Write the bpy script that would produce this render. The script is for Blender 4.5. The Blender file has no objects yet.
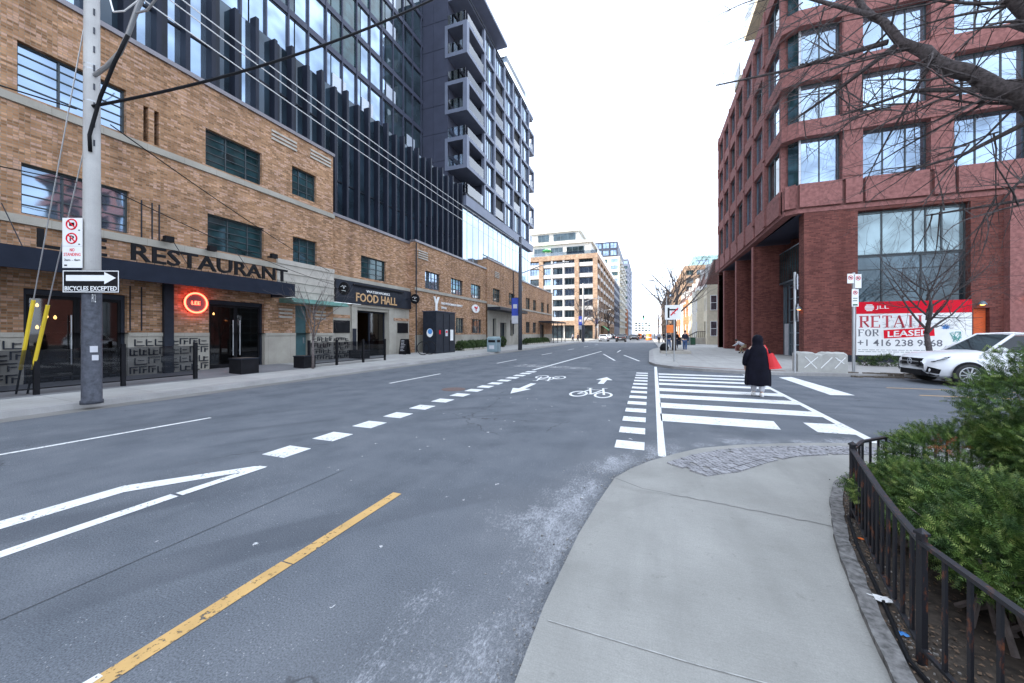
import bpy, bmesh, math, random
import numpy as np
from mathutils import Vector, Matrix
random.seed(7)
S = bpy.context.scene
COL = S.collection
R = math.radians

# ---------------------------------------------------------------- camera
cam = bpy.data.cameras.new("camera"); camo = bpy.data.objects.new("camera", cam); COL.objects.link(camo)
cam.sensor_width = 36.0; cam.lens = 370.0 / 1024 * 36.0
cam.shift_y = -8.0 / 1024
camo.location = (0, 0, 1.7)
camo.rotation_euler = (R(90), 0, math.atan(136 / 370.0))
cam.clip_start = 0.05; cam.clip_end = 6000
S.camera = camo
# ---------------------------------------------------------------- light
SUN_DIR = Vector((-0.75, -0.36, 0.60)).normalized()      # towards the sun
elev = math.asin(SUN_DIR.z); azim = math.atan2(SUN_DIR.x, SUN_DIR.y)
W = bpy.data.worlds.new("World"); S.world = W; W.use_nodes = True
wn = W.node_tree; bg = wn.nodes['Background']
sky = wn.nodes.new('ShaderNodeTexSky'); sky.sky_type = 'NISHITA'; sky.sun_disc = False
sky.sun_elevation = elev; sky.sun_rotation = azim; sky.air_density = 1.0; sky.dust_density = 3.0; sky.ozone_density = 1.0
tc = wn.nodes.new('ShaderNodeTexCoord'); mp = wn.nodes.new('ShaderNodeMapping'); mp.inputs['Scale'].default_value = (1, 1, 3.0)
cn = wn.nodes.new('ShaderNodeTexNoise'); cn.inputs['Scale'].default_value = 1.6; cn.inputs['Detail'].default_value = 6
cr = wn.nodes.new('ShaderNodeMapRange'); cr.inputs['From Min'].default_value = .30; cr.inputs['From Max'].default_value = .62
cr.inputs['To Min'].default_value = .30; cr.inputs['To Max'].default_value = .92
cm = wn.nodes.new('ShaderNodeMix'); cm.data_type = 'RGBA'; cm.inputs['B'].default_value = (8.8, 10.0, 11.9, 1)
wn.links.new(tc.outputs['Generated'], mp.inputs['Vector']); wn.links.new(mp.outputs['Vector'], cn.inputs['Vector'])
wn.links.new(cn.outputs['Fac'], cr.inputs['Value']); wn.links.new(cr.outputs['Result'], cm.inputs['Factor'])
wn.links.new(sky.outputs['Color'], cm.inputs['A']); wn.links.new(cm.outputs['Result'], bg.inputs['Color'])
bg.inputs['Strength'].default_value = 0.11
sun = bpy.data.lights.new("sun", 'SUN'); suno = bpy.data.objects.new("sun", sun); COL.objects.link(suno)
sun.energy = 3.6; sun.angle = R(0.5); sun.color = (1.0, .93, .82)
suno.rotation_euler = (-SUN_DIR).to_track_quat('-Z', 'Y').to_euler()
S.view_settings.view_transform = 'Standard'; S.view_settings.look = 'None'; S.view_settings.gamma = 1
S.view_settings.use_curve_mapping = False; S.view_settings.exposure = 1.5

# ---------------------------------------------------------------- materials
def newmat(name):
    m = bpy.data.materials.new(name); m.use_nodes = True
    return m, m.node_tree, m.node_tree.nodes['Principled BSDF']
def pos(nt, scale=None):
    g = nt.nodes.new('ShaderNodeNewGeometry')
    if scale is None: return g.outputs['Position']
    v = nt.nodes.new('ShaderNodeVectorMath'); v.operation = 'MULTIPLY'; v.inputs[1].default_value = scale
    nt.links.new(g.outputs['Position'], v.inputs[0]); return v.outputs[0]
def noise(nt, vec, scale, detail=3, rough=.55):
    n = nt.nodes.new('ShaderNodeTexNoise'); n.inputs['Scale'].default_value = scale; n.inputs['Detail'].default_value = detail
    n.inputs['Roughness'].default_value = rough; nt.links.new(vec, n.inputs['Vector']); return n.outputs['Fac']
def ramp(nt, f, a, b, lo=0., hi=1.):
    n = nt.nodes.new('ShaderNodeMapRange'); n.inputs['From Min'].default_value = a; n.inputs['From Max'].default_value = b
    n.inputs['To Min'].default_value = lo; n.inputs['To Max'].default_value = hi
    nt.links.new(f, n.inputs['Value']); return n.outputs['Result']
def mix(nt, f, a, b, mode='MIX'):
    n = nt.nodes.new('ShaderNodeMix'); n.data_type = 'RGBA'; n.blend_type = mode
    if isinstance(f, (int, float)): n.inputs['Factor'].default_value = f
    else: nt.links.new(f, n.inputs['Factor'])
    for s, v in (('A', a), ('B', b)):
        if isinstance(v, tuple): n.inputs[s].default_value = (v + (1,))[:4]
        else: nt.links.new(v, n.inputs[s])
    return n.outputs['Result']
def mth(nt, op, a, b=0.):
    n = nt.nodes.new('ShaderNodeMath'); n.operation = op
    for i, v in enumerate((a, b)):
        if isinstance(v, (int, float)): n.inputs[i].default_value = v
        else: nt.links.new(v, n.inputs[i])
    return n.outputs[0]
def bump(nt, b, f, strength=.3, dist=.01):
    n = nt.nodes.new('ShaderNodeBump'); n.inputs['Strength'].default_value = strength; n.inputs['Distance'].default_value = dist
    nt.links.new(f, n.inputs['Height']); nt.links.new(n.outputs['Normal'], b.inputs['Normal'])
def simple(name, col, rough=.6, metal=0., var=.15, vs=3., bmp=0., spec=.5):
    m, nt, b = newmat(name)
    p = pos(nt); f = noise(nt, p, vs, 5)
    c0 = tuple(max(0, c * (1 - var)) for c in col); c1 = tuple(min(1, c * (1 + var)) for c in col)
    nt.links.new(mix(nt, ramp(nt, f, .3, .7), c0, c1), b.inputs['Base Color'])
    b.inputs['Roughness'].default_value = rough; b.inputs['Metallic'].default_value = metal
    b.inputs['Specular IOR Level'].default_value = spec
    if bmp: bump(nt, b, noise(nt, p, 90, 4), bmp, .004)
    return m
def wallvec(nt, flip=False):            # u = X + Y works on every axis-aligned wall
    g = nt.nodes.new('ShaderNodeNewGeometry'); s = nt.nodes.new('ShaderNodeSeparateXYZ'); c = nt.nodes.new('ShaderNodeCombineXYZ')
    nt.links.new(g.outputs['Position'], s.inputs[0])
    u = mth(nt, 'ADD', s.outputs[0], s.outputs[1])
    nt.links.new(u, c.inputs[0]); nt.links.new(s.outputs[2], c.inputs[1]); return c.outputs[0]
def brick(name, c1, c2, mortar, bw=.26, bh=.09, var=.35, rough=.9, third=None):
    m, nt, b = newmat(name); v = wallvec(nt)
    t = nt.nodes.new('ShaderNodeTexBrick'); nt.links.new(v, t.inputs['Vector'])
    t.inputs['Scale'].default_value = 1; t.inputs['Brick Width'].default_value = bw; t.inputs['Row Height'].default_value = bh
    t.inputs['Mortar Size'].default_value = .008; t.inputs['Mortar Smooth'].default_value = .3; t.inputs['Bias'].default_value = 0
    t.inputs['Color1'].default_value = c1 + (1,); t.inputs['Color2'].default_value = c2 + (1,); t.inputs['Mortar'].default_value = mortar + (1,)
    # one random tint per brick: cell numbers of the bond fed to white noise
    sx = nt.nodes.new('ShaderNodeSeparateXYZ'); nt.links.new(v, sx.inputs[0])
    row = mth(nt, 'FLOOR', mth(nt, 'DIVIDE', sx.outputs[1], bh)); half = mth(nt, 'MULTIPLY', mth(nt, 'MODULO', mth(nt, 'ABSOLUTE', row), 2.), .5)
    colm = mth(nt, 'FLOOR', mth(nt, 'ADD', mth(nt, 'DIVIDE', sx.outputs[0], bw), half)); cb = nt.nodes.new('ShaderNodeCombineXYZ'); nt.links.new(colm, cb.inputs[0]); nt.links.new(row, cb.inputs[1])
    wv = nt.nodes.new('ShaderNodeTexWhiteNoise'); wv.noise_dimensions = '2D'; nt.links.new(cb.outputs[0], wv.inputs['Vector'])
    cr_ = nt.nodes.new('ShaderNodeValToRGB'); el = cr_.color_ramp.elements; el[0].position = 0; el[0].color = tuple(x * (1 - var) for x in c2) + (1,); el[1].position = 1; el[1].color = tuple(min(1, x * (1 + var * .8)) for x in c1) + (1,)
    e = el.new(.3); e.color = c2 + (1,); e = el.new(.7); e.color = c1 + (1,)
    if third: e = el.new(.88); e.color = third + (1,)
    nt.links.new(wv.outputs['Value'], cr_.inputs[0]); col = mix(nt, t.outputs['Fac'], cr_.outputs['Color'], mortar)
    big = noise(nt, pos(nt), .5, 4); strk = noise(nt, pos(nt, (1.8, 1.8, .14)), 1, 5, .65)
    col = mix(nt, 1, col, mix(nt, ramp(nt, big, .3, .7), (.80, .80, .82), (1.1, 1.08, 1.05)), 'MULTIPLY'); col = mix(nt, 1, col, mix(nt, ramp(nt, strk, .3, .62), (.74, .73, .73), (1.04, 1.04, 1.04)), 'MULTIPLY')
    nt.links.new(col, b.inputs['Base Color']); b.inputs['Roughness'].default_value = rough; b.inputs['Specular IOR Level'].default_value = .1
    bump(nt, b, t.outputs['Fac'], -.35, .01)
    return m
def glass(name, tint, rough=.04, refl=.25, scale=.45, var=.5):
    """opaque coated window glass: dark tint below, mirror-like coat, faint pane-to-pane change"""
    m, nt, b = newmat(name); v = wallvec(nt)
    f = noise(nt, v, scale, 2)
    nt.links.new(mix(nt, ramp(nt, f, .35, .65), tuple(c * (1 - var) for c in tint), tuple(c * (1 + var) for c in tint)), b.inputs['Base Color'])
    b.inputs['Roughness'].default_value = rough; b.inputs['Metallic'].default_value = refl
    b.inputs['Specular IOR Level'].default_value = .8
    bump(nt, b, noise(nt, v, .7, 2), .12, .05)
    return m
def seeglass(name, tint=(.35, .38, .4), fac=.12):
    m, nt, b = newmat(name); nt.nodes.remove(b); o = nt.nodes['Material Output']
    t = nt.nodes.new('ShaderNodeBsdfTransparent'); t.inputs[0].default_value = tint + (1,)
    g = nt.nodes.new('ShaderNodeBsdfGlossy'); g.inputs['Roughness'].default_value = .03
    fr = nt.nodes.new('ShaderNodeFresnel'); fr.inputs[0].default_value = 1.5
    f = mth(nt, 'ADD', fr.outputs[0], fac); ms = nt.nodes.new('ShaderNodeMixShader')
    nt.links.new(f, ms.inputs[0]); nt.links.new(t.outputs[0], ms.inputs[1]); nt.links.new(g.outputs[0], ms.inputs[2]); nt.links.new(ms.outputs[0], o.inputs[0])
    return m
def emis(name, col, st):
    m, nt, b = newmat(name); b.inputs['Base Color'].default_value = col + (1,); b.inputs['Emission Color'].default_value = col + (1,)
    b.inputs['Emission Strength'].default_value = st; return m
def paint(name, col, wear=.42):
    m, nt, b = newmat(name); o = nt.nodes['Material Output']; p = pos(nt)
    a = noise(nt, p, 26, 6, .7); c = noise(nt, p, 2.2, 3)
    f = mth(nt, 'ADD', a, mth(nt, 'MULTIPLY', c, .35)); f = ramp(nt, f, wear, wear + .08)
    nt.links.new(mix(nt, ramp(nt, noise(nt, p, 5, 4), .3, .7), tuple(x * .82 for x in col), col), b.inputs['Base Color']); b.inputs['Roughness'].default_value = .7
    t = nt.nodes.new('ShaderNodeBsdfTransparent'); ms = nt.nodes.new('ShaderNodeMixShader')
    nt.links.new(f, ms.inputs[0]); nt.links.new(t.outputs[0], ms.inputs[1]); nt.links.new(b.outputs[0], ms.inputs[2]); nt.links.new(ms.outputs[0], o.inputs[0])
    return m
def mat_asphalt():
    m, nt, b = newmat('asphalt'); p = pos(nt)
    big = noise(nt, pos(nt, (1.6, .12, 1)), .8, 4); med = noise(nt, p, 1.3, 5, .6); fine = noise(nt, p, 95, 3, .7); mid = noise(nt, p, 14, 4, .7)
    c = mix(nt, ramp(nt, big, .3, .7), (.086, .096, .110), (.122, .133, .149))
    c = mix(nt, ramp(nt, med, .35, .7), c, (.145, .155, .170)); c = mix(nt, 1, c, mix(nt, ramp(nt, fine, .3, .72), (.55, .55, .55), (1.6, 1.6, 1.6)), 'MULTIPLY')
    c = mix(nt, ramp(nt, mid, .6, .75, 0, .35), c, (.19, .20, .215))
    # pale chips of grit
    vo = nt.nodes.new('ShaderNodeTexVoronoi'); vo.inputs['Scale'].default_value = 34; nt.links.new(p, vo.inputs['Vector'])
    chip = mth(nt, 'MULTIPLY', ramp(nt, vo.outputs['Distance'], .16, .12), ramp(nt, mth(nt, 'ADD', noise(nt, p, 9, 3), mth(nt, 'MULTIPLY', noise(nt, p, .6, 2), .6)), .84, .9))
    c = mix(nt, mth(nt, 'MULTIPLY', chip, .7), c, (.42, .42, .42))
    # dark rubber arcs left by turning cars
    s = nt.nodes.new('ShaderNodeVectorMath'); s.operation = 'SUBTRACT'; s.inputs[1].default_value = (5.5, -4.0, 0); nt.links.new(p, s.inputs[0])
    ln = nt.nodes.new('ShaderNodeVectorMath'); ln.operation = 'LENGTH'; nt.links.new(s.outputs[0], ln.inputs[0])
    rn = nt.nodes.new('ShaderNodeTexNoise'); rn.noise_dimensions = '1D'; rn.inputs['Scale'].default_value = 1.3; rn.inputs['Detail'].default_value = 3
    nt.links.new(ln.outputs['Value'], rn.inputs['W'])
    arc = mth(nt, 'MULTIPLY', ramp(nt, rn.outputs['Fac'], .52, .66), ramp(nt, noise(nt, p, .35, 2), .45, .6))
    c = mix(nt, mth(nt, 'MULTIPLY', arc, .4), c, (.062, .069, .082))
    # old crack lines
    wv = nt.nodes.new('ShaderNodeTexVoronoi'); wv.feature = 'DISTANCE_TO_EDGE'; wv.inputs['Scale'].default_value = .22
    wp = nt.nodes.new('ShaderNodeVectorMath'); wp.operation = 'ADD'; nt.links.new(p, wp.inputs[0])
    nn = nt.nodes.new('ShaderNodeTexNoise'); nn.inputs['Scale'].default_value = 1.2; nn.inputs['Detail'].default_value = 4; nt.links.new(p, nn.inputs['Vector']); nt.links.new(nn.outputs['Color'], wp.inputs[1])
    nt.links.new(wp.outputs[0], wv.inputs['Vector'])
    crack = mth(nt, 'MULTIPLY', ramp(nt, wv.outputs['Distance'], .0025, .0), ramp(nt, noise(nt, p, .4, 2), .5, .56))
    c = mix(nt, mth(nt, 'MULTIPLY', crack, .7), c, (.03, .03, .032))
    # winter road salt and dust collected along the kerb (per-vertex amount, broken up by noise)
    at = nt.nodes.new('ShaderNodeAttribute'); at.attribute_name = 'dust'
    n2 = mth(nt, 'ADD', mth(nt, 'MULTIPLY', noise(nt, pos(nt, (1, .45, 1)), 52, 9, .85), .85), mth(nt, 'MULTIPLY', noise(nt, pos(nt, (1, .5, 1)), 3.2, 6, .65), .55))
    d = mth(nt, 'ADD', n2, mth(nt, 'MULTIPLY', at.outputs['Fac'], .24)); d = ramp(nt, d, .85, 1.02, 0, .8)
    d = mth(nt, 'MULTIPLY', d, ramp(nt, at.outputs['Fac'], .02, .25))
    c = mix(nt, d, c, (.56, .57, .60))
    c = mix(nt, mth(nt, 'MULTIPLY', at.outputs['Fac'], .35), c, (.2, .2, .2))
    nt.links.new(c, b.inputs['Base Color']); b.inputs['Roughness'].default_value = .9; b.inputs['Specular IOR Level'].default_value = .12
    bump(nt, b, fine, .5, .006); return m
def mat_concrete(name, c0, c1, joints=0., jdark=.55, streak=True):
    m, nt, b = newmat(name); p = pos(nt)
    a = noise(nt, p, .9, 6, .6); f = noise(nt, p, 120, 3, .7)
    c = mix(nt, ramp(nt, a, .3, .7), c0, c1)
    c = mix(nt, 1, c, mix(nt, ramp(nt, f, .3, .7), (.86, .86, .86), (1.12, 1.12, 1.12)), 'MULTIPLY')
    st = noise(nt, pos(nt, (6, 160, 1)), 1, 3, .6)
    c = mix(nt, 1, c, mix(nt, ramp(nt, st, .3, .7), (.93, .93, .93), (1.05, 1.05, 1.05)), 'MULTIPLY')
    c = mix(nt, ramp(nt, noise(nt, pos(nt, (3.2, .5, 1)), 1, 5, .6), .45, .7, 0, .4), c, tuple(x * .8 for x in c0)); spots = ramp(nt, noise(nt, p, 11, 4, .7), .64, .72, 0, .4); c = mix(nt, spots, c, tuple(x * .6 for x in c0))
    dn = nt.nodes.new('ShaderNodeAttribute'); dn.attribute_name = 'dust'
    if joints:
        t = nt.nodes.new('ShaderNodeTexBrick'); t.offset = 0; nt.links.new(p, t.inputs['Vector']); t.inputs['Scale'].default_value = 1
        t.inputs['Brick Width'].default_value = joints; t.inputs['Row Height'].default_value = joints; t.inputs['Mortar Size'].default_value = .012
        t.inputs['Color1'].default_value = (1, 1, 1, 1); t.inputs['Color2'].default_value = (.9, .9, .9, 1); t.inputs['Mortar'].default_value = (jdark, jdark, jdark, 1)
        c = mix(nt, 1, c, t.outputs['Color'], 'MULTIPLY')
    nt.links.new(c, b.inputs['Base Color']); b.inputs['Roughness'].default_value = .85; b.inputs['Specular IOR Level'].default_value = .3
    bump(nt, b, f, .25, .003); return m
def mat_leaf(name, a, bb):
    m, nt, b = newmat(name); oi = nt.nodes.new('ShaderNodeNewGeometry')
    c = mix(nt, oi.outputs['Random Per Island'], a, bb); c = mix(nt, ramp(nt, noise(nt, pos(nt), 9, 4), .42, .6), mix(nt, 1, c, (.48, .55, .6), 'MULTIPLY'), mix(nt, 1, c, (1.65, 1.5, 1.2), 'MULTIPLY'))
    nt.links.new(c, b.inputs['Base Color']); b.inputs['Roughness'].default_value = .6; b.inputs['Specular IOR Level'].default_value = .18
    return m
def mat_rust():
    m, nt, b = newmat('rusty_black_iron'); p = pos(nt, (1, 1, .35)); f = noise(nt, p, 28, 5, .7)
    nt.links.new(mix(nt, ramp(nt, f, .56, .66), (.014, .014, .018), (.13, .045, .022)), b.inputs['Base Color']); b.inputs['Roughness'].default_value = .5; b.inputs['Specular IOR Level'].default_value = .4
    bump(nt, b, noise(nt, pos(nt), 130, 4), .3, .002); return m
M = {}
M['asphalt'] = mat_asphalt()
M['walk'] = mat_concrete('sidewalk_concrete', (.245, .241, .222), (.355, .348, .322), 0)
M['walkj'] = mat_concrete('sidewalk_concrete_jointed', (.34, .33, .31), (.43, .42, .40), 1.5, .72)
M['kerb'] = mat_concrete('kerb_concrete', (.27, .26, .25), (.38, .37, .36), 0)
M['granite'] = simple('old_kerb_stone', (.17, .165, .16), .9, 0, .55, 22, 1.0, spec=.1)
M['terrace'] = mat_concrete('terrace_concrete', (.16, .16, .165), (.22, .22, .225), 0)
M['soil'] = simple('soil', (.055, .042, .032), .95, 0, .5, 20, .6)
M['mulch'] = simple('leaf_litter', (.13, .085, .055), .9, 0, .6, 30)
M['gravel'] = simple('ground_far', (.16, .16, .16), .9, 0, .2, .1)
M['wpaint'] = paint('white_road_paint', (.80, .80, .78), .5)
M['wpaint_old'] = paint('faded_road_paint', (.62, .62, .62), .68)
M['ypaint'] = paint('yellow_road_paint', (.62, .385, .14), .52)
M['tan'] = brick('tan_brick', (.46, .262, .145), (.345, .186, .098), (.30, .24, .18), .205, .072, var=.32, third=(.56, .35, .26))
M['tan2'] = brick('buff_brick', (.44, .31, .22), (.38, .26, .18), (.36, .3, .24), .5, .2, var=.2)
M['red'] = brick('dark_red_brick', (.195, .070, .058), (.148, .053, .045), (.145, .077, .068), .21, .072, .22)
M['orange_brick'] = brick('orange_brick', (.50, .22, .11), (.42, .17, .08), (.3, .2, .15), .4, .15, .2)
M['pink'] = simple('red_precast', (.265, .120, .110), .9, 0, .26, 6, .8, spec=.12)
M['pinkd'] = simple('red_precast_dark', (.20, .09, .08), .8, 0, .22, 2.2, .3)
M['stone'] = simple('limestone', (.42, .385, .335), .8, 0, .14, 2.5, .3)
M['stonejt'] = mat_concrete('limestone_blocks', (.32, .295, .25), (.44, .41, .35), 1.1, .8)
M['coping'] = simple('metal_coping', (.20, .185, .20), .4, .3, .08)
M['dark'] = simple('dark_metal', (.018, .022, .032), .5, .1, .2, spec=.25)
M['fin'] = simple('dark_fin', (.016, .020, .034), .5, 0, .15, 1, spec=.2)
M['awningm'] = simple('dark_awning_metal', (.017, .021, .033), .7, 0, .12, spec=.1)
M['darkpanel'] = simple('dark_cladding', (.058, .064, .095), .5, .1, .12, 1, spec=.25)
M['greypanel'] = simple('grey_cladding', (.17, .19, .25), .5, .1, .1, 1, spec=.3)
M['black'] = simple('black_paint', (.010, .010, .012), .6, 0, .3, spec=.15)
M['winframe'] = simple('window_frame_dark', (.03, .042, .048), .5)
M['white'] = simple('white_enamel', (.78, .78, .77), .5, 0, .05)
M['offwhite'] = simple('offwhite_wall', (.62, .60, .55), .7, 0, .08)
M['cream'] = simple('cream_wall', (.58, .52, .40), .75, 0, .1)
M['redp'] = simple('red_print', (.66, .012, .03), .7, 0, .05, spec=.08)
M['redpd'] = simple('red_print_text', (.45, .03, .05), .5, 0, .05)
M['greyink'] = simple('grey_ink', (.13, .13, .15), .6)
M['blueink'] = simple('blue_ink', (.06, .25, .6), .5)
M['tealink'] = simple('teal_ink', (.05, .36, .32), .5)
M['steel'] = simple('galvanised_steel', (.42, .43, .44), .4, .7, .1)
M['rust'] = mat_rust()
M['conc_pole'] = mat_concrete('concrete_pole', (.36, .35, .34), (.46, .45, .43), 0)
M['polewrap'] = simple('dark_pole_wrap', (.060, .064, .078), .6, 0, .35, 12, .5, spec=.2)
M['yellow'] = simple('yellow_guard', (.70, .50, .03), .45, 0, .1)
M['g_dark'] = glass('dark_glass', (.05, .078, .095), .03, .45)
M['g_teal'] = glass('teal_glass', (.025, .058, .064), .04, .3, 1.2)
M['g_sky'] = glass('reflective_glass', (.29, .37, .47), .03, .85, .5, .35)
M['g_light'] = glass('light_curtain_glass', (.37, .46, .55), .05, .8, .3, .15)
M['g_shop'] = glass('shop_glass', (.20, .27, .29), .12, .35, .6, .4)
M['g_deep'] = glass('podium_glass', (.03, .05, .07), .03, .3)
M['g_white'] = simple('frosted_panel', (.50, .55, .62), .25, .1, .06)
M['blind'] = simple('white_blind', (.70, .73, .78), .5, 0, .06)
M['see'] = seeglass('clear_door_glass', (.42, .46, .48), .06)
M['tint'] = seeglass('tinted_railing_glass', (.36, .37, .40), .02)
M['rail_glass'] = seeglass('balcony_glass', (.62, .68, .74), .12)
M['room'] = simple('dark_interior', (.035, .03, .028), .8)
M['bulb'] = emis('warm_bulb', (1, .50, .16), 2.2)
M['neon'] = emis('red_neon', (1, .06, .03), 5)
M['orangelamp'] = emis('orange_wall_lamp', (1, .35, .08), 4)
M['bark'] = simple('grey_bark', (.12, .10, .095), .9, 0, .35, 14, .6)
M['barkd'] = simple('dark_bark', (.082, .070, .070), .9, 0, .5, 22, 1., spec=.1)
M['yew'] = mat_leaf('yew_needles', (.034, .070, .020), (.085, .150, .042))
M['yewtip'] = mat_leaf('yew_new_growth', (.10, .155, .05), (.17, .22, .08))
M['shrub'] = mat_leaf('shrub_leaves', (.03, .055, .025), (.08, .12, .05))
M['brownleaf'] = mat_leaf('dry_needles', (.20, .07, .03), (.12, .05, .03))
M['copper'] = simple('green_copper', (.13, .27, .23), .6, .1, .2)
M['tealdoor'] = simple('teal_door', (.05, .11, .12), .4)
M['gold'] = simple('gold_letter', (.55, .34, .17), .5)
M['skin'] = simple('skin', (.5, .32, .24), .6, 0, .05)
M['hair'] = simple('dark_hair', (.02, .015, .012), .6)
M['coat'] = simple('black_coat', (.005, .005, .011), .75, 0, .3, 8, .2, spec=.12)
M['bag'] = simple('red_tote', (.62, .014, .02), .55, 0, .08)
M['jeans'] = simple('blue_jeans', (.06, .11, .24), .8)
M['navy'] = simple('navy_cloth', (.02, .026, .05), .8)
M['tanc'] = simple('tan_cloth', (.30, .22, .14), .8)
M['lgrey'] = simple('light_grey_cloth', (.5, .5, .53), .8, 0, .1)
M['plastic_green'] = simple('green_bin', (.02, .09, .045), .5)
M['orangep'] = simple('orange_plastic', (.85, .2, .03), .5)
M['binblue'] = simple('grey_blue_bin', (.20, .27, .30), .5)
M['banner'] = simple('blue_banner', (.03, .06, .35), .6)
M['carwhite'] = simple('white_car_paint', (.74, .75, .77), .18, 0, .02)
M['cardark'] = simple('dark_car_paint', (.05, .05, .055), .2, .3, .05)
M['cargrey'] = simple('grey_car_paint', (.3, .31, .33), .22, .5, .05)
M['rubber'] = simple('rubber', (.022, .022, .022), .8)
M['carglass'] = simple('car_glass', (.012, .014, .018), .05, 0, .1, spec=.5)
M['lamp_red'] = simple('red_lens', (.5, .02, .02), .2)
M['lamp_clear'] = simple('clear_lens', (.6, .62, .66), .12, .3)
M['orange_door'] = simple('orange_door', (.62, .12, .04), .6, 0, .1, spec=.15)
M['roofbrown'] = simple('brown_shingle', (.13, .065, .055), .85, 0, .2, 4)
M['tealb'] = simple('teal_tower', (.30, .46, .48), .5, 0, .15, 1)
M['barrier'] = mat_concrete('barrier_concrete', (.34, .335, .31), (.48, .47, .44), 0)
M['bluegrey'] = simple('blue_grey_frame', (.13, .17, .20), .45, .2)
M['awn'] = simple('green_awning', (.02, .30, .08), .6)
M['bikepaint'] = M['wpaint']

# ---------------------------------------------------------------- mesh builder
class MB:
    def __init__(s): s.v = []; s.f = []
    def quad(s, a, b, c, d):
        n = len(s.v); s.v += [tuple(a), tuple(b), tuple(c), tuple(d)]; s.f.append((n, n + 1, n + 2, n + 3)); return s
    def poly(s, pts):
        n = len(s.v); s.v += [tuple(p) for p in pts]; s.f.append(tuple(range(n, n + len(pts)))); return s
    def box(s, x0, x1, y0, y1, z0, z1):
        n = len(s.v)
        s.v += [(x0, y0, z0), (x1, y0, z0), (x1, y1, z0), (x0, y1, z0), (x0, y0, z1), (x1, y0, z1), (x1, y1, z1), (x0, y1, z1)]
        s.f += [tuple(n + i for i in q) for q in ((3, 2, 1, 0), (4, 5, 6, 7), (0, 1, 5, 4), (1, 2, 6, 5), (2, 3, 7, 6), (3, 0, 4, 7))]; return s
    def prism(s, pts, z0, z1):
        n = len(s.v); k = len(pts)
        s.v += [(p[0], p[1], z0) for p in pts] + [(p[0], p[1], z1) for p in pts]
        s.f.append(tuple(reversed(range(n, n + k)))); s.f.append(tuple(range(n + k, n + 2 * k)))
        for i in range(k): j = (i + 1) % k; s.f.append((n + i, n + j, n + k + j, n + k + i))
        return s
    def tube(s, pts, r, seg=8, cap=True):
        pts = [Vector(p) for p in pts]; n0 = len(s.v); K = len(pts)
        if isinstance(r, (int, float)): r = [r] * K
        t = (pts[1] - pts[0]).normalized(); up = Vector((0, 0, 1)) if abs(t.z) < .9 else Vector((1, 0, 0))
        nrm = t.cross(up).normalized()
        for i, p in enumerate(pts):
            if i == 0: t = pts[1] - pts[0]
            elif i == K - 1: t = pts[-1] - pts[-2]
            else: t = pts[i + 1] - pts[i - 1]
            t = t.normalized(); nrm = (nrm - t * nrm.dot(t))
            if nrm.length < 1e-6: nrm = t.orthogonal()
            nrm.normalize(); bn = t.cross(nrm)
            for k in range(seg):
                a = 2 * math.pi * k / seg; s.v.append(tuple(p + (nrm * math.cos(a) + bn * math.sin(a)) * r[i]))
        for i in range(K - 1):
            for k in range(seg):
                a = n0 + i * seg + k; b = n0 + i * seg + (k + 1) % seg; s.f.append((a, b, b + seg, a + seg))
        if cap: s.f.append(tuple(n0 + k for k in reversed(range(seg)))); s.f.append(tuple(n0 + (K - 1) * seg + k for k in range(seg)))
        return s
    def lathe(s, prof, c=(0, 0), seg=16, sx=1, sy=1):
        n0 = len(s.v)
        for r, z in prof:
            for k in range(seg):
                a = 2 * math.pi * k / seg; s.v.append((c[0] + math.cos(a) * r * sx, c[1] + math.sin(a) * r * sy, z))
        for i in range(len(prof) - 1):
            for k in range(seg):
                a = n0 + i * seg + k; b = n0 + i * seg + (k + 1) % seg; s.f.append((a, b, b + seg, a + seg))
        s.f.append(tuple(n0 + k for k in reversed(range(seg)))); s.f.append(tuple(n0 + (len(prof) - 1) * seg + k for k in range(seg)))
        return s
    def merge(s, o, fn=None):
        n = len(s.v); s.v += [tuple(fn(p)) if fn else p for p in o.v]; s.f += [tuple(n + i for i in f) for f in o.f]; return s
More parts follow.
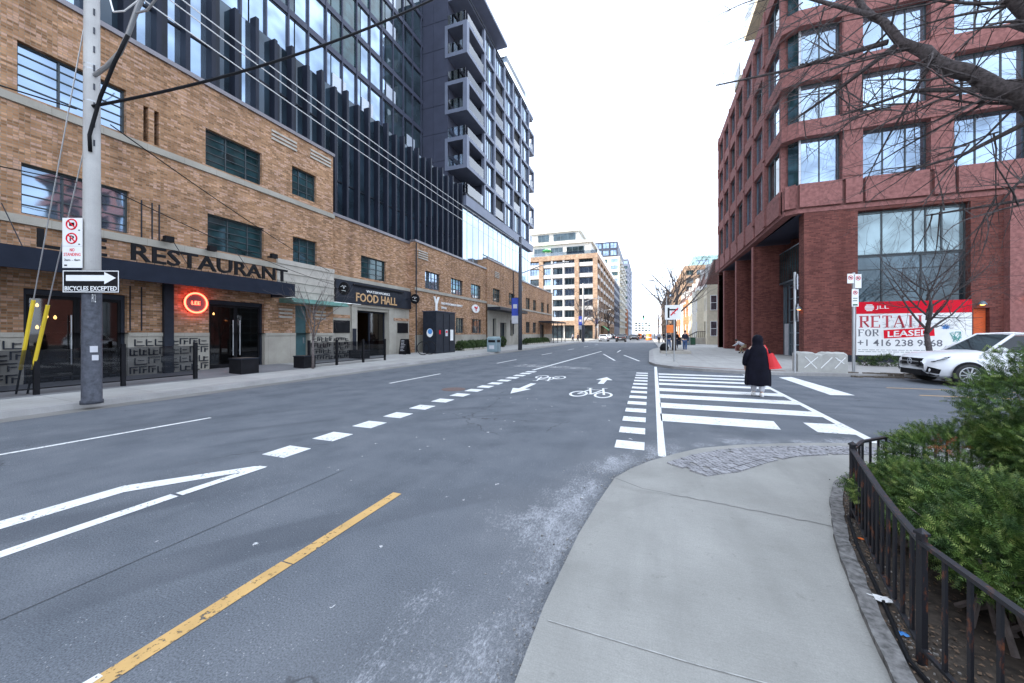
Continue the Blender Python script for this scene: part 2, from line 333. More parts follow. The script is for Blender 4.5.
class Fac:
    """a wall's own frame: U along it, z up, N out of it"""
    def __init__(s, o, u, n): s.o = o; s.u = u; s.n = n
    def p(s, U, z, N=0): return (s.o[0] + s.u[0] * U + s.n[0] * N, s.o[1] + s.u[1] * U + s.n[1] * N, z)
    def box(s, mb, U0, U1, z0, z1, N0, N1):
        n = len(mb.v); mb.v += [s.p(U, z, N) for z in (z0, z1) for U, N in ((U0, N0), (U1, N0), (U1, N1), (U0, N1))]
        mb.f += [tuple(n + i for i in q) for q in ((3, 2, 1, 0), (4, 5, 6, 7), (0, 1, 5, 4), (1, 2, 6, 5), (2, 3, 7, 6), (3, 0, 4, 7))]; return mb
    def wall(s, mb, U0, U1, z0, z1, holes, depth=.3, N=0):
        us = sorted({U0, U1} | {h[i] for h in holes for i in (0, 1) if U0 < h[i] < U1}); zs = sorted({z0, z1} | {h[i] for h in holes for i in (2, 3) if z0 < h[i] < z1})
        for a, b in zip(us, us[1:]):
            for c, d in zip(zs, zs[1:]):
                m, q = (a + b) / 2, (c + d) / 2
                if any(h[0] < m < h[1] and h[2] < q < h[3] for h in holes): continue
                mb.quad(s.p(a, c, N), s.p(b, c, N), s.p(b, d, N), s.p(a, d, N))
        for h in holes:
            a, b, c, d = max(h[0], U0), min(h[1], U1), max(h[2], z0), min(h[3], z1)
            if a >= b or c >= d: continue
            I = N - depth
            mb.quad(s.p(a, c, N), s.p(b, c, N), s.p(b, c, I), s.p(a, c, I)); mb.quad(s.p(a, d, N), s.p(b, d, N), s.p(b, d, I), s.p(a, d, I))
            mb.quad(s.p(a, c, N), s.p(a, d, N), s.p(a, d, I), s.p(a, c, I)); mb.quad(s.p(b, c, N), s.p(b, d, N), s.p(b, d, I), s.p(b, c, I))
        return mb
FX = Fac((0, 0), (0, 1), (1, 0))          # faces +X at X=0 (use N as world X)
def rootloc(o):
    while o.parent: o = o.parent
    return Vector(o.location)
def obj(name, mb, mat, parent=None, smooth=False):
    me = bpy.data.meshes.new(name)
    off = rootloc(parent) if parent else Vector((0, 0, 0))
    vs = np.array(mb.v, dtype=float).reshape(-1, 3) - np.array(off)
    me.from_pydata(vs.tolist(), [], mb.f); me.materials.append(mat)
    if smooth: me.shade_smooth()
    me.update(); o = bpy.data.objects.new(name, me); COL.objects.link(o)
    if parent: o.parent = parent
    return o
def tag(o, label, cat, group=None, kind=None):
    if label: o['label'] = label
    if cat: o['category'] = cat
    if group: o['group'] = group
    if kind: o['kind'] = kind
    return o
def thing(name, label, cat, loc=(0, 0, 0), group=None, rz=0):
    o = bpy.data.objects.new(name, None); COL.objects.link(o); o.location = loc; o.rotation_euler = (0, 0, rz); o.empty_display_size = .2
    return tag(o, label, cat, group)
def struct(name, mb, mat): return tag(obj(name, mb, mat), None, None, None, 'structure')
def dup(root, loc, rz, label, group=None):
    r = root.copy(); COL.objects.link(r); r.location = loc; r.rotation_euler = (0, 0, rz); r['label'] = label
    if group: r['group'] = group
    for ch in list(root.children):
        c = ch.copy(); COL.objects.link(c); c.parent = r
        for g in list(ch.children):
            d = g.copy(); COL.objects.link(d); d.parent = c
    return r
def text(mb, s, F, U0, U1, z0, z1, N, ext=.01, bold=0.0, flip=False):
    """writing fitted into U0..U1, z0..z1 on wall frame F"""
    cu = bpy.data.curves.new('t', 'FONT'); cu.body = s; cu.extrude = .5; cu.offset = bold; cu.resolution_u = 2
    to = bpy.data.objects.new('t', cu); COL.objects.link(to)
    dg = bpy.context.evaluated_depsgraph_get(); me = bpy.data.meshes.new_from_object(to.evaluated_get(dg))
    n = len(me.vertices); co = np.empty(n * 3); me.vertices.foreach_get('co', co); co = co.reshape(-1, 3)
    lo = co.min(0); hi = co.max(0); base = len(mb.v)
    for x, y, z in co:
        u = (x - lo[0]) / (hi[0] - lo[0]); u = 1 - u if flip else u
        mb.v.append(F.p(U0 + (U1 - U0) * u, z0 + (z1 - z0) * (y - lo[1]) / (hi[1] - lo[1]), N + (ext if z > 0 else 0)))
    mb.f += [tuple(base + i for i in p.vertices) for p in me.polygons]
    bpy.data.objects.remove(to); bpy.data.curves.remove(cu); bpy.data.meshes.remove(me); return mb
def window(parent, F, U0, U1, z0, z1, nu, nz, N=-.2, fm='winframe', gm='g_teal', bar=.05, name='window', sill=None):
    mb = MB(); t = bar
    F.box(mb, U0, U1, z0, z0 + t, N, N + .07); F.box(mb, U0, U1, z1 - t, z1, N, N + .07)
    F.box(mb, U0, U0 + t, z0 + t, z1 - t, N, N + .07); F.box(mb, U1 - t, U1, z0 + t, z1 - t, N, N + .07)
    nus = nu if isinstance(nu, (list, tuple)) else [i / nu for i in range(1, nu)]
    nzs = nz if isinstance(nz, (list, tuple)) else [i / nz for i in range(1, nz)]
    for i in nus:
        u = U0 + (U1 - U0) * i; F.box(mb, u - t * .45, u + t * .45, z0 + t, z1 - t, N + .002, N + .062)
    for i in nzs:
        z = z0 + (z1 - z0) * i; F.box(mb, U0 + t, U1 - t, z - t * .32, z + t * .32, N + .004, N + .05)
    w = obj(name, mb, M[fm], parent)
    g = MB(); g.quad(F.p(U0, z0, N + .02), F.p(U1, z0, N + .02), F.p(U1, z1, N + .02), F.p(U0, z1, N + .02))
    obj('pane', g, M[gm], w); return w
def skin(name, verts, edges, radii, mat, parent, sub=2, off=(0, 0, 0), root=0, rz=0):
    me = bpy.data.meshes.new(name); me.from_pydata(verts, edges, []); o = bpy.data.objects.new(name, me); COL.objects.link(o)
    md = o.modifiers.new('s', 'SKIN'); md.use_smooth_shade = True
    for i, r in enumerate(radii):
        d = me.skin_vertices[0].data[i]; d.radius = (r, r) if isinstance(r, (int, float)) else r; d.use_root = (i == root)
    if sub: o.modifiers.new('u', 'SUBSURF').levels = sub; o.modifiers['u'].render_levels = sub
    dg = bpy.context.evaluated_depsgraph_get(); nm = bpy.data.meshes.new_from_object(o.evaluated_get(dg))
    bpy.data.objects.remove(o); nm.materials.clear(); nm.materials.append(mat); nm.shade_smooth(); nm.name = name
    o = bpy.data.objects.new(name, nm); COL.objects.link(o)
    if parent: o.parent = parent
    return o

# ================================================================ GROUND
struct('ground', MB().quad((-1500, -300, -.03), (1500, -300, -.03), (1500, 2500, -.03), (-1500, 2500, -.03)), M['gravel'])
EDGE = [(-.62, -8), (-.58, 0), (-.57, 1.56), (-.57, 2.11), (-.52, 2.96), (-.46, 3.6), (-.36, 4.44), (-.2, 4.85), (.02, 5.22), (.35, 5.66), (.72, 6.07), (1.25, 6.43), (1.89, 6.75), (2.5, 7.0), (3.09, 7.2), (4.5, 7.4), (7, 7.5), (60, 7.5)]
EZ = [.11, .11, .11, .11, .10, .07, .03, .014, .014, .014, .014, .014, .014, .014, .014, .05, .11, .11]
def segd(px, py, a, b):
    ax, ay = a; bx, by = b; dx, dy = bx - ax, by - ay; L = dx * dx + dy * dy; t = np.clip(((px - ax) * dx + (py - ay) * dy) / L, 0, 1)
    return np.hypot(px - ax - t * dx, py - ay - t * dy)
def road():
    xs = np.concatenate([np.linspace(-60, -12, 9), np.linspace(-11.5, -3.2, 12), np.arange(-3, 5, .1), np.linspace(5.2, 12, 12), np.linspace(14, 90, 14)])
    ys = np.concatenate([np.linspace(-30, -1.5, 8), np.arange(-1.2, 8.6, .1), np.linspace(9, 26, 20), np.linspace(30, 700, 30)])
    X, Y = np.meshgrid(xs, ys); nx, ny = len(xs), len(ys)
    d = np.full(X.shape, 1e9)
    for a, b in zip(EDGE, EDGE[1:]): d = np.minimum(d, segd(X, Y, a, b))
    w = np.where(Y < 4.5, .80, np.where(X < 1.6, .60, .30)) * (1 + .35 * np.sin(Y * 2.1 + 1) * np.cos(X * 3 + Y)); dust = np.clip(1.15 * np.exp(-(d / w) ** 1.25) - .45 * np.exp(-(d / .10) ** 2) - .12 * (1 + np.sin(Y * 3.3)) , 0, 1)
    far = np.minimum(np.abs(X + 12.0), 9); dust = np.maximum(dust, .55 * np.exp(-far / .35))
    far2 = np.abs(Y - 17.9); dust = np.maximum(dust, .4 * np.exp(-far2 / .5) * (X > 3))
    me = bpy.data.meshes.new('road'); v = np.stack([X.ravel(), Y.ravel(), np.zeros(X.size)], 1)
    idx = np.arange(nx * ny).reshape(ny, nx); q = np.stack([idx[:-1, :-1], idx[:-1, 1:], idx[1:, 1:], idx[1:, :-1]], -1).reshape(-1, 4)
    me.from_pydata(v.tolist(), [], q.tolist()); at = me.attributes.new('dust', 'FLOAT', 'POINT'); at.data.foreach_set('value', dust.ravel().astype(np.float32))
    me.materials.append(M['asphalt']); o = bpy.data.objects.new('road', me); COL.objects.link(o); o['kind'] = 'structure'
road()
# near sidewalk: the ring along its edge ramps down to the crossing, the middle is flat
def near_walk():
    mb = MB(); n = len(EDGE); inn = []
    for i, (x, y) in enumerate(EDGE):
        a = EDGE[max(0, i - 1)]; b = EDGE[min(n - 1, i + 1)]; t = Vector((b[0] - a[0], b[1] - a[1])).normalized(); k = .9 if .013 < EZ[i] < .06 else .35
        inn.append((x + t.y * k, y - t.x * k))
    for i in range(n - 1):
        a, b, c, d = EDGE[i], EDGE[i + 1], inn[i + 1], inn[i]
        mb.quad((a[0], a[1], EZ[i]), (b[0], b[1], EZ[i + 1]), (c[0], c[1], .11), (d[0], d[1], .11))
        mb.quad((a[0], a[1], -.02), (b[0], b[1], -.02), (b[0], b[1], EZ[i + 1]), (a[0], a[1], EZ[i]))
    mb.poly([(p[0], p[1], .11) for p in inn] + [(60, -8, .11)])
    struct('sidewalk', mb, M['walk'])
    # joints and cracks in the slab
    j = MB()
    def line(pts, w):
        for a, b in zip(pts, pts[1:]):
            t = Vector((b[0] - a[0], b[1] - a[1])).normalized(); o = Vector((-t.y, t.x)) * w / 2
            j.quad((a[0] - o.x, a[1] - o.y, .1145), (b[0] - o.x, b[1] - o.y, .1145), (b[0] + o.x, b[1] + o.y, .1145), (a[0] + o.x, a[1] + o.y, .1145))
    pts = []
    random.seed(3)
    for i in range(26):
        t = i / 25; pts.append((-.06 + 1.5 * t, 4.02 - .25 * t + random.uniform(-.014, .014)))
    line(pts, .008); line([(-.36, 4.22), (-.06, 4.02)], .01)
    j2 = MB(); j, j_ = j2, j; line([(-.52, 1.99), (.2, 1.97), (1.02, 1.98)], .007); line([(-.5, .4), (1.0, .4)], .008); struct('sidewalk_joint', j2, simple('joint_light', (.36, .355, .335), .9, 0, .3, 20)); j = j_
    struct('sidewalk_joint', j, simple('joint_dark', (.13, .125, .12), .9, 0, .3, 20))
near_walk()
# setts laid in an arc at the dropped kerb
def setts():
    mb = MB(); random.seed(5)
    cur = [(.62, 4.62), (.98, 4.86), (1.4, 5.36), (1.85, 5.78), (2.4, 6.08), (3.1, 6.30), (4.1, 6.42)]
    out = [(.22, 5.12), (.52, 5.52), (.95, 5.93), (1.5, 6.28), (2.2, 6.58), (3.05, 6.78), (4.1, 6.88)]
    def at(c, t):
        k = t * (len(c) - 1); i = min(int(k), len(c) - 2); f = k - i; return (c[i][0] * (1 - f) + c[i + 1][0] * f, c[i][1] * (1 - f) + c[i + 1][1] * f)
    n = 52; m = 7
    def z(p):
        d = min(float(segd(np.array(p[0]), np.array(p[1]), a, b)) for a, b in zip(EDGE[5:16], EDGE[6:17])); return .016 + min(d / .9, 1) * .098
    for i in range(n):
        for k in range(m):
            t0, t1 = (i + .10) / n, (i + .90) / n; s0, s1 = (k + .10) / m, (k + .90) / m
            if random.random() < .03: continue
            q = []
            for t, s in ((t0, s0), (t1, s0), (t1, s1), (t0, s1)):
                a, b = at(cur, t), at(out, t); q.append((a[0] * (1 - s) + b[0] * s, a[1] * (1 - s) + b[1] * s))
            zz = z(q[0]) + random.uniform(.002, .010); nn = len(mb.v)
            mb.prism(q, zz - .02, zz + .004)
    struct('paving_setts', mb, simple('grey_setts', (.29, .285, .295), .9, 0, .35, 9, spec=.1))
setts()
# planter bed
KERB = [(1.32, -3), (1.12, 0.2), (1.0, 1.3), (1.04, 2.15), (1.13, 2.65), (1.33, 3.49), (1.61, 4.31), (1.85, 4.85), (2.2, 5.3), (2.9, 5.75), (4.2, 6.05), (6, 6.15), (14, 6.15)]
def offset(pl, k):
    r = []
    for i, (x, y) in enumerate(pl):
        a = pl[max(0, i - 1)]; b = pl[min(len(pl) - 1, i + 1)]; t = Vector((b[0] - a[0], b[1] - a[1])).normalized(); r.append((x + t.y * k, y - t.x * k))
    return r
ki = offset(KERB, .11)
mb = MB(); random.seed(9)
def dense(pl, step):
    r = []
    for a, b in zip(pl, pl[1:]):
        L = math.hypot(b[0] - a[0], b[1] - a[1]); n = max(1, int(L / step))
        for i in range(n): r.append((a[0] + (b[0] - a[0]) * i / n, a[1] + (b[1] - a[1]) * i / n))
    return r + [pl[-1]]
ko = dense(KERB, .09); kii = offset(ko, .085)
hz = [.150 + random.uniform(-.012, .008) for _ in ko]; wob = [random.uniform(-.012, .012) for _ in ko]
ko = [(p[0] + w * .45, p[1]) for p, w in zip(ko, wob)]; kii = [(p[0] + w * .5, p[1]) for p, w in zip(kii, wob[::-1])]
for i in range(len(ko) - 1):
    a, b, c, d = ko[i], ko[i + 1], kii[i + 1], kii[i]; h, g = hz[i], hz[i + 1]
    mb.quad((*a, h), (*b, g), (*c, g), (*d, h)); mb.quad((*a, .1), (*b, .1), (*b, g), (*a, h)); mb.quad((*d, h), (*c, g), (*c, .1), (*d, .1))
struct('planter_kerb', mb, M['granite'])
so = offset(KERB, .06); struct('planter_soil', MB().poly([(p[0], p[1], .128) for p in so] + [(14, -3, .128)]), M['soil'])
# leaf litter and grit
mb = MB(); random.seed(12)
for i in range(2600):
    k = random.randrange(1, len(KERB) - 1); t = random.random(); a, b = so[k - 1], so[k]; o = abs(random.gauss(0, .28)) + .03
    x = a[0] + (b[0] - a[0]) * t + o * (.9 if k < 8 else .1); y = a[1] + (b[1] - a[1]) * t - o * (.2 if k < 8 else .9); r = random.uniform(.004, .016); an = random.random() * 6.3
    c, s = math.cos(an) * r, math.sin(an) * r; z = .131 + random.random() * .01; e = random.uniform(-.006, .008)
    mb.quad((x - c, y - s, z), (x + s * .5, y - c * .5, z + e), (x + c, y + s, z), (x - s * .5, y + c * .5, z - e * .3 + .002))
tag(obj('leaf_litter', mb, M['mulch']), 'dry brown leaf litter scattered on the planter soil under the railing', 'leaf litter', None, 'stuff')
mb = MB()
for i in range(900):
    k = random.randrange(1, 10); t = random.random(); a, b = KERB[k - 1], KERB[k]; o = random.gauss(.15, .06)
    x = a[0] + (b[0] - a[0]) * t + o; y = a[1] + (b[1] - a[1]) * t - o * .3; r = random.uniform(.0015, .005)
    mb.box(x - r, x + r, y - r, y + r * .8, .128, .132 + r)
tag(obj('gravel', mb, simple('pale_grit', (.24, .22, .20), .9, 0, .6, 40)), 'pale grit and pebbles along the planter kerb', 'gravel', None, 'stuff')
def crumple(name, x, y, r, mat, label, z=.14, seed=1):
    random.seed(seed); mb = MB(); n = 5
    g = [[(x + (i / n - .5) * 2 * r + random.uniform(-.2, .2) * r, y + (j / n - .5) * 1.3 * r + random.uniform(-.2, .2) * r, z + random.random() * r * .35) for i in range(n + 1)] for j in range(n + 1)]
    for j in range(n):
        for i in range(n): mb.quad(g[j][i], g[j][i + 1], g[j + 1][i + 1], g[j + 1][i])
    tag(obj(name, mb, mat), label, 'litter')
crumple('paper_scrap', 1.27, 2.78, .05, M['white'], 'crumpled white paper scrap lying in the planter beside the railing', seed=2)
crumple('paper_scrap', 1.24, 2.5, .022, M['blueink'], 'small blue wrapper lying on the planter soil', seed=4)
crumple('paper_scrap', 1.52, 3.55, .02, M['orangep'], 'tiny orange scrap lying at the foot of the railing', seed=5)

mb = MB(); random.seed(66)
for i in range(700):
    k = random.randrange(1, 9); t = random.random(); a, b = EDGE[k], EDGE[k + 1]; o = abs(random.gauss(0, .05 if random.random() < .6 else .3)) + .01
    x = a[0] + (b[0] - a[0]) * t - o; y = a[1] + (b[1] - a[1]) * t + o * (.3 if k > 6 else 0); r = random.uniform(.002, .007) * (1.8 if random.random() < .06 else 1)
    mb.prism([(x + r * random.uniform(.6, 1.3) * math.cos(q), y + r * random.uniform(.6, 1.3) * math.sin(q)) for q in (0, 1.3, 2.7, 4, 5.2)], .0, r * 1.1)
tag(obj('gravel', mb, simple('kerb_grit', (.24, .235, .23), .9, 0, .6, 40)), 'loose grit and small stones in the gutter along the near sidewalk edge', 'gravel', None, 'stuff')

# left sidewalk, sloping gently up to the wall
mb = MB(); X0, X1 = -12.1, -16.45
ys = [-30, -8, 70.5]
mb.quad((X0 - .32, -30, .132), (X0 - .32, 71, .132), (X1, 71, .275), (X1, -30, .275))
struct('sidewalk', mb, M['walkj'])
mb = MB(); mb.quad((X0, -30, .125), (X0, 71, .125), (X0 - .32, 71, .132), (X0 - .32, -30, .132)); mb.quad((X0 + .03, -30, -.01), (X0 + .03, 71, -.01), (X0, 71, .125), (X0, -30, .125))
mb.quad((X0, 71, -.01), (X0, 71, .13), (X1, 71, .28), (X1, 71, -.01))
struct('kerb', mb, M['kerb'])
struct('gutter', MB().quad((X0 + .03, -30, .004), (X0 + .55, -30, .004), (X0 + .55, 71, .004), (X0 + .03, 71, .004)), mat_concrete('gutter_concrete', (.17, .165, .155), (.25, .24, .225), 0))
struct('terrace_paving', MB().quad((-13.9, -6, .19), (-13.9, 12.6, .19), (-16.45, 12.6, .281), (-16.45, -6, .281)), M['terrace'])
mb = MB(); mb.quad((X0 - .5, 84, .13), (X0 - .5, 330, .13), (-19, 330, .2), (-19, 84, .2)); mb.quad((X0 - .5, 84, 0), (X0 - .5, 330, 0), (X0 - .5, 330, .13), (X0 - .5, 84, .13)); mb.quad((X0 - .5, 84, 0), (-40, 84, 0), (-40, 84, .14), (X0 - .5, 84, .13)); mb.quad((-19, 84, .2), (-19, 330, .2), (-60, 330, .2), (-60, 84, .2))
struct('sidewalk', mb, M['walk'])
# far right sidewalk and plaza round the red building
FR = [(60, 18.6), (12, 18.6), (9, 18.45), (5.6, 17.9), (3.7, 17.9), (2.3, 18.5), (1.1, 19.4), (.35, 20.7), (.05, 22.3), (.1, 36), (.5, 41), (1.15, 45), (1.2, 330)]
mb = MB(); fi = offset(FR, .3)
for i in range(len(FR) - 1):
    a, b, c, d = FR[i], FR[i + 1], fi[i + 1], fi[i]; mb.quad((*a, .12), (*b, .12), (*c, .128), (*d, .128)); mb.quad((*a, -.01), (*b, -.01), (*b, .12), (*a, .12))
struct('kerb', mb, M['kerb'])
struct('sidewalk', MB().poly([(p[0], p[1], .128) for p in fi] + [(60, 330, .128)]), M['walkj'])
# rusty steel plate strip along the corner kerb
mb = MB(); pl = [(1.35, 19.55), (2.0, 19.1), (2.8, 18.75), (3.9, 18.45), (5.4, 18.4)]; pi = offset(pl, -.28)
for i in range(4): mb.quad((*pl[i], .134), (*pl[i + 1], .134), (*pi[i + 1], .134), (*pi[i], .134))
struct('tactile_plate', mb, simple('rusty_plate', (.20, .12, .10), .8, 0, .3, 5))
# debris by the far kerb
mb = MB(); random.seed(31)
for i in range(160):
    x = random.gauss(8.6, .9); y = random.gauss(18.35, .12); r = random.uniform(.01, .05); mb.box(x - r * 2, x + r * 2, y - r, y + r, .0, .02 + r * .8 + (.12 if y > 18.42 else 0))
tag(obj('leaf_litter', mb, simple('kerb_debris', (.13, .11, .09), .9, 0, .4, 20)), 'dark leaf debris heaped along the far kerb by the parking sign pole', 'debris', None, 'stuff')

# ---------------------------------------------------------------- markings
Z = .005
def strip(mb, pts, w, z=Z):
    for a, b in zip(pts, pts[1:]):
        t = Vector((b[0] - a[0], b[1] - a[1])).normalized(); o = Vector((-t.y, t.x)) * w / 2
        mb.quad((a[0] - o.x, a[1] - o.y, z), (b[0] - o.x, b[1] - o.y, z), (b[0] + o.x, b[1] + o.y, z), (a[0] + o.x, a[1] + o.y, z))
    return mb
struct('centre_line', strip(MB(), [(-2.50, 3.27), (-2.50, 2.0)], .105), M['ypaint'])
struct('centre_line', strip(MB(), [(-2.505, 1.99), (-2.52, -6)], .11), M['ypaint'])
struct('centre_line', MB().quad((-2.6, .6, .0065), (-2.52, .6, .0065), (-2.53, 1.02, .0065), (-2.57, 1.02, .0065)), M['wpaint'])
struct('lane_line', MB().poly([(-5.62, -6, Z), (-5.50, 1.5, Z), (-5.48, 2.38, Z), (-4.72, 3.30, Z), (-4.56, 3.36, Z), (-4.62, 3.16, Z), (-5.26, 2.28, Z), (-5.27, 1.5, Z), (-5.38, -6, Z)]), M['wpaint'])
struct('lane_line', strip(MB(), [(-4.66, 2.42), (-4.72, -6)], .14), M['wpaint'])
struct('lane_line', strip(MB(), [(-4.64, 2.45), (-4.60, 3.33)], .13, .0075), M['wpaint'])
for y in (3.67, 4.5, 5.36, 6.2, 7.08, 7.98, 8.9, 9.78, 10.6, 11.42, 12.25, 13.1, 13.95, 14.75, 15.5): struct('lane_dash', MB().box(-5.09, -4.67, y, y + .43, .0, Z), M['wpaint'])
struct('lane_line', strip(MB(), [(-5.0, 16.4), (-4.15, 36)], .15), M['wpaint'])
struct('lane_line', strip(MB(), [(-8.62, -3), (-8.52, 2.3), (-8.27, 4.9)], .09), M['wpaint'])
for y in (10.4, 19.5, 28.3, 37.5, 46.5, 55.5): struct('lane_dash', strip(MB(), [(-8.25 + (y - 11) * .02, y), (-8.2 + (y - 11) * .02, y + 3.2)], .11), M['wpaint'])
struct('lane_line', strip(MB(), [(-3.46, 31.3), (-1.95, 24.0)], .12), M['wpaint']); struct('lane_line', strip(MB(), [(-1.78, 30.3), (-.49, 24.0)], .12), M['wpaint']); struct('lane_line', strip(MB(), [(-2.6, 34.5), (-2.6, 39)], .12), M['wpaint'])
struct('stop_line', MB().quad((-6.55, 17.9, Z), (-2.5, 17.6, Z), (-2.6, 18.4, Z), (-6.4, 19.5, Z)), M['wpaint_old'])
for i in range(13):
    y = 5.7 + i * .905; struct('crossing_dash', MB().quad((-.47, y, Z), (-.05 + i * .004, y, Z), (-.05 + i * .004, y + .42, Z), (-.47, y + .42, Z)), M['wpaint'])
struct('crossing_line', MB().quad((.13, 5.5, Z), (.235, 5.5, Z), (.42, 20.2, Z), (.30, 20.2, Z)), M['wpaint'])
for y, xr in ((7.74, 0), (9.12, 3.44), (10.5, 3.5), (11.75, 3.6), (13.15, 3.64), (14.25, 3.66), (15.3, 3.68), (16.4, 3.7)):
    xl = .24 + (y - 7.7) * .02; h = .66 if y < 12 else .55
    if xr == 0: struct('crossing_bar', MB().quad((xl, y, Z), (2.2, y + .02, Z), (2.28, y + .72, Z), (xl, y + .70, Z)), M['wpaint']); struct('crossing_bar', MB().quad((2.74, 7.78, Z), (3.29, 7.80, Z), (3.33, 8.58, Z), (2.77, 8.52, Z)), M['wpaint'])
    else: struct('crossing_bar', MB().quad((xl, y, Z), (xr - .08, y + .1, Z), (xr - .08, y + h, Z), (xl, y + h, Z)), M['wpaint'])
struct('crossing_line', MB().quad((3.24, 7.3, .0065), (3.38, 7.3, .0065), (3.76, 17.6, .0065), (3.66, 17.6, .0065)), M['wpaint'])
struct('stop_line', MB().quad((4.72, 12.6, Z), (5.32, 12.75, Z), (5.25, 17.3, Z), (4.75, 17.0, Z)), M['wpaint'])
for x in (7.0, 9.4): struct('centre_line', strip(MB(), [(x, 13.4), (x + 1.9, 13.5)], .1), M['ypaint'])
for x in (7.0, 9.2): struct('centre_line', strip(MB(), [(x, 14.9), (x + 1.5, 15.0)], .09), M['ypaint'])
def bike_mark(cx, cy, rot, s=1.0):
    mb = MB(); c, sn = math.cos(rot), math.sin(rot)
    def T(p): x, y = p[0] * s, p[1] * s * 2.05; return (cx + x * c - y * sn, cy + x * sn + y * c)
    def ring(x, y, r, w):
        for i in range(24):
            a, b = i / 24 * 6.2832, (i + 1) / 24 * 6.2832; q = [T((x + rr * math.cos(t), y + rr * math.sin(t))) for rr, t in ((r, a), (r, b), (r - w, b), (r - w, a))]; mb.quad(*[(p[0], p[1], Z) for p in q])
    ring(-.34, 0, .25, .065); ring(.34, 0, .25, .065)
    k = 0
    for a, b in (((-.36, 0), (-.14, .42)), ((-.14, .42), (.22, .42)), ((.22, .42), (0, 0)), ((0, 0), (-.36, 0)), ((-.18, .55), (0, 0)), ((.36, 0), (.2, .60)), ((.2, .6), (.34, .62)), ((-.28, .56), (-.1, .56))):
        k += 1; strip(mb, [T(a), T(b)], .065 * s, Z + .0004 * k)
    return mb
def arrow_mark(cx, cy, L, down):
    d = -1 if down else 1; y = lambda t: cy + d * t
    return MB().poly([(cx - .1, y(0), Z), (cx + .1, y(0), Z), (cx + .1, y(L * .55), Z), (cx + .3, y(L * .55), Z), (cx, y(L), Z), (cx - .3, y(L * .55), Z), (cx - .1, y(L * .55), Z)])
struct('cycle_symbol', bike_mark(-1.5, 10.45, 0, 1.0), M['wpaint']); struct('cycle_arrow', arrow_mark(-1.5, 12.75, 2.0, False), M['wpaint'])
struct('cycle_symbol', bike_mark(-3.55, 14.0, math.pi, 1.0), M['wpaint']); struct('cycle_arrow', arrow_mark(-3.65, 12.05, 2.25, True), M['wpaint'])
mb = MB(); mb.lathe([(.001, .001), (.36, .001), (.36, .008), (.001, .008)], (-5.55, 9.95), 28)
tag(obj('manhole_cover', mb, simple('rusty_manhole', (.13, .085, .075), .8, 0, .3, 20)), 'round rusty manhole cover set in the asphalt beside the dashed line', 'manhole cover')
struct('road_seam', strip(MB(), [(-3.62, -2), (-3.6, 1.0), (-3.55, 3.6)], .007, .004), simple('tar_seam', (.05, .052, .056), .8))
random.seed(44); mb = MB()
for i in range(60):
    x, y = random.uniform(-4.5, .2), random.uniform(1.5, 9.5); r = random.uniform(.008, .03) * (1 + y * .08)
    mb.poly([(x + r * random.uniform(.5, 1.3) * math.cos(a), y + r * random.uniform(.5, 1.3) * math.sin(a), .0045 + i * 2e-5) for a in [k * 1.05 for k in range(6)]])
struct('paint_splash', mb, M['wpaint_old'])

# ================================================================ LEFT SIDE BUILDINGS
A = Fac((-16.4, 0), (0, 1), (1, 0)); B = Fac((-16.9, 0), (0, 1), (1, 0))
def fret(mb, F, U0, U1, z0, z1, N, rows, seed):
    random.seed(seed); h = (z1 - z0) / rows; t = .028
    for r in range(rows):
        za, zb = z0 + r * h + .03, z0 + (r + 1) * h - .03; u = U0 + (.12 if r % 2 else 0)
        while u < U1 - .15:
            w = random.choice((.20, .26, .32)); w = min(w, U1 - u)
            k = random.randrange(4); m = (za + zb) / 2
            F.box(mb, u, u + w, zb - t, zb, N, N + .04) if k in (0, 2) else F.box(mb, u, u + w, za, za + t, N, N + .04)
            F.box(mb, u, u + t, za + t, zb - t, N, N + .036)
            if k != 3: F.box(mb, u + w * .5, u + w * .5 + t, za + t, m + .05, N, N + .038); F.box(mb, u + w * .5 + t, u + w, m, m + t, N, N + .034)
            else: F.box(mb, u + w * .3, u + w * .8, m, m + t, N, N + .034)
            u += w + .05
    return mb
# ---- restaurant building
rb = thing('brick_building', 'tall tan brick building with dark awning and restaurant lettering, nearest on the left street side', 'building', (-16.4, 5, .2))
up = [(4.89, 7.17), (9.54, 11.82), (.25, 2.53), (-4.4, -2.12)]
holes = [(a, b, 8.38, 9.84) for a, b in up] + [(a + .07, b + .08, 5.06, 6.48) for a, b in up] + [(13.32, 14.74, 8.57, 9.96), (13.37, 14.78, 5.12, 6.50)]
doors = [(5.0, 7.2, .2, 2.98), (9.66, 11.92, .2, 3.06), (13.5, 14.3, .2, 3.1)]
slots = [(7.62, 7.76, 7.98 + .4, 9.6), (7.92, 8.06, 8.38, 9.6), (4.2, 4.34, 8.38, 9.6), (12.3, 12.31, 6, 6.01)]
mb = MB(); A.wall(mb, -14, 15.84, 1.72, 11.5, holes + doors + slots[:3], .28)
mb.quad((-16.4, 15.84, 8.3), (-16.4, 15.84, 11.5), (-26, 15.84, 11.5), (-26, 15.84, 8.3)); mb.quad((-16.4, 15.84, .2), (-16.4, 15.84, 8.3), (-17.3, 15.84, 8.3), (-17.3, 15.84, .2))
obj('wall', mb, M['tan'], rb)
mb = MB(); A.wall(mb, -14, 15.84, .15, 1.70, doors, .4, .03); A.box(mb, -14, 4.99, 1.6, 1.73, .03, .07); A.box(mb, 7.22, 9.64, 1.6, 1.73, .03, .07); A.box(mb, 11.94, 13.48, 1.6, 1.73, .03, .07); A.box(mb, 14.32, 15.84, 1.6, 1.73, .03, .07)
obj('stone_base', mb, M['stonejt'], rb)
